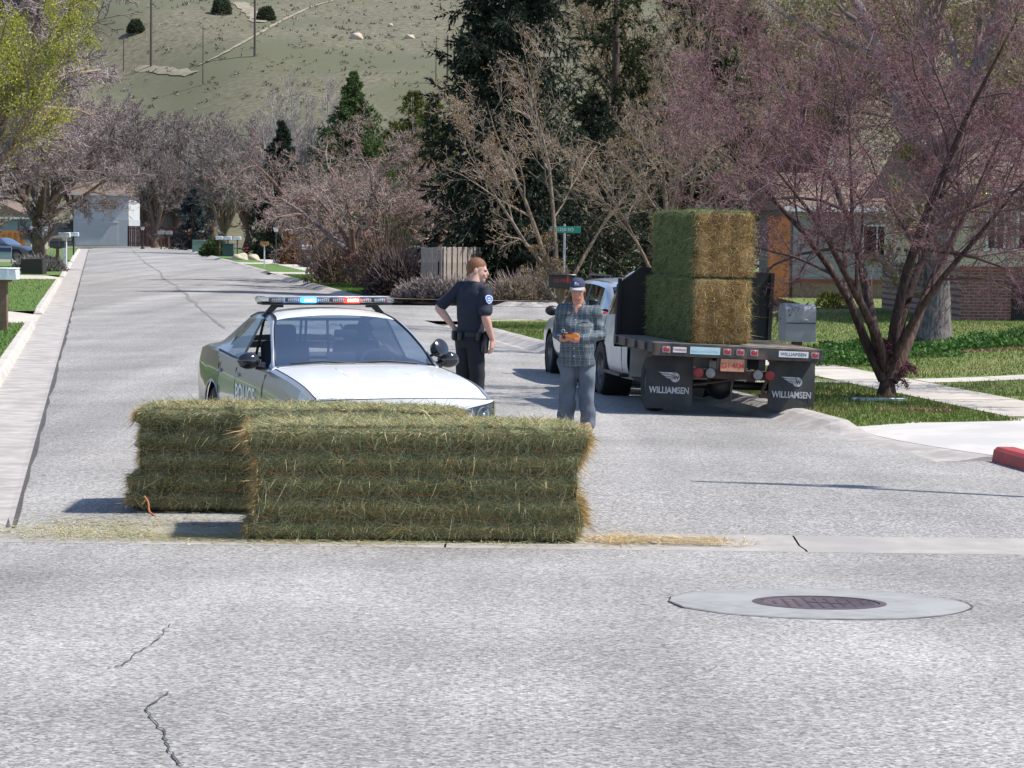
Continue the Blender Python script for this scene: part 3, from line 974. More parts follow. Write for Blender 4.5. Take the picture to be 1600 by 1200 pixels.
    for sd in (-1, 1):
        hl = patch('headlight', sd * 0.525, sd * 0.94, lambda x: 0.565, lambda x: 0.69 + 0.075 * (abs(x) - .525) / .41, 0.008, M_gloss, root)
        for xx in (0.61, 0.765):
            p = fas(sd * xx, 0.632 + (.012 if xx > .7 else 0), 0.006)
            nrm = math.atan2(0.2 * xx / .81 + 2.1 * (xx / .92) ** 6 * .3, 1) * sd
            mb = MB()
            M = rotm(p, rad(90), 0, nrm)
            mb.lathe([(0.074, 0.0), (0.074, 0.012), (0.066, 0.012), (0.055, 0.004), (0.02, 0.002)], 20, M)
            mb.ell(M @ Vector((0, 0, 0.012)), 0.02)
            mb.build('reflector', M_lamp, hl)
        patch('lens', sd * 0.53, sd * 0.935, lambda x: 0.57, lambda x: 0.685 + 0.07 * (abs(x) - .525) / .41, 0.028, M_lens, hl)
    mb = MB(); mb.prism([(-.03, 0), (.03, 0), (.022, .05), (0, .065), (-.022, .05)], 0.006, rotm((0, -2.30, 0.832), rad(8), 0, rad(180)))
    mb.build('hood_emblem', M_chrome, root)
    for xx in (-.28, .30):
        mb = MB(); mb.box((xx, -1.02, 1.008 - 0.02 * xx * xx), (0.03, 0.02, 0.012), bev=0.004); mb.build('washer_nozzle', M_trim, root)
    for sd in (-1, 1):
        pts = []
        for i in range(len(sh.yd)):
            if -2.44 < sh.yd[i] < -0.90:
                p_ = sh.V[i, 5 * 4]; pts.append((p_[0] * sd, p_[1], p_[2] + .001))
        mb = MB(); mb.tube(pts, .0045, 5); mb.build('hood_seam', M_trim, root)
        pts = [(sd * (.34 - .05 * k / 12), -2.36 + 1.3 * k / 12, float(np.interp(-2.36 + 1.3 * k / 12, [-2.4, -2.1, -1.6, -1.15, -.92], [.835, .905, .97, 1.01, 1.022])) - .012) for k in range(13)]
        mb = MB(); mb.tube(pts, [.004] + [.017] * 11 + [.004], 8); mb.build('hood_crease', M_white, root)
    mb = MB(); mb.tube([fas(-.80 + 1.6 * k / 24, ztop(-.80 + 1.6 * k / 24) + .004, -.004) for k in range(25)], .005, 5); mb.build('hood_gap', M_trim, root)
    # cowl, wipers, trims
    mb = MB(); mb.tube([(-.80 + 1.6 * k / 20, -0.86 + 0.05 * (abs(-.8 + 1.6 * k / 20)) ** 2 - 0.02, 1.012 - 0.05 * (abs(-.8 + 1.6 * k / 20)) ** 2) for k in range(21)], 0.022, 6)
    mb.build('cowl', M_trim, root)
    for (x0, x1) in ((.62, -.05), (-.02, -.66)):
        mb = MB(); mb.tube([(x0, -.84, 1.03), ((x0 + x1) / 2, -.83, 1.055), (x1, -.82, 1.035)], 0.010, 6); mb.build('wiper', M_trim, root)
    for sd in (-1, 1):
        pts = []
        for i in range(len(sh.yd)):
            if -0.82 < sh.yd[i] < 1.2:
                p = sh.V[i, 7 * 4]; pts.append((p[0] * sd * 1.003, p[1], p[2] + 0.004))
        mb = MB(); mb.tube(pts, 0.009, 6); mb.build('roof_moulding', M_trim, root)
        pts = []
        for i in range(len(sh.yd)):
            if -0.72 < sh.yd[i] < 1.42:
                p = sh.V[i, 5 * 4]; pts.append((p[0] * sd + 0.012 * sd, p[1], p[2] + 0.004))
        mb = MB(); mb.tube(pts, 0.008, 6); mb.build('window_moulding', M_trim, root)
        # white A-pillar edge
        pts = []
        for i in range(len(sh.yd)):
            if -0.86 < sh.yd[i] < -0.02:
                p = sh.V[i, int(6.5 * 4)]; pts.append((p[0] * sd, p[1], p[2]))
        mb = MB(); mb.tube(pts, 0.017, 6); mb.build('windshield_pillar', M_silver, root)
        # door handles, door seams
        for yy in (0.30, 1.12):
            mb = MB(); x = sh.width_at(yy, 0.86)
            mb.box((sd * (x + 0.012), yy, 0.865), (0.03, 0.20, 0.035), bev=0.01); mb.build('door_handle', M_greyp, root)
        for yy in (-0.80, 0.40, 1.18):
            pts = [(sd * (sh.width_at(yy, z) + 0.0005), yy, z) for z in np.linspace(.28, .93, 12)]
            mb = MB(); mb.tube(pts, 0.004, 5); mb.build('door_seam', M_trim, root)
        # arch lips and wheel wells
        for ay in (-1.58, 1.47):
            pts = []
            for k in range(25):
                th = rad(-15 + 210 * k / 24)
                y_, z_ = ay + 0.402 * math.cos(th), .335 + 0.402 * math.sin(th)
                pts.append((sd * (sh.width_at(y_, max(z_, .25)) - 0.003), y_, z_))
            mb = MB(); mb.tube(pts, 0.013, 6); mb.build('arch_lip', M_greyp, root)
            mb = MB()
            mb.lathe([(0.41, -.15), (0.41, .15), (0.02, .15)], 24, rotm((sd * 0.77, ay, .335), 0, -rad(90) * sd, 0), cap=False)
            mb.build('wheel_well', M_trim, root)
            wheel(root, sd * 0.82, ay, 0.335, 0.225, sd, M_rub, M_rim)
        # mirror
        mb = MB()
        mb.ell((sd * 1.02, -0.58, 1.05), (0.115, 0.075, 0.082), 18, 12)
        mb.tube([(sd * .86, -.57, .99), (sd * .95, -.57, 1.0)], [.045, .035], 10)
        mr = mb.build('wing_mirror', M_gloss, root)
        mb = MB(); mb.ell((sd * 1.02, -0.515, 1.05), (0.095, 0.02, 0.065)); mb.build('mirror_glass', M_chrome, mr)
    # spotlight on the driver's pillar
    mb = MB()
    M = rotm((0.885, -0.70, 1.17), rad(62), 0, rad(25))
    mb.lathe([(0.02, -.10), (0.05, -.085), (0.075, -.05), (0.085, 0.0), (0.088, 0.04), (0.08, 0.045)], 20, M)
    mb.tube([(0.80, -.62, 1.08), (0.885, -0.68, 1.13)], 0.016, 8)
    mb.build('spotlight', M_gloss, root)
    # POLICE on the doors
    for sd in (-1, 1):
        me = text_mesh('POLICE', 0.27, M_letter, 0.001, sx=1.0, bold=0.004)
        x = 0.947
        o = link('lettering', me, root, (sd * x, -0.08, 0.665), (rad(90), 0, rad(90) * sd))
    # light bar with lit lamps
    lb = thing('light_bar', None, None, (0, 0.42, 0)); lb.parent = root
    zb = 1.608
    mb = MB(); mb.box((0, 0, zb - 0.033), (1.36, 0.28, 0.018), bev=0.006); mb.build('base_plate', M_trim, lb)
    mb = MB(); mb.box((0, 0, zb + 0.008), (1.40, 0.30, 0.062), bev=0.022, seg=3); mb.build('lens_cover', M_barlens, lb)
    mb = MB(); mb.box((0, 0, zb + 0.0415), (1.30, 0.20, 0.006), bev=0.002); mb.build('top_plate', M_ledw, lb)
    xs_ = [-.53, -.36, -.19, -.045, .11, .265, .40, .55]
    for k, x in enumerate(xs_):
        wd = 0.135
        if k == 2 or k == 5:
            lit, core = (M_blue, M_bluec) if k == 2 else (M_redl, M_redc)
            mb = MB(); mb.box((x, -0.085, zb + 0.006), (wd + .02, 0.10, 0.052), bev=0.01); mm = mb.build('lit_blue_lamp' if k == 2 else 'lit_red_lamp', lit, lb)
            mm['label'] = 'glowing blue lamp' if k == 2 else 'glowing red lamp'
            for q in range(5):
                mb = MB(); mb.ell((x - .05 + q * .025, -0.136, zb + 0.006), (0.011, 0.006, 0.018), 10, 6); mb.build('cell', core, mm)
        else:
            mb = MB(); mb.box((x, -0.08, zb + 0.006), (wd, 0.09, 0.046), bev=0.006); mm = mb.build('lamp_module', M_led, lb)
            for q in range(6):
                mb = MB(); mb.box((x - .05 + q * .02, -0.128, zb + 0.006), (0.012, 0.008, 0.03), bev=0.003); mb.build('cell', M_ledw, mm)
    for sd in (-1, 1):
        mb = MB(); mb.prism([(-.06, 0), (.05, 0), (.16, -.12), (.12, -.135), (0.0, -.03), (-.06, -.03)], .06, Matrix(((sd, 0, 0, sd * .50), (0, 0, 1, -.03), (0, 1, 0, zb - .04), (0, 0, 0, 1))))
        mb.build('bracket', M_trim, lb, smooth=False)
    # inside: dashboard, seats, cage, wheel
    mb = MB(); mb.box((0, -.55, .90), (1.5, .5, .18), bev=0.06, seg=3); mb.build('dashboard', M_int, root)
    mb = MB(); mb.box((0, .5, .45), (1.6, 2.6, .1)); mb.build('floor_pan', M_int, root)
    for sd in (-1, 1):
        mb = MB()
        mb.box((sd * .38, .28, .62), (.52, .55, .18), bev=0.06, seg=2)
        mb.box((sd * .38, .52, .92), (.50, .16, .56), rot=(rad(-14), 0, 0), bev=0.06, seg=2)
        st = mb.build('seat', M_int, root)
        mb = MB(); mb.box((sd * .38, .62, 1.265), (.26, .12, .18), rot=(rad(-10), 0, 0), bev=0.05, seg=2)
        mb.tube([(sd * .38 - .06, .6, 1.1), (sd * .38 - .06, .62, 1.22)], .008, 6); mb.tube([(sd * .38 + .06, .6, 1.1), (sd * .38 + .06, .62, 1.22)], .008, 6)
        mb.build('headrest', M_int, st)
    mb = MB(); mb.box((0, 1.45, .75), (1.4, .2, .55), rot=(rad(-14), 0, 0), bev=0.06, seg=2); mb.build('rear_seat', M_intg, root)
    for x in (-.62, -.16, -.10, .16, .62):
        mb = MB(); mb.tube([(x * 1.05, .82, .6), (x, .86, 1.0), (x * .86, .84, 1.41)], .014, 6); mb.build('cage_bar', M_trim, root)
    mb = MB(); mb.tube([(-.62, .86, 1.0), (.62, .86, 1.0)], .016, 6); mb.build('cage_bar', M_trim, root)
    mb = MB(); mb.tube([(-.53, .84, 1.40), (.53, .84, 1.40)], .016, 6); mb.build('cage_bar', M_trim, root)
    mb = MB(); mb.box((.06, -.20, 1.30), (.24, .03, .075), bev=.02, seg=2); mb.tube([(.06, -.16, 1.31), (.03, -.09, 1.385)], .010, 6); mb.build('rear_view_mirror', M_int, root)
    mb = MB(); mb.box((-.1, -.12, 1.26), (.06, .05, .06), bev=.01); mb.tube([(-.1, -.12, 1.27), (-.1, -.06, 1.395)], .008, 6); mb.build('camera_unit', M_int, root)
    mb = MB(); mb.box((.0, -.25, 1.02), (.30, .02, .20), rot=(rad(-20), 0, 0), bev=.006); mb.tube([(0, -.22, .9), (0, -.25, 1.0)], .02, 6); mb.build('laptop', M_int, root)
    mb = MB()
    M = rotm((.40, -.16, .96), rad(65), 0, 0)
    pts = [M @ Vector((.18 * math.cos(k * math.pi / 12), .18 * math.sin(k * math.pi / 12), 0)) for k in range(25)]
    mb.tube(pts, .015, 8, cap=False); mb.tube([M @ Vector((-.17, 0, 0)), M @ Vector((.17, 0, 0))], .02, 6); mb.tube([M @ Vector((0, 0, 0)), M @ Vector((0, 0, -.3))], .03, 8)
    mb.build('steering_wheel', M_int, root)
    mb = MB(); mb.box((0, 0, .36), (1.3, 4.6, .22)); mb.build('chassis', M_trim, root)
    mb = MB(); mb.box((0, 2.56, .62), (1.45, .06, .62), bev=.02); mb.build('tail_panel', M_black, root)
    return root
police_car()

# ------------------------------------------------------------------ flatbed truck, seen from behind
def flatbed():
    ox, oy = uv(8.22, 31.55)
    root = thing('flatbed_truck', 'dusty white flatbed truck with black headboard and lettered mud flaps, loaded with hay', 'truck',
                 (ox, oy, 0.028), HEAD, ry=rad(2.1))
    W2 = 1.14
    zt = 0.93
    y0, y1 = -0.85, 1.55
    deck = MB(); deck.box((0, (y0 + y1) / 2, zt - .02), (2 * W2 - .06, y1 - y0 - .06, .04)); dk = deck.build('deck', M_deck, root, smooth=False)
    n = 9
    for k in range(n):
        wv = (2 * W2 - .10) / n
        mb = MB(); mb.box((-W2 + .05 + wv * (k + .5), (y0 + y1) / 2, zt + .006), (wv - .008, y1 - y0 - .08, .014)); mb.build('plank', M_deck, dk, smooth=False)
    for sd in (-1, 1):
        mb = MB(); mb.box((sd * (W2 - .02), (y0 + y1) / 2, zt - .055), (.05, y1 - y0, .13), bev=.008)
        for k in range(4):
            mb.box((sd * (W2 + .015), y0 + .35 + k * .6, zt - .055), (.04, .07, .10), bev=.004)
        mb.build('side_rail', M_bed, root)
    sill = MB(); sill.box((0, y0 - .02, zt - .075), (2 * W2, .06, .165), bev=.008); sl_ = sill.build('rear_sill', M_bed, root)
    for sd in (-1, 1):
        mb = MB(); mb.box((sd * .38, 1.65, zt - .22), (.09, 4.7, .18)); mb.build('frame_rail', M_trim, root, smooth=False)
    for yy in (-.5, .1, .7, 1.3):
        mb = MB(); mb.box((0, yy, zt - .09), (2.1, .08, .09)); mb.build('cross_member', M_trim, root, smooth=False)
    # lights and stickers along the rear sill
    def light(x, w_=.085):
        mb = MB(); mb.box((x, y0 - .056, zt - .07), (w_ + .025, .012, .085), bev=.012); o = mb.build('marker_light', M_gal, root)
        mb = MB(); mb.box((x, y0 - .064, zt - .07), (w_ - .006, .012, .052), bev=.010); mb.build('lens', M_tail, o)
    for x in (-.967, -.155, .022, .208, 1.03): light(x)
    def sticker(x, w_, h_, mat, txt, ts, tm, name='sticker'):
        mb = MB(); mb.box((x, y0 - .053, zt - .07), (w_, .004, h_)); o = mb.build(name, mat, root, smooth=False)
        link('lettering', text_mesh(txt, ts, tm, .001), o, (x, y0 - .0565, zt - .07), (rad(90), 0, 0))
    sticker(-.79, .18, .07, M_stickw, 'YAMAHA', .042, M_inkr)
    sticker(-.45, .40, .095, M_stickb, 'HUG A FARMER', .05, M_stickw)
    sticker(.74, .40, .08, M_stickw, 'WILLIAMSEN', .062, M_ink)
    # licence plate, tail lamps
    mb = MB(); mb.box((-.07, y0 - .03, zt - .245), (.32, .012, .165), bev=.004); pl = mb.build('licence_plate', M_plate, root)
    link('lettering', text_mesh('231 4RM', .085, M_inkr, .001, bold=.002), pl, (-.07, y0 - .038, zt - .25), (rad(90), 0, 0))
    mb = MB(); mb.box((-.07, y0 + .01, zt - .2), (.4, .03, .25)); mb.build('plate_bracket', M_bed, root)
    mb = MB(); mb.box((-0.06, y0 + .10, zt - .37), (1.0, .06, .13), bev=.01); mb.build('rear_bar', M_rust, root)
    for (x, m_) in ((-.50, M_taild), (-.34, M_dirty), (.30, M_dirty), (.46, M_taild)):
        mb = MB(); mb.lathe([(.066, -.02), (.066, .03), (.055, .036), (.02, .04)], 20, rotm((x, y0 + .06, zt - .36), rad(90), 0, 0)); o = mb.build('round_tail_lamp', m_, root)
        mb = MB(); mb.lathe([(.07, 0), (.074, .02), (.067, .034)], 20, rotm((x, y0 + .06, zt - .36), rad(90), 0, 0), cap=False); mb.build('ring', M_bed, o)
    # mud flaps with winged emblem and name
    for sd in (-1, 1):
        cx = sd * .83
        mb = MB()
        rings = []
        for k in range(9):
            t = k / 8
            z_ = zt - .17 - t * .69
            bow = -.03 * math.sin(t * 2.6) - .02 * t
            rings.append([(cx - .315, y0 + .30 + bow, z_), (cx, y0 + .285 + bow, z_), (cx + .315, y0 + .30 + bow, z_), (cx + .315, y0 + .312 + bow, z_), (cx - .315, y0 + .312 + bow, z_)])
        mb.rings(rings, True); fl = mb.build('mud_flap', M_flap, root)
        yb = y0 + .243
        link('lettering', text_mesh('WILLIAMSEN', .118, M_flapw, .001, sx=.80, bold=.003), fl, (cx, yb, .31), (rad(90), 0, 0))
        mb = MB()
        M = rotm((cx + .07, yb, .485), rad(90), 0, 0)
        mb.lathe([(.064, 0), (.064, .002)], 22, M)
        for k, (ln, zz) in enumerate(((.20, .052), (.16, .022), (.11, -.008))):
            mb.prism([(-ln - .03, zz + .012), (0, zz + .012), (0, zz - .012), (-ln + .03, zz - .010)], .002, M)
        mb.build('wing_emblem', M_flapw, fl, smooth=False)
        link('lettering', text_mesh('W', .07, M_flap, .0008, bold=.002), fl, (cx + .085, yb - .003, .48), (rad(90), 0, 0))
        mb = MB(); mb.box((cx, y0 + .31, zt - .17), (.66, .03, .05)); mb.build('flap_bracket', M_bed, root)
        # rear wheels behind the flaps
        wheel(root, sd * .88, 0, .375, .25, sd, M_rubd, M_rim, 6)
    mb = MB(); mb.tube([(-.9, 0, .375), (.9, 0, .375)], .055, 10); mb.ell((0, 0, .37), (.19, .2, .19)); mb.build('rear_axle', M_trim, root)
    mb = MB(); mb.tube([(-.52, y0 + .20, .40), (-.2, y0 + .20, .45), (.3, y0 + .20, .54), (.5, y0 + .2, .62)], .016, 6); mb.build('tow_strap', M_rust, root)
    mb = MB(); mb.tube([(.47, y0 + .12, .70), (.44, y0 + .10, .5), (.38, y0 + .10, .34), (.46, y0 + .10, .30)], .022, 6); mb.box((.42, y0 + .10, .29), (.14, .06, .05)); mb.build('hitch_arm', M_rust, root)
    mb = MB(); mb.tube([(.02, y0 + .2, .6), (0.0, y0 + .22, .38), (0, y0 + .22, .14)], .014, 6); mb.build('jack_leg', M_bed, root)
    mb = MB(); mb.tube([(-.45, .9, .42), (-.45, 2.4, .40)], .11, 10); mb.build('muffler', M_rust, root)
    # headboard: black sheet with a slanted shoulder
    M = Matrix(((1, 0, 0, 0), (0, 0, 1, y1 - .02), (0, 1, 0, zt), (0, 0, 0, 1)))
    mb = MB(); mb.prism([(-W2 + .01, -.16), (W2 - .02, -.16), (W2 - .02, .96), (-W2 + .34, .96), (-W2 + .01, .70)], .05, M); hb = mb.build('headboard', M_board, root, smooth=False)
    for x in (-W2 + .04, -.4, .4, W2 - .06):
        mb = MB(); mb.box((x, y1 - .04, zt + .40 if x < -1 else zt + .47), (.05, .04, .78 if x < -1 else .94)); mb.build('upright', M_board, hb, smooth=False)
    # cab
    s_ = .30
    def off(r): return (r[0], r[1])
    rows = [cab_row(1.72, .90, .87, 1.16, (.80, 1.62), (.72, 1.73), 1.78, s_), cab_row(1.95, .93, .90, 1.17, (.80, 1.72), (.72, 1.80), 1.855, s_),
            cab_row(2.3, .95, .92, 1.18, (.80, 1.745), (.71, 1.825), 1.88, s_), cab_row(2.65, .95, .92, 1.175, (.795, 1.71), (.71, 1.79), 1.85, s_),
            cab_row(2.95, .95, .92, 1.165, (.835, 1.50), (.775, 1.545), 1.61, s_), cab_row(3.25, .95, .92, 1.155, (.885, 1.24), (.83, 1.26), 1.32, s_),
            (3.33, hood_row(3.33, .95, .91, 1.14, 1.22, s_)[1]), hood_row(3.9, .95, .90, 1.08, 1.18, s_), hood_row(4.35, .94, .88, 1.02, 1.12, s_), hood_row(4.55, .90, .84, .93, 1.0, s_)]
    sh = Shell(rows, 0.05, 4, arches=((3.30, .40),), R=.47)
    def cls(seg, f, y, x, z, side):
        if seg == 5 and 1.98 < y < 3.12 and 0.12 < f < .92: return 'glass%d' % side
        if seg >= 7 and 2.72 < y < 3.26: return 'windshield'
        return 'cab'
    pr = sh.parts(cls)
    shell_part('cab', pr['cab'], M_truckw, root)
    for sd in (-1, 1): shell_part('side_window', pr['glass%d' % sd], M_dglass, root)
    shell_part('windshield', pr['windshield'], M_glass, root)
    mb = MB(); mb.box((0, 1.74, 1.0), (1.7, .03, 1.3)); mb.build('cab_back', M_truckw, root)
    mb = MB(); mb.box((0, 2.35, 1.0), (1.5, .5, .5), bev=.05); mb.box((0, 2.05, 1.25), (1.5, .15, .55), bev=.05); mb.build('seat', M_int, root)
    mb = MB(); mb.box((0, 3.9, .6), (1.5, 1.1, .5)); mb.build('engine_block', M_trim, root)
    for sd in (-1, 1):
        wheel(root, sd * .84, 3.30, .385, .255, sd, M_rubd, M_rim, 6)
        mb = MB(); mb.lathe([(.48, -.2), (.48, .2), (.02, .2)], 24, rotm((sd * .75, 3.3, .40), 0, -rad(90) * sd, 0), cap=False); mb.build('wheel_well', M_trim, root)
        mb = MB(); mb.box((sd * 1.16, 2.98, 1.30), (.20, .07, .19), bev=.025, seg=2); mb.tube([(sd * .93, 3.0, 1.22), (sd * 1.1, 2.99, 1.26)], .02, 6); mr = mb.build('wing_mirror', M_trim, root)
        mb = MB(); mb.box((sd * 1.16, 2.943, 1.30), (.165, .006, .15), bev=.002); mb.build('mirror_glass', M_chrome, mr)
        mb = MB(); mb.box((sd * .955, 2.12, 1.06), (.02, .16, .03), bev=.006); mb.build('door_handle', M_trim, root)
        for yy in (1.95, 3.1):
            mb = MB(); mb.tube([(sd * (sh.width_at(yy, z) + .001), yy, z) for z in np.linspace(.42, 1.13, 10)], .005, 5); mb.build('door_seam', M_trim, root)
        mb = MB(); mb.box((sd * .92, 2.4, .36), (.14, 1.3, .05), bev=.01); mb.build('running_board', M_bed, root)
    mb = MB(); mb.box((0, 4.60, .55), (1.85, .12, .22), bev=.03); mb.build('front_bumper', M_gal, root)
    return root
truck = flatbed()

# ------------------------------------------------------------------ silver car parked ahead of the truck
def parked_suv():
    ox, oy = uv(8.42, 38.75)
    root = thing('parked_car', 'silver wagon with black mirrors parked ahead of the flatbed truck', 'car', (ox, oy, 0.03), HEAD, ry=rad(1.6))
    s_ = .26
    rows = [cab_row(-2.25, .80, .77, .98, (.66, 1.28), (.60, 1.34), 1.38, s_), cab_row(-2.12, .88, .85, 1.0, (.70, 1.46), (.62, 1.52), 1.56, s_), cab_row(-1.8, .91, .88, 1.01, (.70, 1.52), (.61, 1.585), 1.635, s_),
            cab_row(-.8, .92, .89, 1.0, (.70, 1.55), (.61, 1.61), 1.665, s_), cab_row(-.1, .92, .89, .985, (.70, 1.535), (.61, 1.595), 1.65, s_),
            cab_row(.4, .92, .89, .97, (.745, 1.40), (.68, 1.44), 1.50, s_), cab_row(.95, .92, .885, .955, (.85, 1.09), (.79, 1.11), 1.17, s_),
            (1.05, hood_row(1.05, .92, .88, .945, 1.05, s_)[1]), hood_row(1.6, .92, .87, .90, .99, s_), hood_row(2.1, .88, .82, .83, .91, s_), hood_row(2.28, .78, .73, .70, .76, s_)]
    sh = Shell(rows, 0.05, 4, arches=((1.38, .34), (-1.35, .34)), R=.40)
    def cls(seg, f, y, x, z, side):
        if seg == 5 and .10 < f < .93 and -1.95 < y < .72:
            if -.02 < y < .06 or -.98 < y < -.86: return 'pillar%d_%d' % (y > -.5, side)
            return 'g%d_%d' % (0 if y < -.9 else (1 if y < 0 else 2), side)
        if seg >= 7 and .0 < y < .93: return 'windshield'
        if seg >= 7 and y < -2.08: return 'rear'
        return 'body'
    pr = sh.parts(cls)
    shell_part('body', pr['body'], M_silver, root); 
    for kk in pr:
        if kk.startswith('pillar'): shell_part('pillar', pr[kk], M_trim, root)
    for k in range(3):
        for sd in (-1, 1): shell_part('side_window', pr['g%d_%d' % (k, sd)], M_sglass, root)
    shell_part('windshield', pr['windshield'], M_glass, root)
    if 'rear' in pr: shell_part('rear_window', pr['rear'], M_sglass, root)
    mb = MB(); mb.box((0, -2.24, .68), (1.56, .06, .75), bev=.02); mb.box((0, -2.28, .45), (1.7, .14, .24), bev=.04); mb.build('tailgate', M_silver, root)
    mb = MB(); mb.box((0, 0, .42), (1.5, 4.0, .2)); mb.box((0, -.6, .8), (1.4, .5, .4), bev=.05); mb.box((0, .2, .8), (1.4, .5, .5), bev=.05); mb.build('interior', M_int, root)
    for sd in (-1, 1):
        mb = MB(); mb.box((sd * .72, -2.26, .98), (.16, .08, .34), bev=.02); mb.build('tail_light', M_tail, root)
        mb = MB(); mb.tube([(sd * .52, -1.6, 1.67), (sd * .55, -1.5, 1.70), (sd * .55, .0, 1.69), (sd * .52, .1, 1.66)], .016, 6); mb.build('roof_rail', M_trim, root)
        mb = MB(); mb.ell((sd * 1.03, .62, 1.06), (.12, .08, .085)); mb.tube([(sd * .86, .66, 1.0), (sd * .98, .64, 1.03)], .03, 8); mb.build('wing_mirror', M_trim, root)
        for ay in (1.38, -1.35):
            wheel(root, sd * .81, ay, .335, .22, sd, M_rub, M_rim)
            mb = MB(); mb.lathe([(.405, -.15), (.405, .15), (.02, .15)], 24, rotm((sd * .76, ay, .34), 0, -rad(90) * sd, 0), cap=False); mb.build('wheel_well', M_trim, root)
    return root
parked_suv()
# ================================================================== people
def plaid_mat():
    m = bpy.data.materials.new('plaid_flannel')
    m.use_nodes = True
    nt = m.node_tree
    b = nt.nodes['Principled BSDF']
    b.inputs['Roughness'].default_value = 0.9
    tc = N(nt, 'ShaderNodeTexCoord')
    nz = N(nt, 'ShaderNodeTexNoise', Scale=7.0, Detail=2.0)
    nt.links.new(tc.outputs['Object'], nz.inputs['Vector'])
    add = N(nt, 'ShaderNodeVectorMath', operation='MULTIPLY_ADD')
    add.inputs[1].default_value = (0.06, 0.06, 0.06)
    nt.links.new(nz.outputs['Color'], add.inputs[0]); nt.links.new(tc.outputs['Object'], add.inputs[2])
    sp = N(nt, 'ShaderNodeSeparateXYZ')
    nt.links.new(add.outputs[0], sp.inputs[0])
    def band(sock, freq, ph, lo, hi):
        mu = N(nt, 'ShaderNodeMath', operation='MULTIPLY_ADD'); mu.inputs[1].default_value = freq; mu.inputs[2].default_value = ph
        nt.links.new(sock, mu.inputs[0])
        fr = N(nt, 'ShaderNodeMath', operation='FRACT'); nt.links.new(mu.outputs[0], fr.inputs[0])
        r = N(nt, 'ShaderNodeMath', operation='COMPARE'); r.inputs[1].default_value = (lo + hi) / 2; r.inputs[2].default_value = (hi - lo) / 2
        nt.links.new(fr.outputs[0], r.inputs[0])
        return r.outputs[0]
    cur = None
    def mix(prev, fac, colr, f):
        mu = N(nt, 'ShaderNodeMath', operation='MULTIPLY'); mu.inputs[1].default_value = f
        nt.links.new(fac, mu.inputs[0])
        mx = N(nt, 'ShaderNodeMix', data_type='RGBA')
        nt.links.new(mu.outputs[0], mx.inputs[0])
        if prev is None: mx.inputs[6].default_value = (0.085, 0.105, 0.12, 1)
        else: nt.links.new(prev, mx.inputs[6])
        mx.inputs[7].default_value = colr + (1,)
        return mx.outputs[2]
    cur = mix(None, band(sp.outputs[0], 9, 0, 0, .45), (0.055, 0.075, 0.11), .75)
    cur = mix(cur, band(sp.outputs[2], 8, .2, 0, .45), (0.05, 0.065, 0.085), .65)
    cur = mix(cur, band(sp.outputs[0], 18, .3, 0, .13), (0.34, 0.36, 0.38), .36)
    cur = mix(cur, band(sp.outputs[2], 8, .75, 0, .08), (0.26, 0.28, 0.30), .25)
    cur = mix(cur, band(sp.outputs[2], 16, .1, 0, .12), (0.16, 0.20, 0.17), .6)
    nt.links.new(cur, b.inputs['Base Color'])
    return m
M_plaid = plaid_mat()
M_skin = pm('skin', (0.56, 0.33, 0.25), 0.55, var=0.06, scale=9, var2=(0.58, 0.31, 0.235), s2=7)
M_skin2 = pm('tanned_skin', (0.50, 0.24, 0.165), 0.55, var=0.07, scale=9, var2=(0.50, 0.19, 0.13), s2=7)
M_navy = pm('navy_uniform', (0.012, 0.015, 0.03), 0.8, var=0.2, scale=5, bump=0.1, bscale=200)
M_navyt = pm('dark_uniform_trousers', (0.010, 0.011, 0.016), 0.85, var=0.2, scale=5)
M_jean = pm('faded_denim', (0.085, 0.105, 0.14), 0.85, var=0.3, scale=5, var2=(0.125, 0.145, 0.175), s2=3, bump=0.1, bscale=200)
M_hairr = pm('red_brown_hair', (0.17, 0.062, 0.024), 0.6, var=0.3, scale=60, bump=0.4, bscale=200)
M_hairg = pm('greying_hair', (0.34, 0.30, 0.27), 0.7, var=0.2, scale=50)
M_cap = pm('navy_cap_cloth', (0.035, 0.04, 0.085), 0.85, var=0.1)
M_brim = pm('grey_cap_brim', (0.33, 0.33, 0.34), 0.8, var=0.1)
M_eye = pm('dark_eye', (0.03, 0.02, 0.018), 0.3, var=0.1)
M_lip = pm('lips', (0.42, 0.16, 0.13), 0.6, var=0.05)
M_boot = pm('tan_work_boot', (0.27, 0.18, 0.11), 0.8, var=0.2, scale=12)
M_leather = pm('black_duty_leather', (0.012, 0.012, 0.013), 0.4, var=0.1)
M_orange = pm('orange_plastic', (0.95, 0.28, 0.01), 0.5, var=0.04)
M_patchb = pm('blue_sleeve_patch', (0.03, 0.12, 0.42), 0.7, var=0.08)
M_patchw = pm('white_patch_border', (0.55, 0.62, 0.72), 0.7, var=0.05)

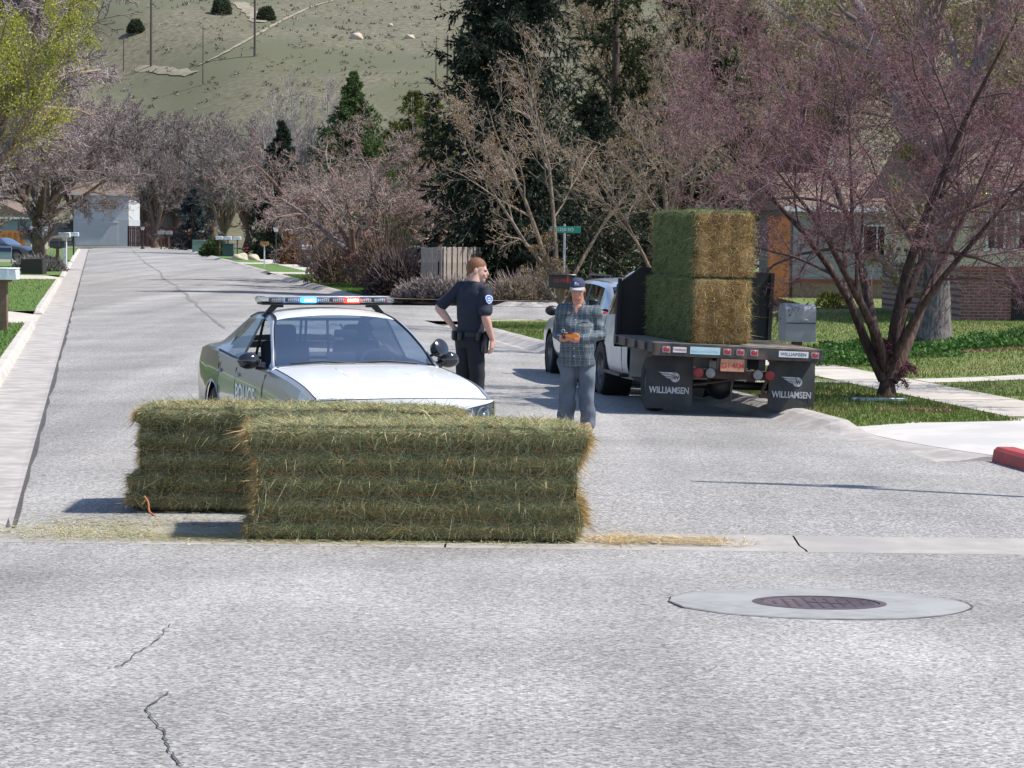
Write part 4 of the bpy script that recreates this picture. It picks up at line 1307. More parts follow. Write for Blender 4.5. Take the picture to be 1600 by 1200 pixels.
def remesh(mb, name, mats, voxel=0.007, smooth=6, wrinkle=0.0, wseed=0, parent=None, cut=None):
    me = mb.mesh(name + '_cage', mats, False)
    ob = bpy.data.objects.new(name + '_cage', me)
    COL.objects.link(ob)
    md = ob.modifiers.new('r', 'REMESH'); md.mode = 'VOXEL'; md.voxel_size = voxel
    sm = ob.modifiers.new('s', 'SMOOTH'); sm.iterations = smooth; sm.factor = 0.5
    dg = bpy.context.evaluated_depsgraph_get()
    out = bpy.data.meshes.new_from_object(ob.evaluated_get(dg))
    bpy.data.objects.remove(ob); bpy.data.meshes.remove(me)
    n = len(out.vertices)
    if wrinkle > 0:
        co = np.empty(n * 3, np.float32); out.vertices.foreach_get('co', co); co = co.reshape(-1, 3)
        no = np.empty(n * 3, np.float32); out.vertex_normals.foreach_get('vector', no); no = no.reshape(-1, 3)
        rs = np.random.RandomState(wseed)
        d = np.zeros(n)
        for k in range(9):
            f = rs.uniform(14, 46); w_ = rs.normal(size=3); w_[2] *= 1.6; w_ /= np.linalg.norm(w_)
            d += np.sin(co @ w_ * f + rs.uniform(0, 6) + 1.5 * np.sin(co @ rs.normal(size=3) * 8)) / (f / 14)
        co = co + no * (d * wrinkle * 0.3)[:, None]
        out.vertices.foreach_set('co', co.ravel())
    if cut is not None:
        bm = bmesh.new(); bm.from_mesh(out)
        bmesh.ops.delete(bm, geom=[v for v in bm.verts if cut(v.co)], context='VERTS')
        bm.to_mesh(out); bm.free()
    out.polygons.foreach_set('use_smooth', [True] * len(out.polygons))
    out.materials.clear()
    for m in (mats if isinstance(mats, list) else [mats]): out.materials.append(m)
    out.update()
    return link(name, out, parent)
def limb(mb, pts, rs, n=14):
    """closed tapering limb with rounded ends"""
    pts = [Vector(p) for p in pts]
    d0 = (pts[0] - pts[1]).normalized(); d1 = (pts[-1] - pts[-2]).normalized()
    P_ = [pts[0] + d0 * rs[0] * .7, pts[0] + d0 * rs[0] * .4] + pts + [pts[-1] + d1 * rs[-1] * .4, pts[-1] + d1 * rs[-1] * .7]
    R_ = [rs[0] * .35, rs[0] * .8] + list(rs) + [rs[-1] * .8, rs[-1] * .35]
    mb.tube(P_, R_, n)
def torso(mb, rows, n=22):
    """rows: (cx, cy, z, rx, ry)"""
    rings = []
    for cx, cy, z, rx, ry in rows:
        r_ = []
        for k in range(n):
            a = 2 * math.pi * k / n
            c, s = math.cos(a), math.sin(a)
            e = 0.85
            r_.append((cx + rx * math.copysign(abs(c) ** e, c), cy + ry * math.copysign(abs(s) ** e, s), z))
        rings.append(r_)
    mb.rings(rings, True)
def fat(pts, n=4):
    """resample a polyline smoothly"""
    P_ = [Vector(p) for p in pts]; out = []
    for i in range(len(P_) - 1):
        a, b, c, d = P_[max(i - 1, 0)], P_[i], P_[i + 1], P_[min(i + 2, len(P_) - 1)]
        for k in range(n):
            t = k / n
            out.append(0.5 * ((2 * b) + (c - a) * t + (2 * a - 5 * b + 4 * c - d) * t * t + (3 * b - a - 3 * c + d) * t ** 3))
    return out + [P_[-1]]
def hand(mb, wrist, palm_dir, thumb_dir, normal, curl, L=0.185, spread=1.0):
    """palm and five bent fingers; normal points out of the back of the hand"""
    w_ = Vector(wrist); f = Vector(palm_dir).normalized()
    t = Vector(thumb_dir); t = (t - f * t.dot(f)).normalized()
    nn = f.cross(t)
    if nn.dot(Vector(normal)) < 0: nn = -nn
    pl = L * 0.52
    # palm as a flattened loft
    rings = []
    for q, wd, th in ((0, .026, .022), (.25, .034, .018), (.6, .043, .017), (1.0, .043, .014)):
        c = w_ + f * pl * q
        rings.append([c + t * wd * math.cos(2 * math.pi * k / 12) + nn * th * math.sin(2 * math.pi * k / 12) for k in range(12)])
    mb.rings(rings, True)
    lens = (.46, .50, .46, .36)
    for i, ln in enumerate(lens):
        off = (0.031 - i * 0.0205) * spread
        p = w_ + f * pl * (0.96 - 0.05 * (i == 3)) + t * off
        pts = [p - f * .02]; d = f.copy(); ang = 0
        for s_, l_ in enumerate((.42, .33, .25)):
            ang += curl * (0.7, 1.0, 0.8)[s_] * (1 + .12 * i)
            d = f * math.cos(ang) - nn * math.sin(ang)
            pts.append(p + d * 0); p = p + d * L * ln * l_
            pts.append(p.copy())
        limb(mb, pts[::1] if False else [pts[0], pts[2], pts[4], pts[6]], [.0098, .0092, .0086, .0075], 8)
    p0 = w_ + f * pl * .28 + t * .028
    p1 = p0 + (f * .6 + t * .75 - nn * .2).normalized() * L * .24
    p2 = p1 + (f * .9 + t * (.35 - curl * .5) - nn * (.2 + .4 * curl)).normalized() * L * .19
    p3 = p2 + (f * .95 + t * (.1 - curl * .6) - nn * (.2 + .5 * curl)).normalized() * L * .14
    limb(mb, [p0, p1, p2, p3], [.017, .0125, .0112, .009], 9)
def head(mb, c, yaw, pitch, s=1.0, jaw=1.0, fat_=0.0):
    """head centred on c (centre of the skull), facing -Y turned by yaw"""
    M = Matrix.Translation(c) @ Euler((pitch, 0, yaw)).to_matrix().to_4x4() @ Matrix.Scale(s, 4)
    h = MB()
    h.ell((0, 0.012, 0.022), (0.076, 0.098, 0.098), 20, 14)
    h.ell((0, -0.025, -0.03), (0.066 + fat_, 0.07, 0.085), 18, 12)
    h.ell((0, -0.05, -0.088), (0.040 * jaw + fat_, 0.042, 0.034), 14, 8)      # chin
    h.ell((0, -0.02, -0.072), (0.056 * jaw + fat_, 0.055, 0.036), 14, 8)      # jaw
    for sd in (-1, 1):
        h.ell((sd * 0.036, -0.073, -0.035), (0.022, 0.02, 0.024), 10, 6)        # cheek
        h.ell((sd * 0.030, -0.083, 0.014), (0.026, 0.014, 0.008), 10, 6)         # brow
        h.ell((sd * 0.079, 0.012, -0.008), (0.011, 0.020, 0.032), 12, 8, rot=(rad(12), 0, sd * rad(-18)))   # ear
    h.tube([(0, -0.088, 0.012), (0, -0.101, -0.012), (0, -0.107, -0.032), (0, -0.096, -0.042)], [.008, .010, .0135, .009], 10)
    h.ell((0, -0.093, -0.060), (0.024, 0.012, 0.011), 12, 6)                      # lips
    mb.add(h.v, h.f, 0, M)
    return M
def face_parts(M, root, lip=M_lip):
    for sd in (-1, 1):
        mb = MB(); mb.ell((sd * 0.030, -0.0865, -0.002), (0.0115, 0.007, 0.0055), 12, 8)
        o = mb.build('eye', M_eye, root); o.data.transform(M)
    mb = MB(); mb.ell((0, -0.1025, -0.060), (0.021, 0.005, 0.0035), 12, 6); o = mb.build('mouth', lip, root); o.data.transform(M)
def shell_cap(M, keep, r, mat, name, root, c=(0, 0.012, 0.022), n=40, m=26):
    """thin skull-hugging cap (hair) kept where keep(x, y, z) is true"""
    mb = MB()
    mb.ell(c, r, n, m)
    me = mb.mesh(name, mat)
    bm = bmesh.new(); bm.from_mesh(me)
    bmesh.ops.delete(bm, geom=[f for f in bm.faces if not keep(*f.calc_center_median())], context='FACES')
    bm.to_mesh(me); bm.free()
    me.transform(M)
    o = link(name, me, root)
    return o

# ------------------------------------------------------------------ the officer, back turned, looking to the right
def officer():
    foot = PG(734, 661)
    H = 2.0
    rz = rad(180 - 42)                      # local -Y is where the chest points: away and to the right
    root = thing('person', 'person in navy uniform with short red hair, hand on hip, beside the police car', 'person', (foot.x, foot.y, foot.z), rz)
    k = H / 1.80
    # joints (metres for 1.80, scaled by k); local x > 0 is the figure's left
    sh_y = -0.03
    LS, RS = (.185, sh_y, 1.465), (-.185, sh_y - .01, 1.45)
    LE, LW = (.375, .12, 1.25), (.215, .05, 1.045)
    RE, RW = (-.255, .045, 1.165), (-.262, -.06, .92)
    hip = .93
    body = MB()
    torso(body, [(0, 0, .84, .15, .10), (0, 0, .93, .165, .115), (0, 0, 1.05, .145, .10), (0, -.02, 1.25, .165, .115), (0, -.03, 1.40, .15, .09), (0, -.03, 1.47, .10, .065), (0, -.03, 1.50, .05, .05)])
    limb(body, [(0, -.025, 1.47), (0, -.05, 1.55), (0, -.07, 1.62)], [.068, .064, .062])
    limb(body, fat([LS, ((LS[0] + LE[0]) / 2, (LS[1] + LE[1]) / 2, (LS[2] + LE[2]) / 2), LE]), [.046, .047, .048, .05, .051, .05, .048, .046, .044])
    limb(body, fat([LE, ((LE[0] * .55 + LW[0] * .45), (LE[1] * .55 + LW[1] * .45), (LE[2] * .55 + LW[2] * .45)), LW]), [.046, .047, .047, .045, .042, .038, .034, .031, .028])
    limb(body, fat([RS, ((RS[0] + RE[0]) / 2, (RS[1] + RE[1]) / 2, (RS[2] + RE[2]) / 2), RE]), [.046, .047, .048, .05, .051, .05, .048, .046, .045])
    limb(body, fat([RE, ((RE[0] * .55 + RW[0] * .45), (RE[1] * .55 + RW[1] * .45), (RE[2] * .55 + RW[2] * .45)), RW]), [.046, .048, .048, .046, .043, .039, .035, .031, .028])
    hand(body, LW, (-.55, -.1, -.75), (-.2, -.9, .1), (.7, .3, .2), .35)
    hand(body, RW, (.03, -.06, -1), (.25, -.95, 0), (-1, -.1, 0), .42)
    for sd in (-1, 1):
        limb(body, [(sd * .09, 0, .88), (sd * .105, -.01, .5), (sd * .115, .015, .1)], [.085, .058, .042])
        limb(body, [(sd * .115, .03, .05), (sd * .125, -.13, .035)], [.038, .034])
    yaw = rad(-54)
    hm = head(body, Vector((0, -.095, 1.665)), rad(-50), rad(6), 1.12)
    sc = Matrix.Scale(k, 4)
    def fin(o): o.data.transform(sc); return o
    fin(remesh(body, 'body', M_skin, .0078, 2, parent=root))
    face_parts(hm, root)
    def keep(x, y, z):
        hl = 0.052 if y < -0.035 else (0.052 - (y + 0.035) * 1.0 if y < 0.01 else 0.0 - (y - 0.01) * 0.75)
        if abs(x) < 0.045 and y < -.04: hl = 0.058
        return z > hl
    shell_cap(hm, keep, (0.0795, 0.1015, 0.1025), M_hairr, 'hair', root)
    for o in root.children:
        if o.name.split('.')[0] in ('eye', 'mouth', 'hair'): o.data.transform(sc)
    # shirt with short sleeves
    s_ = MB()
    torso(s_, [(0, 0, .93, .168, .126), (0, 0, 1.0, .162, .126), (0, -.005, 1.08, .154, .120), (0, -.015, 1.20, .168, .130), (0, -.025, 1.33, .188, .134), (0, -.03, 1.42, .186, .114), (0, -.03, 1.475, .155, .092), (0, -.035, 1.53, .09, .078)], 26)
    for S_, E_ in ((LS, LE), (RS, RE)):
        m_ = tuple(S_[i] + (E_[i] - S_[i]) * .86 for i in range(3))
        h_ = tuple(S_[i] + (E_[i] - S_[i]) * .45 for i in range(3))
        i_ = (S_[0] * .72, S_[1], S_[2] - .01)
        limb(s_, [i_, S_, h_, m_], [.082, .076, .071, .067])
    fin(remesh(s_, 'shirt', M_navy, .009, 3, .016, 3, root))
    mb = MB(); mb.tube([(.074 * math.cos(a), -.035 + .066 * math.sin(a), 1.525 + .012 * math.sin(a)) for a in [2 * math.pi * q / 20 for q in range(21)]], .016, 8)
    fin(mb.build('collar', M_navy, root))
    p_ = MB()
    torso(p_, [(0, .01, .83, .165, .125), (0, .012, .90, .182, .140), (0, .008, .98, .172, .130)], 26)
    for sd in (-1, 1):
        limb(p_, [(sd * .088, .005, .86), (sd * .10, -.005, .5), (sd * .112, .012, .10)], [.105, .085, .075])
    fin(remesh(p_, 'trousers', M_navyt, .010, 4, .010, 5, root))
    b_ = MB()
    for q in range(2):
        rings = []
    ringz = [[(.178 * rr_ * math.cos(a), .005 + .140 * rr_ * math.sin(a), z_) for a in [2 * math.pi * j / 28 for j in range(28)]] for rr_, z_ in ((.98, .945), (1.03, .948), (1.03, .995), (.98, .998))]
    b_.rings(ringz, False)
    bl = fin(b_.build('duty_belt', M_leather, root))
    for ang_, dz, wz in ((200, .12, .06), (150, .10, .05), (90, .09, .06), (60, .11, .05), (20, .10, .05)):
        a = rad(ang_)
        b_ = MB(); b_.box((.205 * math.cos(a), .005 + .165 * math.sin(a), .955), (wz, .05, dz), rot=(0, 0, a + rad(90)), bev=.012)
        fin(b_.build('belt_pouch', M_leather, root))
    b_ = MB(); b_.box((-.215, .0, .87), (.05, .09, .20), rot=(rad(8), 0, 0), bev=.015); fin(b_.build('holster', M_leather, root))
    for sd in (-1, 1):
        b_ = MB(); rings = []
        for z_, y0_, y1_, w_ in ((0, -.20, .085, .052), (.03, -.20, .09, .054), (.06, -.15, .088, .05), (.13, -.045, .08, .048)):
            rings.append([(sd * .118 + w_ * math.cos(a), (y0_ + y1_) / 2 + (y1_ - y0_) / 2 * math.sin(a), z_) for a in [2 * math.pi * j / 16 for j in range(16)]])
        b_.rings(rings, True); fin(b_.build('shoe', M_leather, root))
    # sleeve patch on the right arm, its own flat shield
    c = Vector(RS).lerp(Vector(RE), .42)
    d = (Vector(RE) - Vector(RS)).normalized()
    out = Vector((-.93, .36, .1)); out = (out - d * out.dot(d)).normalized()
    side = d.cross(out)
    M = Matrix((( -side.x, -d.x, out.x, 0), (-side.y, -d.y, out.y, 0), (-side.z, -d.z, out.z, 0), (0, 0, 0, 1)))
    M.translation = c + out * .074
    shp = [(0, -.052), (.028, -.03), (.043, .0), (.042, .03), (.028, .046), (0, .052), (-.028, .046), (-.042, .03), (-.043, .0), (-.028, -.03)]
    b_ = MB(); b_.prism(shp, .003, M); pt = fin(b_.build('sleeve_patch', M_patchw, root, smooth=False))
    b_ = MB(); b_.prism([(x * .8, y * .8) for x, y in shp], .0045, M); fin(b_.build('field', M_patchb, pt, smooth=False))
    b_ = MB(); b_.prism([(-.022, 0.005), (-.012, .022), (-.004, .010), (.006, .026), (.022, .005)], .006, M); b_.prism([(-.022, -.008), (.022, -.008), (.014, -.02), (-.014, -.02)], .006, M)
    fin(b_.build('emblem', M_patchw, pt, smooth=False))
    return root
officer()

# ------------------------------------------------------------------ the man in the plaid shirt and cap
def farmer():
    foot = PG(901, 674)
    rz = rad(-14)
    root = thing('person', 'person in plaid shirt, jeans and navy cap holding an orange knife, beside the flatbed truck', 'person', (foot.x, foot.y, foot.z), rz)
    k = 1.79 / 1.80
    sc = Matrix.Scale(k, 4)
    def fin(o): o.data.transform(sc); return o
    LS, RS = (.180, .0, 1.435), (-.180, .0, 1.435)
    LE, LW = (.268, .06, 1.155), (.085, -.225, 1.09)
    RE, RW = (-.262, .06, 1.155), (-.15, -.22, 1.095)
    body = MB()
    torso(body, [(0, 0, .84, .16, .11), (0, -.02, .95, .18, .15), (0, -.03, 1.10, .17, .15), (0, -.01, 1.28, .165, .118), (0, -.005, 1.40, .155, .112), (0, 0, 1.49, .11, .085)])
    limb(body, [(0, -.005, 1.46), (0, -.02, 1.54), (0, -.04, 1.60)], [.072, .068, .066])
    for S_, E_, W_ in ((LS, LE, LW), (RS, RE, RW)):
        limb(body, [S_, E_], [.055, .045]); limb(body, [E_, W_], [.045, .03])
    hand(body, LW, (-.80, -.55, .12), (-.1, -.2, 1), (.3, -.9, .1), .62)
    hand(body, RW, (.55, -.75, .15), (.1, -.2, 1), (-.5, -.8, 0), .62)
    for sd in (-1, 1):
        limb(body, [(sd * .095, 0, .86), (sd * .115, -.01, .5), (sd * .135, .015, .1)], [.085, .058, .042])
        limb(body, [(sd * .135, .03, .05), (sd * .15, -.13, .035)], [.038, .034])
    hm = head(body, Vector((0, -.055, 1.675)), rad(6), rad(7), 1.02, 1.12, .004)
    fin(remesh(body, 'body', M_skin2, .0078, 2, parent=root))
    face_parts(hm, root)
    shell_cap(hm, lambda x, y, z: (-.045 < z < .05 and y > .0 + .0 and not (abs(x) > .06 and z < -.01 and y < .03)), (0.081, 0.1035, 0.103), M_hairg, 'hair', root)
    # cap: crown, brim, small mark
    cr = MB(); rings = []
    for t in range(9):
        a = rad(90) * t / 8
        r_ = math.cos(a) ** .75 if t < 8 else .05
        z_ = .052 + .082 * math.sin(a)
        rings.append([((.086 * r_) * math.cos(q), .012 + (.108 * r_) * math.sin(q), z_ - .018 * (math.sin(q) < 0) * 0) for q in [2 * math.pi * j / 28 for j in range(28)]])
    cr.rings([[(p[0] * .985, p[1], p[2] - .022) for p in rings[0]]] + rings, True)
    crown = cr.build('cap', M_cap, root); crown.data.transform(hm)
    br = MB(); top, bot = [], []
    rr_ = []
    for j in range(6):
        t = j / 5
        row = []
        for q in range(15):
            a = rad(200 + 140 * q / 14)
            rx, ry = .086 + .006 * t, .108 + .075 * t * max(0, -math.sin(a)) ** .6
            row.append((rx * math.cos(a), .012 + ry * math.sin(a), .034 - .018 * t * t - .012 * (math.cos(a)) ** 2 * t))
        rr_.append(row)
    br.rings(rr_, False, closed=False); br.rings([[(p[0], p[1], p[2] - .005) for p in r_] for r_ in rr_][::-1], False, closed=False)
    o = br.build('brim', M_brim, crown); o.data.transform(hm)
    mk = MB(); mk.box((-.012, -.0985, .088), (.020, .006, .024), rot=(rad(-18), 0, 0)); mk.box((.012, -.0985, .080), (.018, .006, .010), rot=(rad(-18), 0, 0)); mk.box((0, -.1015, .066), (.06, .005, .006), rot=(rad(-12), 0, 0))
    o = mk.build('cap_mark', M_patchw, crown); o.data.transform(hm)
    for o in [c for c in root.children] + [crown.children[0], crown.children[1]]:
        if o.name.split('.')[0] in ('eye', 'mouth', 'hair', 'cap', 'brim', 'cap_mark'): o.data.transform(sc)
    s_ = MB()
    torso(s_, [(0, -.01, .79, .205, .165), (0, -.015, .86, .21, .18), (0, -.03, .98, .208, .198), (0, -.035, 1.10, .203, .20), (0, -.02, 1.24, .198, .175), (0, -.005, 1.36, .195, .142), (0, 0, 1.44, .172, .112), (0, 0, 1.485, .13, .085), (0, -.005, 1.50, .085, .072)], 28)
    for S_, E_, W_ in ((LS, LE, LW), (RS, RE, RW)):
        W2_ = tuple(E_[i] + (W_[i] - E_[i]) * .93 for i in range(3))
        limb(s_, [(S_[0] * .7, S_[1], S_[2] - .015), S_, tuple((S_[i] + E_[i]) / 2 for i in range(3)), E_], [.092, .088, .080, .074])
        limb(s_, [E_, tuple((E_[i] + W2_[i]) / 2 for i in range(3)), W2_], [.074, .062, .047])
    sh = fin(remesh(s_, 'shirt', M_plaid, .009, 3, .026, 11, root, cut=lambda c: c.y < -.03 and c.z > 1.385 and abs(c.x - .004) < (c.z - 1.385) * .33))
    # open collar flaps and button strip
    for sd in (-1, 1):
        mb = MB(); mb.add([(sd * .012, -.098, 1.452), (sd * .075, -.035, 1.535), (sd * .092, -.055, 1.50), (sd * .06, -.122, 1.435)], [(0, 1, 2, 3), (3, 2, 1, 0)])
        mb.add([(sd * .075, -.035, 1.535), (sd * .05, .07, 1.555), (sd * .07, .085, 1.51), (sd * .092, -.055, 1.50)], [(0, 1, 2, 3), (3, 2, 1, 0)])
        fin(mb.build('collar', M_plaid, root))
    for z_ in (.90, .99, 1.07, 1.22, 1.32):
        yb = -.02 - np.interp(z_, [.86, .98, 1.1, 1.24, 1.36], [.19, .21, .215, .185, .145])
        mb = MB(); mb.ell((0.004, yb + .006, z_), (.008, .004, .008), 10, 6); fin(mb.build('button', M_patchw, root))
    mb = MB(); mb.box((.10, -.158, 1.30), (.12, .012, .012), rot=(rad(-16), 0, rad(24)), bev=.004); fin(mb.build('pocket_flap', M_plaid, root))
    p_ = MB()
    torso(p_, [(0, .005, .80, .19, .145), (0, .005, .90, .20, .155), (0, 0, .97, .19, .15)], 26)
    for sd in (-1, 1):
        limb(p_, [(sd * .10, .0, .83), (sd * .115, -.015, .50), (sd * .128, .0, .28), (sd * .135, .015, .075)], [.118, .096, .090, .088])
    fin(remesh(p_, 'jeans', M_jean, .010, 3, .03, 21, root))
    for sd in (-1, 1):
        b_ = MB(); rings = []
        for z_, y0_, y1_, w_ in ((0, -.205, .095, .055), (.035, -.205, .10, .057), (.07, -.15, .095, .053), (.13, -.05, .085, .05)):
            rings.append([(sd * .14 + w_ * math.cos(a), (y0_ + y1_) / 2 + (y1_ - y0_) / 2 * math.sin(a), z_) for a in [2 * math.pi * j / 16 for j in range(16)]])
        b_.rings(rings, True); fin(b_.build('boot', M_boot, root))
    # what the hands hold: an orange knife and a pair of pliers
    hl = root.matrix_basis
    def world(p): return hl @ (Vector(p) * k)
    kn = thing('utility_knife', 'bright orange folding knife held in the left hand', 'knife', world((.025, -.315, 1.135)), rz)
    mb = MB(); mb.prism([(-.125, .012), (-.06, .022), (.05, .02), (.065, .004), (.05, -.016), (-.05, -.016)], .018, rotm((0, 0.009, 0), rad(90), 0, 0)); mb.build('handle', M_orange, kn, smooth=False)
    mb = MB(); mb.prism([(-.065, .006), (-.125, .010), (-.148, .004), (-.12, -.004), (-.065, -.006)], .004, rotm((0, 0.002, 0), rad(90), 0, 0)); mb.build('blade', M_orange, kn, smooth=False)
    pl = thing('pliers', 'dark pliers held in the right hand beside the orange knife', 'pliers', world((-.105, -.315, 1.125)), rz)
    mb = MB(); mb.tube([(0, 0, -.02), (-.012, -.005, .02), (-.006, -.01, .05)], .008, 8); mb.tube([(.012, 0, -.02), (.016, -.005, .02), (.006, -.01, .05)], .008, 8); mb.build('grip', M_leather, pl)
    mb = MB(); mb.tube([(.018 * math.cos(q), -.01, .068 + .02 * math.sin(q)) for q in [2 * math.pi * j / 14 for j in range(15)]], .0055, 8, cap=False); mb.build('jaw', M_gal, pl)
    return root
farmer()
# ================================================================== hay
def noise3(p, seed, f):
    rs = np.random.RandomState(seed)
    d = np.zeros(len(p))
    for k in range(7):
        w_ = rs.normal(size=3); w_ /= np.linalg.norm(w_)
        d += np.sin(p @ w_ * f * rs.uniform(.6, 1.7) + rs.uniform(0, 6.3) + 1.2 * np.sin(p @ rs.normal(size=3) * f * .4))
    return d / 7
def strips(P0, D, U_, L, Wd, col, bend=0.35):
    """thin tapering blades from P0 along D, leaning towards U_"""
    n = len(P0)
    S = np.cross(D, U_); S /= (np.linalg.norm(S, axis=1, keepdims=True) + 1e-9)
    D2 = D + U_ * bend * .5; D2 /= np.linalg.norm(D2, axis=1, keepdims=True)
    P2 = P0 + D2 * L[:, None]
    w_ = (S * Wd[:, None]) * .66
    V = np.stack([P0 - w_, P0 + w_, P2], 1).reshape(-1, 3)
    return V, np.arange(n * 3).reshape(-1, 3), np.repeat(col, 3, axis=0)
def sample_tris(V, T, n, rs, back=.3):
    a, b, c = V[T[:, 0]], V[T[:, 1]], V[T[:, 2]]
    nn = np.cross(b - a, c - a); ar = np.linalg.norm(nn, axis=1); nn /= (ar[:, None] + 1e-12)
    ar = ar * np.where(nn[:, 1] > .7, back, 1.0) * np.where(nn[:, 2] < -.7, 0.0, 1.0)
    i = rs.choice(len(T), n, p=ar / ar.sum())
    r1, r2 = np.sqrt(rs.rand(n)), rs.rand(n)
    p = a[i] * (1 - r1)[:, None] + b[i] * (r1 * (1 - r2))[:, None] + c[i] * (r1 * r2)[:, None]
    return p, nn[i]
GREENS0 = np.array([(0.30, 0.325, 0.165), (0.215, 0.25, 0.115), (0.38, 0.385, 0.215), (0.15, 0.18, 0.08), (0.46, 0.43, 0.26)])
TANS = np.array([(0.50, 0.34, 0.14), (0.40, 0.26, 0.10), (0.60, 0.44, 0.21), (0.31, 0.19, 0.075), (0.66, 0.52, 0.28)])
def bale(name, label, L, W_, Hh, seed, loc, rz, n, rag=0.05, strings=5, parent_z=0.0, tan_ends=0.7, tan_all=0.19, group=None, ends_only_tan=False, bright=1.0, pal=None, flat_end=False, rx=0.0, ry=0.0, endprof=None):
    root = thing(name, label, 'hay bale', loc, rz, group, rx=rx, ry=ry)
    GREENS = GREENS0 if pal is None else pal
    rs = np.random.RandomState(seed)
    nx, ny, nz = 44, 16, 22
    # closed box surface as a lattice
    def face(o, u, v, nu, nv):
        g = np.array([[o + u * i / nu + v * j / nv for i in range(nu + 1)] for j in range(nv + 1)]).reshape(-1, 3)
        idx = np.arange(nv)[:, None] * (nu + 1) + np.arange(nu)[None, :]
        T = np.concatenate([np.stack([idx, idx + 1, idx + nu + 2], -1).reshape(-1, 3), np.stack([idx, idx + nu + 2, idx + nu + 1], -1).reshape(-1, 3)])
        return g, T
    x, y, z = np.array([L, 0, 0.]), np.array([0, W_, 0.]), np.array([0, 0, Hh])
    o = np.array([-L / 2, -W_ / 2, 0])
    fs = [face(o, x, z, nx, nz), face(o + y + x, -x, z, nx, nz), face(o + x, y, z, ny, nz), face(o + y, -y, z, ny, nz), face(o + z, x, y, nx, ny), face(o + x, -x, y, nx, ny)]
    V, T, b = [], [], 0
    for g, t in fs: V.append(g); T.append(t + b); b += len(g)
    V, T = np.concatenate(V), np.concatenate(T)
    # rounding, bulges between the strings, ragged ends
    c = np.array([0, 0, Hh / 2]); hs = np.array([L / 2, W_ / 2, Hh / 2])
    q = (V - c) / hs
    ex = np.sign(q[:, 0]) * np.clip(np.abs(q[:, 0]) - 0.96, 0, 1)
    r_ = 0.055
    inner = hs - r_
    pc = np.clip(V - c, -inner, inner)
    dlt = (V - c) - pc
    ln = np.linalg.norm(dlt, axis=1, keepdims=True)
    sharp = np.max(np.abs(dlt), axis=1, keepdims=True)
    Vr = pc + np.where(ln > 1e-9, dlt / np.maximum(ln, 1e-9) * np.minimum(sharp, r_) , 0)
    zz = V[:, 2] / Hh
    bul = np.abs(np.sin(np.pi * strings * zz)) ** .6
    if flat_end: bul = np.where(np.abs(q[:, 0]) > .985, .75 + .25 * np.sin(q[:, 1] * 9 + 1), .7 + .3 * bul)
    n0 = noise3(V, seed, 5.0); n1 = noise3(V, seed + 1, 17.0); n2 = noise3(V, seed + 2, 38.0)
    sidey = np.abs(q[:, 1]) > .97; endx = np.abs(q[:, 0]) > .985; top = q[:, 2] > .97
    out = np.zeros_like(V)
    out[:, 1] += np.where(sidey, np.sign(q[:, 1]) * ((0.026 if flat_end else .052) * (bul - .6) + .014 * n1 + .008 * n2), 0)
    ep = endprof(zz, q[:, 0]) if endprof else 0
    out[:, 0] += np.where(endx, np.sign(q[:, 0]) * (rag * n0 + .035 * (bul - .6) + .018 * n1 + ep), 0)
    out[:, 2] += np.where(top, .014 * n1 + .010 * n2 - .02 * np.abs(q[:, 0]) ** 4, 0)
    Vf = Vr + out + c
    Vf[:, 2] = np.maximum(Vf[:, 2], 0.0)
    tanw = np.clip(tan_ends * endx + tan_all + .35 * np.clip(n0, 0, 1) * (0 if ends_only_tan else 1), 0, 1)
    k_ = np.clip(((n1 + 1) * 2.4).astype(int), 0, 4)
    core = (GREENS[k_] * (1 - tanw)[:, None] + TANS[k_] * tanw[:, None]) * (0.42) * np.where(sidey | endx, np.clip(bul * 1.2, .55, 1), 1)[:, None]  # darkened: shadow between stalks and in string grooves is put into the colour
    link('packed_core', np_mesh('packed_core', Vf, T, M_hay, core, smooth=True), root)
    # loose stalks all over
    p, nn = sample_tris(Vf, T[Vf[T].mean(1)[:, 2] > .005], n, rs, 1.0 if flat_end else .3)
    zg = np.abs(((p[:, 2] / Hh * strings + .5) % 1.0) - .5)
    fringe = (zg < .13) & (np.abs(nn[:, 2]) < .6)
    m = (p[:, 2] > 0.0) & ((zg > .05) | (rs.rand(len(p)) < .35) | flat_end | (np.abs(nn[:, 2]) > .6))
    fringe = fringe[m]
    p, nn = p[m], nn[m]; n = len(p)
    rnd = rs.normal(size=(n, 3)); rnd[:, 2] *= .55
    tg = rnd - nn * np.sum(rnd * nn, 1)[:, None]; tg /= np.linalg.norm(tg, axis=1)[:, None] + 1e-9
    tilt = np.abs(rs.normal(0, .30, n)) + .05
    isend = np.abs(nn[:, 0]) > .7
    tilt = np.where(isend, tilt + np.abs(rs.normal(0, .35, n)), tilt)
    D = tg * np.cos(tilt)[:, None] + nn * np.sin(tilt)[:, None]
    D[:, 2] -= .10; D /= np.linalg.norm(D, axis=1)[:, None]
    Ln = np.clip(rs.gamma(2.6, .0165, n), .02, .18); Wd = rs.uniform(.0022, .0056, n)
    Ln = np.where(isend, Ln * 1.15, Ln); Ln = np.where(rs.rand(n) < .04, Ln * 2.4, Ln)
    nv = noise3(p, seed, 5.0)
    pick = rs.randint(0, 5, n)
    tw = np.clip(tan_ends * isend + tan_all + .40 * np.clip(nv, 0, 1) * (0 if ends_only_tan else 1), 0, 1)
    ist = rs.rand(n) < np.where(fringe & (not flat_end), np.maximum(tw, .45), tw)
    colr = np.where(ist[:, None], TANS[pick], GREENS[pick]) * rs.uniform(.7, 1.3, n)[:, None] * (bright if ends_only_tan else 1)
    V2, F2, C2 = strips(p - nn * .004, D, nn * .4 + np.array([0, 0, -.35]), Ln, Wd, colr)
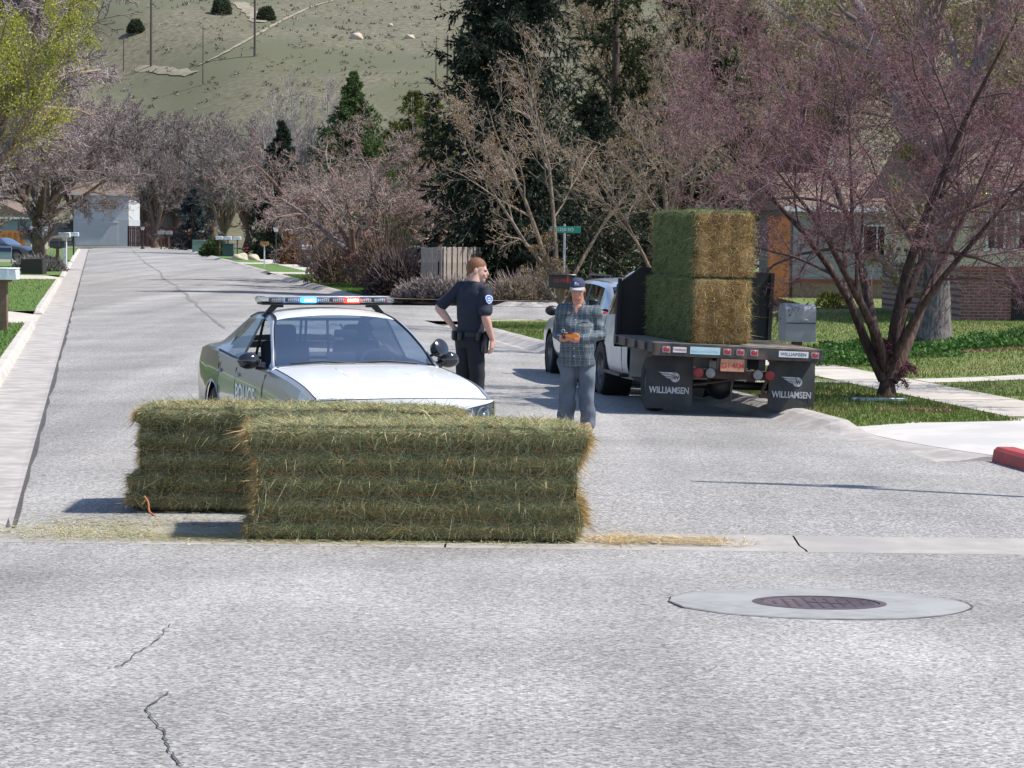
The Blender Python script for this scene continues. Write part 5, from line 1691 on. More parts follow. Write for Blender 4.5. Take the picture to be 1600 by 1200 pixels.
    V2[:, 2] = np.maximum(V2[:, 2], 0.003)
    so_ = link('loose_stalks', np_mesh('loose_stalks', V2, F2, M_hay, C2), root)
    so_['kind'] = 'stuff'
    for k in range(1, strings):                          # baling twine in the grooves
        mb = MB()
        for sd in (-1,):
            zq = Hh * k / strings
            pts = [(-L / 2 + .08 + (L - .16) * i / 30, sd * (W_ / 2 + .004 - .012 + .006 * math.sin(i * 1.7)), zq + .008 * math.sin(i * .8 + k)) for i in range(31)]
            mb.tube(pts, .0035, 5)
        mb.build('twine', M_twine, root)
    return root
M_twine = pm('orange_twine', (0.42, 0.13, 0.05), 0.7, var=0.2)
def prof1(zz, qx): return np.where(qx > 0, .07 * np.cos((zz - .88) * 9.0) * (zz > .12) - .03, .07 * (np.abs(zz - .45) > .28) - .05)
def prof2(zz, qx): return np.where(qx < 0, .10 * (zz < .35) - .03 + .05 * (zz > .82), 0)
bl = P(375, 846); br_ = P(915, 848)
LB1, WB, HB = 2.60, 0.95, 0.905
c1 = (bl + br_) / 2
a1 = math.atan2(br_.y - bl.y, br_.x - bl.x)
bale('hay_bale', 'large green rectangular hay bale lying in front of another bale at the street mouth', LB1, WB, HB, 11,
     (c1.x, c1.y + WB / 2, float(gz(c1.x, c1.y + .3)) - .004), a1, 185000, endprof=prof1, group='bales blocking the street')
bl = P(208, 806); br_ = P(716, 815)
c2 = (bl + br_) / 2
bale('hay_bale', 'large hay bale with ragged tan end right in front of the police car', LB1 + .10, WB, HB - .03, 23,
     (c2.x, c2.y + WB / 2, float(gz(c2.x, c2.y + .3)) - .004), math.atan2(br_.y - bl.y, br_.x - bl.x), 105000, endprof=prof2, tan_ends=.8, group='bales blocking the street')
# two bales stacked on the truck bed: green sides, straw-coloured cut ends towards the road
bx, by = uv(8.22, 31.55)
Mt = Matrix.Translation((bx, by, .028)) @ Euler((0, rad(2.1), HEAD)).to_matrix().to_4x4()
for k in range(2):
    p = Mt @ Vector((-.24 + .02 * k, .40, .945 + k * .865))
    bale('hay_bale', ('lower' if k == 0 else 'upper') + ' hay bale of the stack on the flatbed, green side and straw-coloured end', 2.20, .80, .875, 40 + k,
         tuple(p), HEAD + rad(90) + rad(3.0 - 1.6 * k), 58000, rag=.055, strings=6, tan_ends=.97, tan_all=.03, ends_only_tan=True, bright=1.15, pal=GREENS0 * np.array([.62, .70, .52]), flat_end=True, ry=0.0, rx=0.0, group='bales stacked on the truck')
# scattered hay on the road
def scatter_hay(name, label, blobs, n, seed, tanp, fatn=1.0):
    rs = np.random.RandomState(seed)
    ps = []
    for (cx, cy, sx, sy, wgt) in blobs:
        m = int(n * wgt)
        ps.append(np.stack([cx + rs.normal(size=m) * sx, cy + rs.normal(size=m) * sy], 1))
    p2 = np.concatenate(ps)
    z = gz(p2[:, 0], p2[:, 1]) + rs.uniform(.010, .024, len(p2))
    p = np.column_stack([p2, z]); n = len(p)
    th = rs.uniform(0, 2 * np.pi, n)
    D = np.column_stack([np.cos(th), np.sin(th), rs.uniform(-.02, .12, n)])
    D /= np.linalg.norm(D, axis=1)[:, None]
    pick = rs.randint(0, 5, n); ist = rs.rand(n) < tanp
    colr = np.where(ist[:, None], TANS[pick] * 1.15, GREENS0[pick] * 1.25) * rs.uniform(.8, 1.2, n)[:, None]
    V2, F2, C2 = strips(p, D, np.tile(np.array([0, 0, -.12]), (n, 1)), np.clip(rs.gamma(3, .02, n), .02, .2) * fatn, rs.uniform(.002, .005, n) * fatn, colr)
    V2[:, 2] = np.maximum(V2[:, 2], gz(V2[:, 0], V2[:, 1]) + .006)
    o = link(name, np_mesh(name, V2, F2, M_hay, C2))
    setprops(o, label, 'hay', kind='stuff')
scatter_hay('scattered_hay', 'loose green hay scattered on the gutter left of the bales', [(-2.6, 18.95, .7, .18, .45), (-3.4, 19.3, .45, .28, .25), (-1.0, 18.72, 1.0, .06, .15), (-2.9, 19.7, .6, .25, .15)], 6500, 5, .3, 1.4)
scatter_hay('spilled_straw', 'yellow straw spilled on the road at the end of the bales', [(0.85, 19.1, .16, .2, .35), (1.25, 19.15, .32, .12, .45), (1.5, 18.95, .25, .08, .2)], 1500, 6, .85, 1.7)
def twine_loop():
    mb = MB()
    pts = [P(226, 775, .18), P(228, 788, .13), P(232, 800, .06), P(240, 810, .02)]
    q = [Vector((p.x, c2.y - .05 - .03 * i, p.z)) for i, p in enumerate(pts)]
    mb.tube(fat(q), .009, 7)
    return setprops(mb.build('twine_end', M_twine), 'short length of red twine hanging from the rear bale', 'twine')
twine_loop()

# ================================================================== trees
def polytube(Pt, Rd, n):
    m, k, _ = Pt.shape
    t = np.gradient(Pt, axis=1)
    t /= np.linalg.norm(t, axis=2, keepdims=True) + 1e-9
    ref = np.array([0.31, 0.52, 0.79])
    a = np.cross(t, ref); a /= np.linalg.norm(a, axis=2, keepdims=True) + 1e-9
    b = np.cross(t, a)
    an = np.arange(n) * 2 * np.pi / n
    V = Pt[:, :, None, :] + Rd[:, :, None, None] * (np.cos(an)[None, None, :, None] * a[:, :, None, :] + np.sin(an)[None, None, :, None] * b[:, :, None, :])
    base = (np.arange(m)[:, None] * k + np.arange(k - 1)[None, :])[:, :, None] * n
    j = np.arange(n); j2 = (j + 1) % n
    Fc = np.stack([base + j, base + j2, base + n + j2, base + n + j], -1).reshape(-1, 4)
    return V.reshape(-1, 3), Fc
def unit(v): return v / (np.linalg.norm(v, axis=-1, keepdims=True) + 1e-9)
def sprout(rs, Pp, Rp, Lp, c, ratio, ang, angv, up, k, wob, start, rr, curve=0.0, rmin=0.0015):
    m, kp, _ = Pp.shape
    t = start + (1 - start) * (np.arange(c)[None, :] + rs.rand(m, c)) / c
    t = np.clip(t, 0, .999)
    f = t * (kp - 1); i = f.astype(int); fr = (f - i)[..., None]
    idx = np.arange(m)[:, None]
    pos = Pp[idx, i] * (1 - fr) + Pp[idx, i + 1] * fr
    tg = unit(Pp[idx, i + 1] - Pp[idx, i])
    rad_ = Rp[idx, i] * (1 - fr[..., 0]) + Rp[idx, i + 1] * fr[..., 0]
    pos, tg, rad_ = pos.reshape(-1, 3), tg.reshape(-1, 3), rad_.ravel()
    L = (np.repeat(Lp, c) * ratio * (1.15 - .6 * t.ravel()) * rs.uniform(.65, 1.25, m * c))
    pr = rs.normal(size=(m * c, 3)); pr = unit(pr - tg * np.sum(pr * tg, 1)[:, None])
    a = np.abs(rs.normal(ang, angv, m * c))
    d = tg * np.cos(a)[:, None] + pr * np.sin(a)[:, None]
    d[:, 2] += up; d = unit(d)
    pts = [pos]; cur = pos; dd = d
    for s in range(k - 1):
        dd = unit(dd + rs.normal(0, wob, (m * c, 3)) + np.array([0, 0, curve]))
        cur = cur + dd * (L / (k - 1))[:, None]
        pts.append(cur)
    Pc = np.stack(pts, 1)
    r0 = np.maximum(rad_ * rr, rmin * 1.5)
    Rc = np.maximum(r0[:, None] * np.linspace(1, .35, k)[None, :], rmin)
    return Pc, Rc, L
def stem_lines(stems, k, rs, wob):
    Pt, Rd, L = [], [], []
    for (p, d, ln, r, bend) in stems:
        p = np.array(p, float); d = unit(np.array(d, float)); pts = [p]
        for s in range(k - 1):
            d = unit(d + rs.normal(0, wob, 3) + np.array(bend) / k)
            p = p + d * ln / (k - 1); pts.append(p)
        Pt.append(pts); Rd.append(r * (1 - .86 * np.linspace(0, 1, k) ** 1.15) * np.concatenate([[1.25, 1.06], np.ones(k - 2)])); L.append(ln)
    return np.array(Pt), np.array(Rd), np.array(L)
def build_tree(name, label, cat, loc, seed, stems, levels, bark, twig, leaf=None, rz=0.0, group=None, scale=1.0, k0=8, wob0=.06, trunk_levels=1, sides=(9, 6, 4, 3, 3, 3), rmin=.0015):
    rs = np.random.RandomState(seed)
    root = thing(name, label, cat, loc, rz, group)
    root.scale = (scale,) * 3
    Pt, Rd, L = stem_lines(stems, k0, rs, wob0)
    cols = [np.array(bark)] + [np.array(bark) * (1 - q) + np.array(twig) * q for q in (.35, .7, 1, 1, 1)]
    tv, tf, tc, b = [], [], [], 0
    cv, cf, cc, b2 = [], [], [], 0
    for lv in range(len(levels) + 1):
        V, Fq = polytube(Pt, Rd, sides[min(lv, 5)])
        per = sides[min(lv, 5)] * Pt.shape[1]
        shade = np.repeat(rs.uniform(.65, 1.35, len(Pt)), per)[:, None]
        hue = np.repeat(rs.uniform(-.12, .12, len(Pt)), per)
        C_ = cols[min(lv, 5)][None, :] * shade
        C_ = C_ * np.column_stack([1 + hue, np.ones_like(hue), 1 - hue])
        if lv < trunk_levels: tv.append(V); tf.append(Fq + b); tc.append(C_); b += len(V)
        else: cv.append(V); cf.append(Fq + b2); cc.append(C_); b2 += len(V)
        if lv < len(levels):
            q = levels[lv]
            Pt, Rd, L = sprout(rs, Pt, Rd, L, q['n'], q['len'], q.get('ang', .8), q.get('av', .25), q.get('up', .1), q.get('k', 5), q.get('wob', .15), q.get('start', .25), q.get('rr', .55), q.get('curve', 0.0), rmin)
    link('trunk', np_mesh('trunk', np.concatenate(tv), np.concatenate(tf), M_bark if name != 'x' else M_attr, np.concatenate(tc), smooth=True), root)
    co = link('crown', np_mesh('crown', np.concatenate(cv), np.concatenate(cf), M_attr, np.concatenate(cc)), root)
    if leaf:
        n = leaf['n']
        i = rs.randint(0, len(Pt), n); j = rs.randint(1, Pt.shape[1], n)
        p = Pt[i, j] + rs.normal(0, leaf.get('spread', .02), (n, 3))
        D = unit(rs.normal(size=(n, 3)) + np.array([0, 0, leaf.get('up', 0)]))
        U_ = unit(rs.normal(size=(n, 3)))
        pal = np.array(leaf['cols']); cl = pal[rs.randint(0, len(pal), n)] * rs.uniform(.7, 1.3, n)[:, None]
        s = leaf['size'] * rs.uniform(.6, 1.4, n)
        V2, F2, C2 = strips(p, D, U_, s, s * leaf.get('wide', .6), cl)
        fo = link('foliage', np_mesh('foliage', V2, F2, M_leaf, C2), root)
        fo['kind'] = 'stuff'
    return root
def bark_mat():
    m = attr_mat('bark', 0.95)
    nt = m.node_tree
    b = nt.nodes['Principled BSDF']
    tc = N(nt, 'ShaderNodeTexCoord')
    mp = N(nt, 'ShaderNodeMapping'); mp.inputs['Scale'].default_value = (14, 14, 3.0)
    nt.links.new(tc.outputs['Object'], mp.inputs['Vector'])
    nz = N(nt, 'ShaderNodeTexNoise', Scale=1.6, Detail=6.0); nt.links.new(mp.outputs[0], nz.inputs['Vector'])
    rp = N(nt, 'ShaderNodeMapRange'); rp.inputs['From Min'].default_value = .35; rp.inputs['From Max'].default_value = .65; rp.inputs['To Min'].default_value = .5; rp.inputs['To Max'].default_value = 1.35
    nt.links.new(nz.outputs['Fac'], rp.inputs['Value'])
    a = [n for n in nt.nodes if n.bl_idname == 'ShaderNodeAttribute'][0]
    vm = N(nt, 'ShaderNodeVectorMath', operation='SCALE'); nt.links.new(a.outputs['Color'], vm.inputs[0]); nt.links.new(rp.outputs[0], vm.inputs['Scale'])
    nt.links.new(vm.outputs[0], b.inputs['Base Color'])
    bp = N(nt, 'ShaderNodeBump', Strength=.9, Distance=.03); nt.links.new(nz.outputs['Fac'], bp.inputs['Height']); nt.links.new(bp.outputs[0], b.inputs['Normal'])
    return m
M_bark = bark_mat()
def place(root, label, loc, rz, scale, group=None):
    c = copy_tree(root)
    c.location = loc; c.rotation_euler = (0, 0, rz); c.scale = (scale,) * 3 if not isinstance(scale, tuple) else scale
    c['label'] = label
    if group: c['group'] = group
    return c
def onlawn(px, py):
    z = .12
    for _ in range(8):
        p = P(px, py, z); z = float(lawn_z(p.x, p.y))
    return p

# crab apple on the parking strip: several stems from the base, reddish twigs
p = onlawn(1385, 620)
build_tree('crabapple_tree', 'multi-stemmed crabapple with reddish twigs on the corner lawn beside the truck', 'tree', (p.x, p.y, p.z - .05), 4,
    [((0, 0, 0), (0, 0, 1), .70, .150, (0, 0, 0)),
     ((-.04, 0, .30), (-.46, -.1, 1.15), 4.2, .072, (-.75, 0, .25)), ((-.03, .03, .35), (-.10, .25, 1.2), 5.2, .08, (-.38, .3, .3)),
     ((.03, 0, .35), (.12, -.1, 1.2), 5.4, .08, (.2, -.4, .6)), ((.06, -.02, .28), (.42, .15, 1.0), 5.0, .082, (.75, .2, .3)),
     ((.04, .05, .4), (.28, .45, 1.1), 4.6, .07, (.5, .5, .3)), ((-.02, -.05, .45), (-.4, -.55, 1.1), 4.0, .07, (-.4, -.6, .3)), ((.02, -.05, .45), (.3, -.65, 1.0), 3.8, .065, (.4, -.5, .2))],
    [dict(n=8, len=.62, ang=.75, av=.25, up=.05, k=6, wob=.16, start=.30, rr=.5, curve=-.02),
     dict(n=9, len=.55, ang=.85, av=.25, up=0, k=5, wob=.2, start=.2, rr=.5, curve=-.03),
     dict(n=9, len=.52, ang=.9, av=.3, up=.02, k=5, wob=.22, start=.12, rr=.45),
     dict(n=7, len=.45, ang=.9, av=.3, up=.05, k=2, wob=.2, start=.1, rr=.5)],
    (.075, .052, .05), (.20, .118, .128), leaf=dict(n=52000, size=.024, spread=.012, cols=[(.17, .05, .068), (.13, .042, .055), (.22, .085, .10), (.15, .07, .07)]), rmin=.0022)
# trees beside the court: budding, tan leaflets
TB = dict(n=6000, size=.045, spread=.03, cols=[(.26, .17, .08), (.20, .13, .06), (.32, .23, .12)])
BT = build_tree('budding_tree', 'budding tree with a leaning trunk and tan leaflets behind the mailbox', 'tree', (1.45, 57.5, .1), 9,
    [((0, 0, 0), (-.42, -.1, 1.2), 2.0, .13, (-.1, 0, .3)), ((-.5, -.1, 1.2), (-.55, 0, 1.3), 4.6, .06, (-.1, .2, .4)), ((-.42, -.1, 1.1), (-.05, .2, 1.3), 5.0, .06, (.2, -.2, .3)), ((-.45, -.1, 1.15), (-.9, -.2, 1.0), 4.0, .05, (-.3, -.2, .4)), ((-.3, 0, .8), (.6, .1, 1.1), 4.6, .05, (.5, 0, .3))],
    [dict(n=7, len=.5, ang=.7, av=.2, up=.2, k=6, wob=.12, start=.25, rr=.55), dict(n=8, len=.5, ang=.7, av=.25, up=.15, k=5, wob=.15, start=.15, rr=.5), dict(n=6, len=.5, ang=.75, av=.25, up=.12, k=4, wob=.16, start=.1, rr=.5), dict(n=2, len=.5, ang=.7, av=.25, up=.12, k=2, wob=.16, start=.1, rr=.5)],
    (.17, .13, .105), (.28, .22, .18), leaf=TB, rmin=.0038)
place(BT, 'upright budding tree with tan leaflets behind the silver car and truck', (3.4, 58.8, .12), rad(140), (.9, .9, 1.0))
place(BT, 'tall budding tree with pale branches between the huge spruce and the pines', (5.0, 80.6, .1), rad(250), (1.1, 1.1, 1.5))
# big smooth trunk in front of the house
p = onlawn(1455, 540)
build_tree('shade_tree', 'large shade tree with a thick grey trunk standing in ground cover before the house', 'tree', (p.x, p.y, p.z - .05), 14,
    [((0, 0, 0), (-.03, 0, 1), 3.6, .36, (0, 0, .2)), ((-.05, 0, 3.2), (-.55, .2, 1.2), 6, .2, (-.3, 0, .4)), ((0, 0, 3.3), (.4, -.2, 1.2), 6.4, .2, (.3, 0, .3)), ((0, 0, 3.4), (.05, .4, 1.3), 6.5, .18, (0, .2, .3)), ((0, 0, 3.2), (.9, .1, .9), 5.0, .14, (.3, 0, .3))],
    [dict(n=8, len=.5, ang=.7, av=.2, up=.1, k=6, wob=.14, start=.2, rr=.5), dict(n=8, len=.5, ang=.8, av=.25, up=.05, k=5, wob=.16, start=.15, rr=.5), dict(n=8, len=.5, ang=.8, av=.25, k=4, wob=.18, start=.1, rr=.5)],
    (.155, .135, .125), (.24, .175, .15), leaf=dict(n=12000, size=.07, spread=.05, cols=[(.22, .20, .06), (.26, .20, .08), (.17, .17, .05)]), rmin=.004)

# spreading twiggy trees (used for many bare street trees)
ST = build_tree('street_tree', 'broad bare street tree with a thick trunk beside the left kerb', 'tree', (-25.0, 128.5, .1), 31,
    [((0, 0, 0), (0, 0, 1), 3.2, .46, (0, 0, .2)), ((0, 0, 2.4), (-.9, .1, 1.1), 6, .24, (-.3, 0, .6)), ((0, 0, 2.5), (.8, .3, 1.1), 6.4, .24, (.4, 0, .5)), ((0, 0, 2.7), (.1, -.7, 1.2), 6.5, .22, (.0, -.3, .5)), ((0, 0, 2.7), (-.2, .8, 1.2), 6.5, .22, (0, .3, .5)), ((0, 0, 2.9), (.1, .0, 1.2), 7.5, .22, (.2, .1, .5)), ((0, 0, 2.3), (1.1, -.3, .7), 5.6, .16, (.3, 0, .5))],
    [dict(n=8, len=.52, ang=.7, av=.2, up=.1, k=6, wob=.13, start=.2, rr=.5, curve=.0), dict(n=8, len=.5, ang=.75, av=.25, up=.05, k=5, wob=.16, start=.15, rr=.5), dict(n=8, len=.5, ang=.75, av=.25, up=.04, k=4, wob=.18, start=.1, rr=.5), dict(n=7, len=.55, ang=.7, av=.25, up=.04, k=2, wob=.18, start=.1, rr=.5)],
    (.15, .10, .07), (.315, .255, .25), rmin=.0075)
SG = 'bare street trees along the road'
ST['group'] = SG
RT = build_tree('round_tree', 'rounded bare tree with dense purple-grey twigs beside the far mailboxes', 'tree', (-24.4, 205, .1), 37,
    [((0, 0, 0), (0, 0, 1), 2.2, .38, (0, 0, .2))] + [((0, 0, 1.7), (math.cos(a) * .62, math.sin(a) * .62, 1.15), 6.6, .19, (math.cos(a) * .2, math.sin(a) * .2, .6)) for a in np.linspace(0, 5.6, 7)] + [((0, 0, 2.0), (.05, .05, 1), 7.5, .18, (0, 0, .4))],
    [dict(n=9, len=.5, ang=.6, av=.2, up=.12, k=5, wob=.13, start=.2, rr=.5), dict(n=8, len=.5, ang=.7, av=.25, up=.08, k=4, wob=.16, start=.15, rr=.5), dict(n=7, len=.5, ang=.7, av=.25, up=.08, k=3, wob=.16, start=.1, rr=.5), dict(n=4, len=.6, ang=.6, av=.25, up=.08, k=2, wob=.16, start=.1, rr=.5)],
    (.14, .10, .075), (.245, .205, .19), rmin=.011)
RT['group'] = SG
# twisted small ornamental tree with red tips
OT = build_tree('ornamental_tree', 'low twisting bare ornamental tree with reddish tips behind the lavender bed', 'tree', (-6.0, 94.5, .1), 43,
    [((0, 0, 0), (-.25, 0, 1), 1.5, .24, (0, 0, .1)), ((-.25, 0, 1.2), (-.9, .1, 1.0), 4.0, .15, (-.6, 0, .0)), ((-.25, 0, 1.3), (.5, .4, 1.1), 4.4, .15, (.6, .2, -.1)), ((-.2, 0, 1.1), (.9, -.3, .9), 4.4, .13, (.6, -.2, -.1)), ((-.25, 0, 1.3), (-.1, -.5, 1.2), 4.4, .13, (-.1, -.5, .0)), ((-.2, 0, 1.3), (-.4, .7, 1.1), 4.0, .12, (-.3, .5, 0)), ((-.2, 0, 1.3), (.1, .1, 1.2), 4.4, .13, (.3, .1, 0))],
    [dict(n=8, len=.55, ang=.8, av=.25, up=.0, k=6, wob=.25, start=.25, rr=.55, curve=-.02), dict(n=8, len=.5, ang=.9, av=.25, up=.05, k=5, wob=.25, start=.15, rr=.5), dict(n=7, len=.5, ang=.9, av=.3, up=.1, k=4, wob=.22, start=.1, rr=.5), dict(n=3, len=.5, ang=.8, av=.3, up=.1, k=2, wob=.2, start=.1, rr=.5)],
    (.17, .12, .105), (.335, .275, .25), leaf=dict(n=5000, size=.06, spread=.03, cols=[(.30, .10, .08), (.24, .10, .09)]), rmin=.0055)
OG = 'twisting ornamental trees by the court'
OT['group'] = OG
place(OT, 'second twisting bare ornamental tree, nearer the board fence', (-3.3, 96.5, .1), rad(120), .95, OG)
place(OT, 'grey twisting tree crowding behind the ornamental trees', (-8.4, 106, .1), rad(300), 1.15, OG)
# left side trees
place(ST, 'tall bare tree spreading over the left lawns behind the white mailbox', (-25.0, 110.0, .1), rad(70), (1.35, 1.35, 1.5), SG)
place(ST, 'bare tree behind the yellow-green leafing tree, nearest the left driveway', (-20.3, 86.0, .1), rad(200), (1.5, 1.5, 1.45), SG)
place(ST, 'bare tree beyond the second left driveway', (-38.0, 175.0, .1), rad(250), 1.1, SG)
place(RT, 'bare tree with a pale trunk in front of the dark brown fence', (-36.5, 248.0, .1), rad(100), 1.0, SG)
place(RT, 'bare tree standing beside the white house at the end of the street', (-56.0, 262.0, .1), rad(200), 1.15, SG)
place(RT, 'bare tree left of the white house', (-70.0, 250.0, .1), rad(30), 1.2, SG)
place(RT, 'dense bare tree arching over the left lawn behind the leafing tree', (-24.2, 101.0, .1), rad(60), 1.9, SG)
BG = 'bare trees massed at the foot of the hill'
MASS = ((225, 285, 1.6, 20, 'bare tree rising behind the dark brown fence'), (275, 300, 1.5, 80, 'bare tree in front of the tan gabled house at the hill foot'), (330, 290, 1.6, 150, 'bare tree rising above the orange fence'), (385, 275, 1.5, 220, 'bare tree behind the rounded tree at the far mailboxes'), (420, 262, 1.35, 260, 'bare tree behind the dark narrow spruce'), (180, 300, 1.7, 310, 'bare tree rising over the roof of the white house'), (120, 290, 1.8, 40, 'bare tree behind the left corner of the white house'),
        (460, 255, 1.4, 350, 'bare tree among the pale aspens'), (510, 270, 1.2, 45, 'bare tree just left of the pointed mid-green spruce'), (70, 280, 1.8, 70, 'bare tree far behind the thick-trunked street tree'), (20, 250, 1.8, 200, 'bare tree far behind the dark parked car'))
for q, (px, D, s, az, lab) in enumerate(MASS):
    x = (px - 800) * D / F
    c = place(RT, lab, (x, D, float(hill(x, D)) - .2), rad(az), (s, s, s * .95), BG)
# pale aspens
AS = build_tree('aspen_tree', 'slender pale bare aspen beyond the lawns', 'tree', (-19.5, 215, .1), 51,
    [((0, 0, 0), (0, 0, 1), 15, .16, (0, 0, .1)), ((.5, .2, 0), (.05, .02, 1), 13, .13, (.1, 0, .1)), ((-.6, .3, 0), (-.06, 0, 1), 13.5, .13, (-.1, 0, .1))],
    [dict(n=22, len=.2, ang=.6, av=.15, up=.4, k=5, wob=.1, start=.25, rr=.4), dict(n=8, len=.5, ang=.6, av=.2, up=.3, k=4, wob=.12, start=.15, rr=.5), dict(n=4, len=.5, ang=.6, av=.2, up=.2, k=2, wob=.12, start=.1, rr=.5)],
    (.36, .33, .31), (.33, .28, .27), k0=12, wob0=.02, rmin=.011)
AG = 'pale aspens behind the lawns'
AS['group'] = AG
for (px, D, s, lab) in ((432, 225, .9, 'slender pale aspen rising behind the dark narrow spruce'), (505, 235, 1.05, 'tallest pale aspen left of the pointed spruce'), (540, 245, .95, 'pale aspen showing behind the pointed spruce'), (452, 240, .85, 'short pale aspen between the dark spruce and the taller aspens')):
    place(AS, lab, ((px - 800) * D / F, D, .1), rad(px), s, AG)
# yellow-green leafing tree at the left edge
build_tree('leafing_tree', 'tree with fresh yellow-green leaves overhanging the left lawn', 'tree', (-15.6, 66.0, .1), 57,
    [((0, 0, 0), (0, 0, 1), 2.2, .28, (0, 0, .1)), ((0, 0, 1.8), (.85, 0, 1.05), 6.5, .15, (.1, 0, .5)), ((0, 0, 1.9), (-.4, .4, 1.1), 6.5, .14, (0, 0, .5)), ((0, 0, 2.0), (.25, -.3, 1.2), 7, .15, (.1, 0, .5)), ((0, 0, 1.9), (.5, .5, 1.1), 6.5, .13, (.1, 0, .5))],
    [dict(n=8, len=.42, ang=.6, av=.2, up=.2, k=6, wob=.12, start=.3, rr=.5), dict(n=8, len=.5, ang=.65, av=.2, up=.12, k=5, wob=.14, start=.15, rr=.5), dict(n=8, len=.5, ang=.7, av=.25, up=.05, k=4, wob=.16, start=.1, rr=.5)],
    (.14, .10, .08), (.24, .20, .14), leaf=dict(n=30000, size=.055, spread=.09, cols=[(.36, .37, .035), (.29, .31, .03), (.42, .40, .06), (.22, .24, .03)]), rmin=.004)
# willow-like yellowish tree masses behind the house on the right
YL = dict(n=22000, size=.085, spread=.16, cols=[(.15, .12, .05), (.20, .14, .07), (.12, .10, .04), (.24, .17, .09), (.13, .14, .04)])
WT = build_tree('willow_tree', 'yellowish willow behind the red-brown fence between the houses', 'tree', (17.5, 96, .3), 63,
    [((0, 0, 0), (0, 0, 1), 3, .4, (0, 0, .1))] + [((0, 0, 2.4), (math.cos(a) * .6, math.sin(a) * .6, 1.2), 9.5, .22, (math.cos(a) * .3, math.sin(a) * .3, .4)) for a in np.linspace(.3, 5.9, 7)],
    [dict(n=8, len=.45, ang=.65, av=.2, up=.1, k=6, wob=.12, start=.15, rr=.5), dict(n=8, len=.5, ang=.7, av=.2, up=-.05, k=5, wob=.14, start=.15, rr=.5), dict(n=7, len=.5, ang=.75, av=.25, up=-.15, k=4, wob=.16, start=.1, rr=.5)],
    (.12, .085, .07), (.22, .155, .12), leaf=YL, rmin=.006)
WG = 'yellowish willows behind the houses'
WT['group'] = WG
for (x, y, s, az, lab) in ((10.5, 99, .95, 60, 'yellowish willow behind the tan house'), (23.5, 92, 1.05, 130, 'yellowish willow over the roof of the cream and brick house'), (14.0, 122, 1.3, 220, 'tall willow behind the thick grey trunk'), (26, 118, 1.3, 300, 'tall willow far behind the cream and brick house'), (6.5, 112, 1.15, 20, 'yellowish willow between the dark pines above the hay load'), (33, 104, 1.2, 80, 'willow beyond the far end of the brick house')):
    place(WT, lab, (x, y, .3), rad(az), s, WG)

# ------------------------------------------------------------------ conifers
def conifer(name, label, loc, seed, Hh, R0, nw, per, dens, cols, droop=.25, blade=.16, zstart=.04, group=None, pine=False, rz=0.0, bw=.035, nb=9, power=.85):
    rs = np.random.RandomState(seed)
    root = thing(name, label, 'tree', loc, rz, group)
    mb = MB(); mb.tube([(0, 0, 0), (0, 0, Hh * .5), (0, 0, Hh)], [R0 * .065 + .06, R0 * .04 + .03, .015], 10)
    mb.build('trunk', M_ctrunk, root)
    P0, D0, L0 = [], [], []
    for i in range(nw):
        t = zstart + (1 - zstart) * (i + rs.rand() * .3) / nw
        z = Hh * t
        rl = R0 * (1 - t) ** (power if not pine else .55) + .12
        for j in range(max(4, int(per * (1 - t * .5)))):
            a = rs.uniform(0, 2 * np.pi)
            ln = rl * rs.uniform(.65, 1.12)
            el = (.55 - 1.0 * (1 - t)) * .6 + rs.normal(0, .08) - droop * .3
            P0.append((0, 0, z)); D0.append((math.cos(a) * math.cos(el), math.sin(a) * math.cos(el), math.sin(el))); L0.append(ln)
    P0, D0, L0 = np.array(P0), np.array(D0), np.array(L0)
    k = 6; pts = [P0]; d = D0.copy(); cur = P0
    for s in range(k - 1):
        d = unit(d + rs.normal(0, .05, d.shape) + np.array([0, 0, .07 if s > 1 else -.06 * droop]))
        cur = cur + d * (L0 / (k - 1))[:, None]; pts.append(cur)
    Pb = np.stack(pts, 1); Rb = np.maximum((L0 * .012)[:, None] * np.linspace(1, .25, k)[None, :], .004)
    Vb, Fb = polytube(Pb, Rb, 4)
    link('branches', np_mesh('branches', Vb, Fb, M_attr, np.tile(np.array([.09, .06, .045]), (len(Vb), 1))), root)['kind'] = 'stuff'
    Ps, Rs_, Ls = sprout(rs, Pb, Rb, L0, dens, .34, 1.0, .2, -.06 - .12 * (droop > .9), 4, .1, .12, .5, -.03 * droop)
    # needle blades along the sprays
    m = len(Ps)
    t = rs.rand(m, nb) * .98; f = t * 3; i = f.astype(int); fr = (f - i)[..., None]
    ix = np.arange(m)[:, None]
    p = (Ps[ix, i] * (1 - fr) + Ps[ix, i + 1] * fr).reshape(-1, 3)
    tg = unit(Ps[ix, i + 1] - Ps[ix, i]).reshape(-1, 3)
    n = len(p)
    D = unit(tg * .9 + rs.normal(0, .55, (n, 3)) + np.array([0, 0, -.22 * droop]))
    pal = np.array(cols); cl = pal[rs.randint(0, len(pal), n)] * rs.uniform(.65, 1.35, n)[:, None]
    U_ = unit(rs.normal(size=(n, 3)))
    ln = blade * rs.uniform(.6, 1.4, n)
    V2, F2, C2 = strips(p, D, U_, ln, bw * rs.uniform(.7, 1.4, n), cl, .25)
    o = link('needles', np_mesh('needles', V2, F2, M_leaf, C2), root); o['kind'] = 'stuff'
    return root
M_ctrunk = pm('conifer_bark', (.10, .07, .055), .95, var=.3, scale=12, bump=.6)
DG = [(.022, .036, .022), (.030, .045, .026), (.016, .026, .017), (.040, .055, .032)]
conifer('spruce_tree', 'huge dark spruce towering beyond the court behind the officer', (-.2, 85.5, .1), 71, 19, 4.9, 27, 19, 22, DG, 1.6, .19, .05, bw=.042, nb=23)
MG = [(.085, .13, .042), (.06, .10, .036), (.115, .155, .05)]
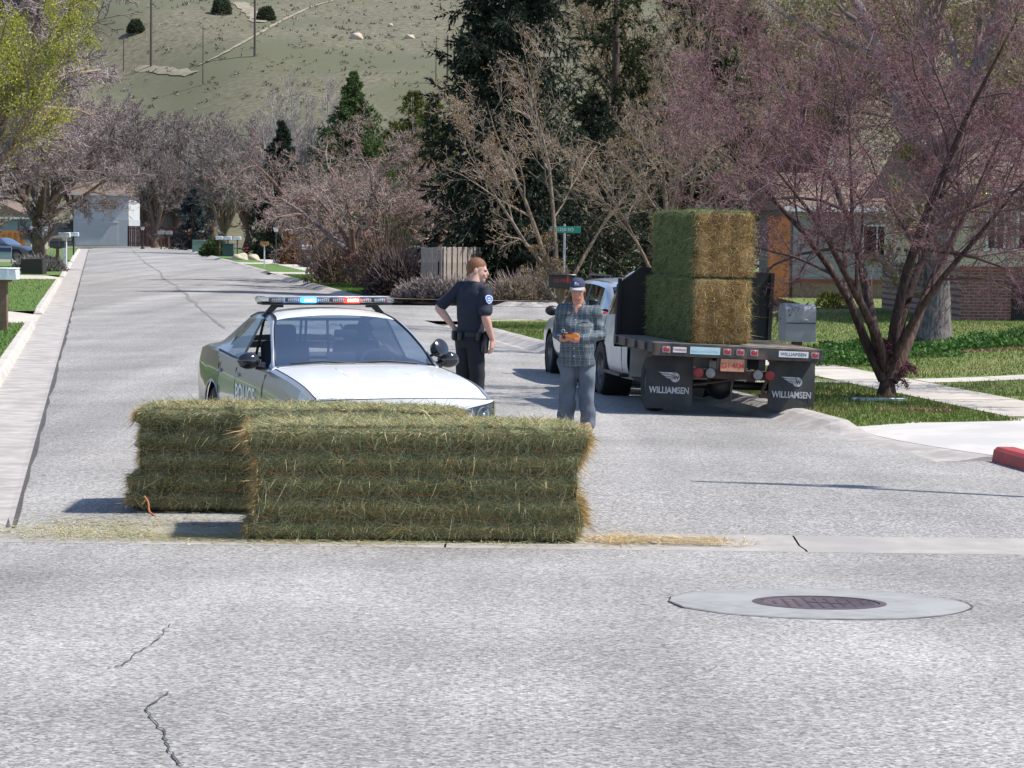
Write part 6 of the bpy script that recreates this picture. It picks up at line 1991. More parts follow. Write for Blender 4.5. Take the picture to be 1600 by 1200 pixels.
SP2 = conifer('spruce_tree', 'mid-green pointed spruce standing alone before the hill', ((548 - 800) * 215 / F, 215, .1), 73, 16.0, 8.0, 44, 12, 16, MG, .3, .26, .05, bw=.07, nb=16, power=1.05)
conifer('spruce_tree', 'dark narrow spruce beside the black lamp post', ((437 - 800) * 172 / F, 172, .1), 75, 9.8, 3.3, 34, 10, 14, DG, .8, .24, .07, bw=.05, nb=14)
conifer('spruce_tree', 'low blue-grey spruce beside the orange fence', ((300 - 800) * 240 / F, 240, .1), 77, 6.0, 3.0, 16, 8, 9, [(.04, .055, .06), (.03, .045, .05)], .3, .3, .05, bw=.06, nb=14)
YG = [(.15, .155, .035), (.11, .125, .03), (.19, .18, .05), (.07, .095, .03)]
PNG = 'rounded yellow-green pines before the hill'
for q, (px, D, h, lab) in enumerate(((640, 235, 15.5, 'tallest yellow-green pine between the pointed spruce and the huge spruce'), (672, 228, 14.5, 'yellow-green pine touching the tips of the huge spruce'), (612, 245, 13.0, 'yellow-green pine leaning against the pointed spruce'))):
    conifer('pine_tree', lab, ((px - 800) * D / F, D, .1), 80 + q, h, 3.8, 26, 9, 12, YG, .1, .34, .1, group=PNG, pine=True, bw=.07, nb=12)
conifer('pine_tree', 'dark pine with tufted branches above the truck', (7.2, 92, .3), 91, 17, 3.0, 22, 7, 12, [(.03, .05, .022), (.045, .06, .025), (.02, .034, .018), (.08, .085, .03)], .1, .2, .14, pine=True, bw=.05, nb=30)
conifer('pine_tree', 'tall pine rising behind the two stacked hay bales', (4.2, 103, .3), 93, 18, 3.4, 22, 7, 11, [(.035, .052, .024), (.05, .065, .026), (.10, .10, .035)], .1, .2, .12, pine=True, bw=.05, nb=32)
conifer('spruce_tree', 'low dark evergreen filling the gap behind the street sign', (2.9, 90, .1), 95, 7.5, 3.6, 26, 10, 16, DG, .8, .13, .03, bw=.024, nb=20)
conifer('spruce_tree', 'dark evergreen behind the truck headboard', (6.6, 95, .3), 96, 8.5, 3.4, 26, 10, 16, DG, .8, .13, .03, bw=.024, nb=20)
# ================================================================== houses, fences, street furniture
M_siding = pm('cream_siding', (.50, .44, .31), .75, var=.06, scale=2)
M_brick = bpy.data.materials.new('red_brown_brick')
def brick():
    m = M_brick; m.use_nodes = True; nt = m.node_tree; b = nt.nodes['Principled BSDF']; b.inputs['Roughness'].default_value = .9
    tc = N(nt, 'ShaderNodeTexCoord'); mp = N(nt, 'ShaderNodeMapping'); mp.inputs['Rotation'].default_value = (rad(90), 0, 0)
    nt.links.new(tc.outputs['Object'], mp.inputs['Vector'])
    br = N(nt, 'ShaderNodeTexBrick', Scale=1.0)
    br.inputs['Color1'].default_value = (.20, .085, .06, 1); br.inputs['Color2'].default_value = (.14, .06, .048, 1); br.inputs['Mortar'].default_value = (.26, .20, .17, 1)
    br.inputs['Brick Width'].default_value = .215; br.inputs['Row Height'].default_value = .075; br.inputs['Mortar Size'].default_value = .01
    nt.links.new(mp.outputs[0], br.inputs['Vector']); nt.links.new(br.outputs['Color'], b.inputs['Base Color'])
    bp = N(nt, 'ShaderNodeBump', Strength=.5, Distance=.01); nt.links.new(br.outputs['Fac'], bp.inputs['Height']); bp.invert = True; nt.links.new(bp.outputs[0], b.inputs['Normal'])
brick()
M_roof = pm('brown_shingle', (.17, .12, .09), .9, var=.25, scale=4, bump=.4, bscale=12)
M_whitew = pm('white_siding', (.58, .60, .63), .7, var=.05, scale=1)
M_garage = pm('pale_garage_door', (.50, .53, .57), .6, var=.05, scale=1)
M_frame = pm('white_window_frame', (.65, .65, .64), .5, var=.04)
M_pane = glass_mat('window_pane', (.06, .07, .09), 1.6)
M_dark = pm('dark_opening', (.012, .012, .014), .8, var=.1)
M_fence_b = pm('weathered_board', (.33, .28, .24), .9, var=.2, scale=7, bump=.3, var2=(.25, .21, .18), s2=3)
M_fence_o = pm('orange_stained_board', (.52, .19, .05), .85, var=.15, scale=5, bump=.2)
M_fence_d = pm('dark_brown_board', (.10, .045, .04), .9, var=.2, scale=5)
M_fence_r = pm('red_brown_board', (.24, .075, .04), .9, var=.2, scale=5)
M_post = pm('weathered_post', (.16, .10, .07), .95, var=.25, scale=8, bump=.4)
M_mailw = pm('white_mailbox', (.68, .70, .73), .45, .15, var=.05)
M_mailb = pm('black_mailbox', (.02, .02, .022), .35, var=.1, coat=.3)
M_blackm = pm('black_metal', (.015, .015, .016), .5, var=.1)
M_lampg = pm('frosted_lamp_glass', (.60, .60, .58), .3, var=.05)
M_util = pm('green_utility_box', (.14, .22, .19), .6, var=.1)
M_utild = pm('dark_green_box', (.025, .06, .055), .6, var=.15)
M_pole = pm('utility_pole_wood', (.09, .07, .06), .95, var=.2, scale=6)
M_rock = pm('pale_rock', (.45, .38, .30), .9, var=.2, scale=6, bump=.5, bscale=12)
M_sign = pm('green_sign_sheet', (.02, .25, .19), .4, var=.05)
M_signt = pm('white_sign_letters', (.75, .8, .8), .4, var=.02)
M_hyd = pm('red_hydrant_paint', (.5, .03, .025), .4, var=.1)

def house(name, label, loc, rz, w_, d_, h0, h1, base_mat, wall_mat, rows=True, windows=(), openings=(), roofh=1.3, eave=.45, boards=0.2, gable='x'):
    root = thing(name, label, 'house', loc, rz)
    mb = MB(); mb.box((w_ / 2, d_ / 2, h0 / 2 - .15), (w_, d_, h0 + .3)); mb.build('base_wall', base_mat, root, smooth=False)
    wl = MB(); wl.box((w_ / 2, d_ / 2, (h0 + h1) / 2), (w_ - .06, d_ - .06, h1 - h0)); wall = wl.build('wall', wall_mat, root, smooth=False)
    if rows:
        z = h0
        bm_ = None
        while z < h1 - .01:
            hb = min(boards, h1 - z)
            if bm_ is None:
                mb = MB()
                V = [(-.02, -.028, 0), (w_ + .02, -.028, 0), (w_ + .02, -.006, hb), (-.02, -.006, hb), (-.02, .03, 0), (w_ + .02, .03, 0), (w_ + .02, .03, hb), (-.02, .03, hb)]
                mb.add(V, [(0, 1, 2, 3), (4, 7, 6, 5), (0, 4, 5, 1), (3, 2, 6, 7), (0, 3, 7, 4), (1, 5, 6, 2)])
                bm_ = mb.mesh('siding_board', wall_mat, False)
            link('siding_board', bm_, wall, (0, 0, z)); z += hb
        mb = MB(); mb.box((w_ / 2, -.02, h0 - .03), (w_ + .06, .10, .09)); mb.build('ledge', M_fence_r, root, smooth=False)
    for (x, z, ww, hh) in windows:
        wn = MB(); wn.box((x, -.035, z), (ww, .02, hh)); wo = wn.build('window', M_dark, root, smooth=False)
        for (cx, cz, a, b) in ((x, z + hh / 2, ww + .08, .06), (x, z - hh / 2, ww + .14, .07), (x - ww / 2, z, .06, hh), (x + ww / 2, z, .06, hh), (x, z, .04, hh)):
            mb = MB(); mb.box((cx, -.062, cz), (a, .05, b)); mb.build('frame_bar', M_frame, wo, smooth=False)
        mb = MB(); mb.box((x, -.05, z), (ww - .04, .006, hh - .04)); mb.build('pane', M_pane, wo, smooth=False)
    for (x, z, ww, hh, m_) in openings:
        mb = MB(); mb.box((x, -.012, z), (ww, .05, hh)); dg = mb.build('garage_door' if hh > 1.6 else 'basement_window', m_, root, smooth=False)
        mb = MB(); mb.box((x, -.02, z + hh / 2 + .05), (ww + .16, .08, .09)); mb.build('lintel', M_frame if m_ is not M_dark else M_fence_d, dg, smooth=False)
    e = eave
    if gable == 'x':
        V = [(-e, -e, h1 - .05), (w_ + e, -e, h1 - .05), (w_ + e, d_ + e, h1 - .05), (-e, d_ + e, h1 - .05), (-e, d_ / 2, h1 + roofh), (w_ + e, d_ / 2, h1 + roofh)]
        Fc = [(0, 1, 5, 4), (2, 3, 4, 5), (0, 4, 3), (1, 2, 5), (0, 3, 2, 1)]
    else:
        V = [(-e, -e, h1 - .05), (w_ + e, -e, h1 - .05), (w_ + e, d_ + e, h1 - .05), (-e, d_ + e, h1 - .05), (w_ / 2, -e, h1 + roofh), (w_ / 2, d_ + e, h1 + roofh)]
        Fc = [(0, 1, 4), (2, 3, 5), (0, 4, 5, 3), (1, 2, 5, 4), (0, 3, 2, 1)]
    mb = MB(); mb.add(V, Fc); rf = mb.build('roof', M_roof, root, smooth=False)
    mb = MB(); mb.box((w_ / 2, -e - .02, h1 - .02), (w_ + 2 * e, .05, .16)); mb.build('fascia', M_frame, rf, smooth=False)
    return root
# corner house: brick base, cream siding, split entry
q = onlawn(1500, 501)
sc_ = F / q.y
house('split_level_house', 'split-level house with cream siding over red brick behind the shade tree', (q.x, q.y, q.z), rad(3), 12, 9, 1.25, 3.0, M_brick, M_siding,
      windows=((.78, 2.08, .42, .85), (1.50, 2.08, .42, .85), (4.2, 2.1, 1.4, .9)), openings=((1.75, .42, 1.1, .84, M_dark), (4.6, .45, 1.2, .8, M_dark)), roofh=1.5)
q2 = onlawn(1238, 464)
h2 = house('neighbour_house', 'low tan house with an orange-brown corner post behind the reddish tree', (q2.x, q2.y, q2.z), rad(2), 11, 8, .55, 2.75, pm('tan_base', (.25, .18, .11), .9), pm('grey_tan_siding', (.27, .27, .25), .8, var=.08), rows=True, boards=.28,
      windows=((2.6, 1.75, .9, 1.0), (6.2, 1.75, 1.3, 1.0)), roofh=1.2)
mb = MB(); mb.box((-.42, .2, 1.2), (.62, .5, 2.6), bev=.01); mb.build('corner_post', M_fence_o, h2)
# white house with garage at the end of the street
xw = (113 - 800) * 268 / F
house('white_house', 'white two-storey house with a wide garage at the end of the street', (xw, 268, .1), 0, 6.1, 8, 2.9, 5.6, M_garage, M_whitew, rows=False,
      windows=((3.9, 4.55, 1.7, 1.1), (1.2, 4.55, 1.0, 1.0)), openings=((2.6, 1.25, 4.6, 2.5, M_garage),), roofh=1.4, eave=.35)
for (px, D, wd, lab, rz_) in ((205, 300, 10, 'grey-roofed house half hidden by bare trees at the hill foot', 6), (285, 312, 12, 'tan gabled house above the bare trees at the hill foot', -8), (-130, 215, 10, 'dim blue-grey house behind the thick-trunked street tree', 0)):
    x = (px - 800) * D / F
    house('hill_house', lab, (x, D, max(float(hill(x, D)), 0.1)), rad(rz_), wd, 8, .6, 3.6 if D > 260 else 2.8, M_conc, pm('far_house_wall', (.30, .28, .26) if D > 260 else (.22, .25, .30), .85, var=.06), rows=False, windows=((2.5, 2.3, 1.2, 1.0), (6.5, 2.3, 1.4, 1.0)), roofh=2.4, gable='y')
def fence(name, label, a, b, h, mat, bw=.14, gap=.012, group=None, z=.1):
    a, b = Vector((a[0], a[1], z)), Vector((b[0], b[1], z))
    L = (b - a).length; rz = math.atan2(b.y - a.y, b.x - a.x)
    root = thing(name, label, 'fence', a, rz, group)
    n = int(L / (bw + gap))
    mb = MB(); mb.box((bw / 2, 0, h / 2), (bw, .022, h)); me = mb.mesh('board', mat, False)
    rn = random.Random(int(L * 10))
    for k in range(n):
        link('board', me, root, (k * (bw + gap), rn.uniform(-.006, .006) - (.03 if k % 2 and bw > .13 else 0), rn.uniform(-.02, .015)))
    for zz in (.35, h - .3):
        mb = MB(); mb.box((L / 2, .045, zz), (L, .04, .09)); mb.build('rail', mat, root, smooth=False)
    for k in range(int(L / 2.4) + 1):
        mb = MB(); mb.box((min(k * 2.4, L - .05), .09, h / 2), (.09, .09, h)); mb.build('post', mat, root, smooth=False)
    return root
fa, fb_, fc_ = P(657, 448, .15), P(690, 448, .15), None
D = 81.5
xa, xb = (657 - 800) * D / F, (690 - 800) * D / F
fence('board_fence', 'pale side of a weathered board fence behind the lavender', (xa, D), (xb, D - .1), 1.72, M_fence_b, .18, .004)
fence('board_fence', 'weathered board fence running back beside the huge spruce', (xb + .02, D - .08), (xb + 1.25, D + 2.2), 1.72, M_fence_b, .15, .03)
fence('brown_fence', 'dark brown board fence across the end of the street', ((198 - 800) * 262 / F, 262), ((285 - 800) * 262 / F, 262), 2.2, M_fence_d, .2, .02)
fence('orange_fence', 'bright orange stained fence beyond the utility box', ((287 - 800) * 258 / F, 258), ((326 - 800) * 258 / F, 258), 1.6, M_fence_o, .2, .02)
fence('red_fence', 'red-brown fence between the two right-hand houses', (q2.x + 2.6, q2.y + .5), (q2.x + 7.8, q2.y - 1.5), 1.2, M_fence_r, .16, .015, z=.42)
fence('orange_fence', 'orange fence beyond the left driveway behind the parked car', (-40, 182), (-36.4, 182), 1.8, M_fence_o, .2, .02)

def mailbox(name, label, base, rz, w_, L, h, post_h, bmat, pmat, pw=.09, flat=False, group=None):
    """box with arched or flat lid on a post; long side along local x"""
    root = thing(name, label, 'mailbox', base, rz, group)
    mb = MB(); mb.box((0, 0, post_h / 2 - .1), (pw, pw, post_h + .2), bev=.006); mb.build('post', pmat, root)
    if flat:
        mb = MB(); mb.box((0, 0, post_h + h * .42), (L, w_, h * .84), bev=.012); bx_ = mb.build('box', bmat, root)
        mb = MB(); mb.box((0, 0, post_h + h * .90), (L + .02, w_ + .02, h * .14), bev=.015); mb.build('lid', bmat, bx_)
    else:
        prof_ = [(-w_ / 2, 0), (w_ / 2, 0), (w_ / 2, h * .55)] + [(w_ / 2 * math.cos(a), h * .55 + h * .45 * math.sin(a)) for a in [math.pi * q / 10 for q in range(1, 10)]] + [(-w_ / 2, h * .55)]
        M = Matrix(((0, 0, 1, -L / 2), (1, 0, 0, 0), (0, 1, 0, post_h), (0, 0, 0, 1)))
        mb = MB(); mb.prism(prof_, L, M); bx_ = mb.build('box', bmat, root)
        M2 = Matrix(((0, 0, 1, L / 2), (1, 0, 0, 0), (0, 1, 0, post_h), (0, 0, 0, 1)))
        mb = MB(); mb.prism([(x * 1.04, z * 1.03) for x, z in prof_], .02, M2); mb.build('door', bmat, bx_)
    mb = MB(); mb.box((L * .2, -w_ / 2 - .012, post_h + h * .6), (.03, .012, h * .5)); mb.build('flag', M_hyd if bmat is M_mailb else bmat, bx_, smooth=False)
    mb = MB(); mb.box((0, 0, post_h - .02), (L * .55, pw * 1.1, .04)); mb.build('bracket', pmat, root, smooth=False)
    return root
p = P(6, 516, .12)
mailbox('mailbox', 'white flat-lidded mailbox on a weathered post beside the left kerb', (p.x, p.y, .12), rad(0), .40, .62, .27, 1.10, M_mailw, M_post, .16, flat=True)
def far(px, py, z=.12):
    p = P(px, py, z); return (p.x, p.y, z)
b = P(90, 424, .12); mailbox('mailbox', 'black arched mailbox on a brown post beside the thick trunk', (b.x, b.y, .12), rad(-10), .26, .72, .36, 1.15, M_mailb, M_post, .13)
b = P(101, 417, .12); mailbox('mailbox', 'white mailbox on a wide white post beyond the black one', (b.x, b.y, .12), rad(0), .35, .6, .26, 1.6, M_mailw, M_mailw, .22, flat=True)
b = P(115, 399, .12); mailbox('mailbox', 'white mailbox on a thin dark post at the last left lawn', (b.x, b.y, .12), rad(0), .35, .75, .3, 1.4, M_mailw, M_blackm, .10, flat=True)
b = P(480, 424, .12); mailbox('mailbox', 'white mailbox on a thin post in the grass strip before the black lamp post', (b.x, b.y, .12), rad(8), .26, .55, .24, 1.15, M_mailw, M_blackm, .06)
b = P(413, 418, .12); mailbox('mailbox', 'orange-brown topped mailbox on a white post', (b.x, b.y, .12), rad(5), .3, .48, .2, 1.25, pm('wooden_mailbox', (.36, .16, .06), .7), M_mailw, .07, flat=True)
for px, lab in ((341, 'white mailbox at the left of the green cabinet'), (355, 'white mailbox above the dark green cabinet'), (369, 'grey mailbox at the right of the green cabinet')):
    mailbox('mailbox', lab, ((px - 800) * 186 / F, 186 - .3 * (px == 355), .12), rad(0), .35, .55, .26, 1.25, M_mailw, M_post, .10, flat=True)
for px, lab in ((250, 'small grey mailbox on a post before the dark brown fence'), (262, 'second small grey mailbox before the dark brown fence')):
    mailbox('mailbox', lab, ((px - 800) * 238 / F, 238, .12), 0, .4, .65, .35, 1.4, pm('grey_mailbox', (.3, .3, .3), .6), M_post, .14, flat=True)
# black mailbox with red lettering behind the man
p = Vector(((877 - 800) * 55.0 / F, 55.0, .12))
m_ = mailbox('mailbox', 'black mailbox with red lettering on a wooden post behind the man in the cap', (p.x, p.y, .12), rad(-4), .30, .62, .32, 1.02, M_mailb, M_post, .10, flat=True)
link('lettering', text_mesh('US MAIL', .11, M_hyd, .002), m_, (0, -.155, 1.18), (rad(90), 0, 0))
# big silver parcel mailbox by the kerb
p = Vector((4.28, 36.6))
root = thing('parcel_mailbox', 'large silver-grey parcel mailbox with rounded top standing by the kerb beside the truck', 'mailbox', (p.x, p.y, .12), rad(6))
prof_ = [(-.26, 0), (.26, 0), (.26, .44)] + [(.26 - .12 + .12 * math.cos(a), .44 + .12 * math.sin(a)) for a in [math.pi / 2 * q / 6 for q in range(1, 7)]] + [(-.14, .56)] + [(-.14 - .12 * math.sin(a), .44 + .12 * math.cos(a)) for a in [math.pi / 2 * q / 6 for q in range(1, 7)]]
M = Matrix(((0, 0, 1, -.23), (1, 0, 0, 0), (0, 1, 0, .70), (0, 0, 0, 1)))
mb = MB(); mb.prism(prof_, .46, M); bx_ = mb.build('box', M_gal, root)
mb = MB(); mb.box((0, -.268, .98), (.44, .015, .012)); mb.build('slot', M_blackm, bx_, smooth=False)
mb = MB(); mb.box((.05, -.275, 1.02), (.12, .02, .03), bev=.004); mb.build('handle', M_gal, bx_)
mb = MB(); mb.box((0, 0, .33), (.14, .14, .80)); mb.build('post', M_post, root)
# lamp posts
def lamp(label, base, h, s=1.0):
    root = thing('lamp_post', label, 'lamp post', base)
    mb = MB(); mb.lathe([(.14 * s, 0), (.14 * s, .12), (.07 * s, .2), (.05 * s, .6), (.035 * s, h - .35), (.06 * s, h - .33), (.09 * s, h - .28)], 12); mb.build('post', M_blackm, root)
    mb = MB(); mb.lathe([(.08 * s, h - .28), (.15 * s, h - .02), (.15 * s, h)], 10); mb.build('lantern_glass', M_lampg, root)
    mb = MB(); mb.lathe([(.19 * s, h), (.10 * s, h + .10), (.03 * s, h + .14), (.03 * s, h + .2)], 10); mb.build('lantern_cap', M_blackm, root)
lamp('black lantern lamp post beside the dark narrow spruce', far(431, 411), 2.25, 1.3)
lamp('dark lantern lamp post before the brown fence', ((221 - 800) * 236 / F, 236, .1), 2.1, 1.5)
def thin_post(name, label, cat, px, py, h, r, mat):
    b_ = P(px, py, .12)
    root = thing(name, label, cat, (b_.x, b_.y, .12))
    mb = MB(); mb.tube([(0, 0, -.1), (0, 0, h)], r, 8); mb.build('post', mat, root)
    mb = MB(); mb.lathe([(r * 1.5, h - .02), (r * 1.5, h + .04), (r * .6, h + .07)], 8); mb.build('cap', mat, root)
thin_post('marker_post', 'thin white post on the lawn beyond the mailbox', 'post', 466, 409, 1.5, .055, M_mailw)
thin_post('marker_post', 'tall thin pale post beside the twisting ornamental tree', 'post', 506, 417, 2.0, .045, M_gal)
thin_post('marker_post', 'short grey sign post in the grass strip', 'post', 497, 443, .95, .04, M_post)
thin_post('marker_post', 'white post beside the tall lamp post', 'post', 409, 391, 1.6, .07, M_mailw)
thin_post('marker_post', 'thin dark post on the left lawn behind the trunk', 'post', 29, 392, 2.4, .06, M_blackm)
# street-name sign
p = Vector(((879 - 800) * 62.5 / F, 62.5, .1))
root = thing('street_sign', 'green street-name sign on a pole among the budding branches', 'street sign', p, rad(-4))
zs = 2.45 - (362 - 359.0) * 62.5 / F
mb = MB(); mb.tube([(0, 0, -.1), (0, 0, zs + .1)], .03, 8); mb.build('pole', M_gal, root)
mb = MB(); mb.box((.02, -.04, zs - .05), (.80, .006, .17), bev=.002); pn = mb.build('panel', M_sign, root)
link('lettering', text_mesh('1250 SO', .12, M_signt, .001), pn, (.02, -.0445, zs - .05), (rad(90), 0, 0))
# utility cabinets, hydrant, rocks, sign board, planter
p = ((311 - 800) * 215 / F, 215, .1)
root = thing('utility_cabinet', 'pale green utility cabinet on the far verge', 'utility box', p)
mb = MB(); mb.box((0, 0, .5), (1.3, .9, 1.0), bev=.04); mb.build('cabinet', M_util, root); mb = MB(); mb.box((0, 0, 1.02), (1.36, .96, .06), bev=.02); mb.build('lid', M_util, root)
root = thing('green_cabinet', 'dark green cabinet under the cluster of mailboxes', 'cabinet', ((355 - 800) * 185 / F, 185, .1))
mb = MB(); mb.box((0, 0, .45), (.85, .6, 1.0), bev=.03); mb.build('cabinet', M_utild, root); mb = MB(); mb.box((0, 0, .98), (.9, .66, .06), bev=.02); mb.build('lid', M_utild, root)
h_ = P(385, 402, .12)
root = thing('fire_hydrant', 'red fire hydrant between pale rocks on the far lawn', 'hydrant', (h_.x, h_.y, .1))
mb = MB(); mb.lathe([(.17, 0), (.17, .05), (.12, .08), (.12, .55), (.16, .58), (.16, .63), (.11, .72), (.03, .78)], 14); mb.build('barrel', M_hyd, root)
for sd in (-1, 1):
    mb = MB(); mb.lathe([(.06, 0), (.06, .1), (.075, .1), (.075, .14)], 10, rotm((sd * .1, 0, .46), 0, rad(90) * sd, 0)); mb.build('outlet', M_hyd, root)
def rock(label, loc, r, seed, group='pale landscape rocks'):
    rs = np.random.RandomState(seed)
    bm = bmesh.new(); bmesh.ops.create_icosphere(bm, subdivisions=3, radius=1)
    for v in bm.verts:
        c = np.array(v.co); k = 1 + .22 * math.sin(c @ rs.normal(size=3) * 0 + c[0] * 3.1 + seed) * math.cos(c[1] * 2.7 + seed) + .12 * math.sin(c[2] * 5 + c[0] * 4)
        v.co = Vector((v.co.x * r * k, v.co.y * r * .8 * k, v.co.z * r * .62 * k))
    mb = MB(); mb.bm(bm); o = mb.build('rock', M_rock, None, True, 60, loc=loc)
    setprops(o, label, 'rock', group)
for q, (px, py, r, lab) in enumerate(((374, 406, .62, 'largest pale rock beside the red hydrant'), (395, 406, .5, 'pale rock at the other side of the red hydrant'), (384, 405, .4, 'small rock at the foot of the hydrant'), (402, 404, .36, 'outermost pale rock by the hydrant'))):
    w_ = P(px, py, .12); rock(lab, (w_.x, w_.y, .2), r, q)
for px, py, r, lab in ((557, 61, 1.1, 'tan boulder alone on the hillside'), (640, 60, .7, 'small tan stone higher on the hillside slope'), (610, 42, .45, 'tiny pale stone on the hillside')):
    w_ = PH(px, py); rock(lab, (w_.x, w_.y, w_.z + .2), r * 1.2, px, 'stones on the hillside')
s_ = P(6, 412, .12)
root = thing('yard_sign', 'small blue and grey yard sign on the left lawn', 'sign', (s_.x, s_.y, .12))
mb = MB(); mb.box((0, 0, .62), (.9, .04, .75)); mb.build('panel', pm('grey_sign_face', (.30, .36, .42), .6), root, smooth=False)
mb = MB(); mb.box((0, -.024, .80), (.86, .01, .24)); mb.build('band', pm('dark_blue_band', (.03, .05, .14), .6), root, smooth=False)
for sd in (-1, 1):
    mb = MB(); mb.box((sd * .42, .03, .35), (.05, .05, 1.1)); mb.build('leg', M_blackm, root, smooth=False)
pl_ = P(53, 428, .12)
root = thing('planter_box', 'black timber planter at the foot of the thick-trunked tree', 'planter', (pl_.x, pl_.y, .1))
mb = MB()
for (c_, d_) in (((0, -.5, .35), (.95, .08, .7)), ((0, .5, .35), (.95, .08, .7)), ((-.45, 0, .35), (.08, 1.0, .7)), ((.45, 0, .35), (.08, 1.0, .7))):
    mbp = MB(); mbp.box(c_, d_); mbp.build('side_board', M_blackm, root, smooth=False)
mb.box((0, 0, .3), (.86, .94, .5)); mb.build('soil', M_soil, root, smooth=False)
# parked car far left, half seen past the trees
def far_car(label, loc, rz, mat, s=1.0):
    root = thing('parked_car', label, 'car', loc, rz)
    rows = [hood_row(-2.2, .78, .74, .62, .68), hood_row(-1.6, .88, .83, .82, .9), hood_row(-1.0, .9, .85, .9, .97), cab_row(-.8, .9, .86, .92, (.82, .98), (.76, 1.0), 1.03), cab_row(0, .9, .86, .94, (.66, 1.33), (.58, 1.38), 1.42), cab_row(.8, .9, .86, .96, (.66, 1.33), (.58, 1.38), 1.42), cab_row(1.5, .9, .86, .98, (.78, 1.06), (.7, 1.08), 1.1), cab_row(2.2, .8, .76, .85, (.7, .9), (.6, .92), .95)]
    sh = Shell(rows, .1, 3, arches=((-1.4, .33), (1.35, .33)), R=.40)
    pr = sh.parts(lambda seg, f, y, x, z, side: ('glass%d' % side) if (seg == 5 and -.6 < y < 1.2) else ('front' if seg >= 7 and -.75 < y < -.05 else 'body'))
    shell_part('body', pr['body'], mat, root); shell_part('windshield', pr['front'], M_dglass, root)
    for sd in (-1, 1):
        shell_part('side_window', pr['glass%d' % sd], M_dglass, root)
        for ay in (-1.4, 1.35): wheel(root, sd * .8, ay, .33, .2, sd, M_rub, M_rim)
    mb = MB(); mb.box((0, 0, .5), (1.4, 3.6, .4)); mb.build('interior', M_int, root)
far_car('dark car parked in the far left driveway', (-31.5, 150.5, .13), rad(70), M_black)
far_car('grey car parked in a drive behind the ornamental trees', (-4.1, 121, .15), rad(80), M_silver)
# utility poles on the hill
def upole(label, pxb, pyb, pxt, pyt, r):
    b_ = PH(pxb, pyb)
    D = b_.y
    ztop = AT(pxt, pyt, D).z
    root = thing('utility_pole', label, 'utility pole', b_, group='utility poles on the hillside')
    h = ztop - b_.z
    mb = MB(); mb.tube([(0, 0, -.5), (0, 0, h)], [r * 1.15, r * .8], 8); mb.build('pole', M_pole, root)
    mb = MB(); mb.box((0, 0, h - .4), (.12, 2.2, .14)); mb.build('crossarm', M_pole, root, smooth=False)
upole('tallest dark utility pole on the left of the hillside', 236, 106, 238, -45, .20)
upole('dark utility pole beside the round shrub and gully', 398, 88, 399, -45, .19)
upole('short thin utility pole below the gully path', 317, 133, 317, 41, .09)
upole('thin pole below the round juniper', 193, 113, 193, 58, .10)
upole('pole behind the tips of the huge spruce', 699, 131, 700, 55, .16)
upole('thin lamp pole left of the huge spruce tips', 681, 131, 681, 56, .08)
# junipers and scrub
def shrub(name, label, loc, rx, ry, rz_, n, cols, seed, size, group=None, twigs=0, tcol=(.2, .15, .12), up=.3, cat='shrub'):
    rs = np.random.RandomState(seed)
    root = thing(name, label, cat, loc, 0, group)
    d = unit(rs.normal(size=(n, 3))); d[:, 2] = np.abs(d[:, 2])
    lump = 1 + .22 * noise3(d, seed, 3.0) + .12 * noise3(d, seed + 1, 8.0)
    r_ = rs.uniform(.55, 1.0, n) ** .5 * lump
    p = d * r_[:, None] * np.array([rx, ry, rz_])
    D = unit(d * .7 + rs.normal(0, .5, (n, 3)) + np.array([0, 0, up]))
    pal = np.array(cols); cl = pal[rs.randint(0, len(pal), n)] * rs.uniform(.65, 1.35, n)[:, None]
    s_ = size * rs.uniform(.6, 1.4, n)
    V2, F2, C2 = strips(p, D, unit(rs.normal(size=(n, 3))), s_, s_ * .42, cl)
    V2[:, 2] = np.maximum(V2[:, 2], -.05)
    link('foliage', np_mesh('foliage', V2, F2, M_leaf, C2), root)['kind'] = 'stuff'
    m = max(twigs, 6)
    a = rs.uniform(0, 6.28, m); rr = rs.uniform(0, .4, m)
    P0 = np.column_stack([np.cos(a) * rr * rx, np.sin(a) * rr * ry, np.full(m, -.1)])
    e = unit(rs.normal(size=(m, 3))); e[:, 2] = np.abs(e[:, 2]) + .4
    P1 = e * np.array([rx, ry, rz_]) * rs.uniform(.7, 1.12, m)[:, None]
    Pt = np.stack([P0, (P0 + P1) / 2 + rs.normal(0, .04 * rx, (m, 3)), P1], 1)
    V, Fq = polytube(Pt, np.tile(np.array([.03, .018, .007]) * (size / .12) ** .5, (m, 1)), 3)
    link('stems', np_mesh('stems', V, Fq, M_attr, np.tile(np.array(tcol), (len(V), 1)) * rs.uniform(.7, 1.3, (len(V), 1))), root)['kind'] = 'stuff'
    return root
JG = [(.05, .065, .035), (.035, .05, .028), (.075, .085, .045)]
for px, py, rx, hz, lab in ((346, 22, 2.0, 3.2, 'dark juniper beside the pale scree on the hillside'), (212, 52, 1.6, 2.6, 'round juniper casting a shadow on the left of the hillside'), (416, 32, 1.7, 2.4, 'round juniper at the foot of the hill path')):
    w_ = PH(px, py); shrub('juniper', lab, (w_.x, w_.y, w_.z), rx, rx, hz, 2600, JG, px, .42)
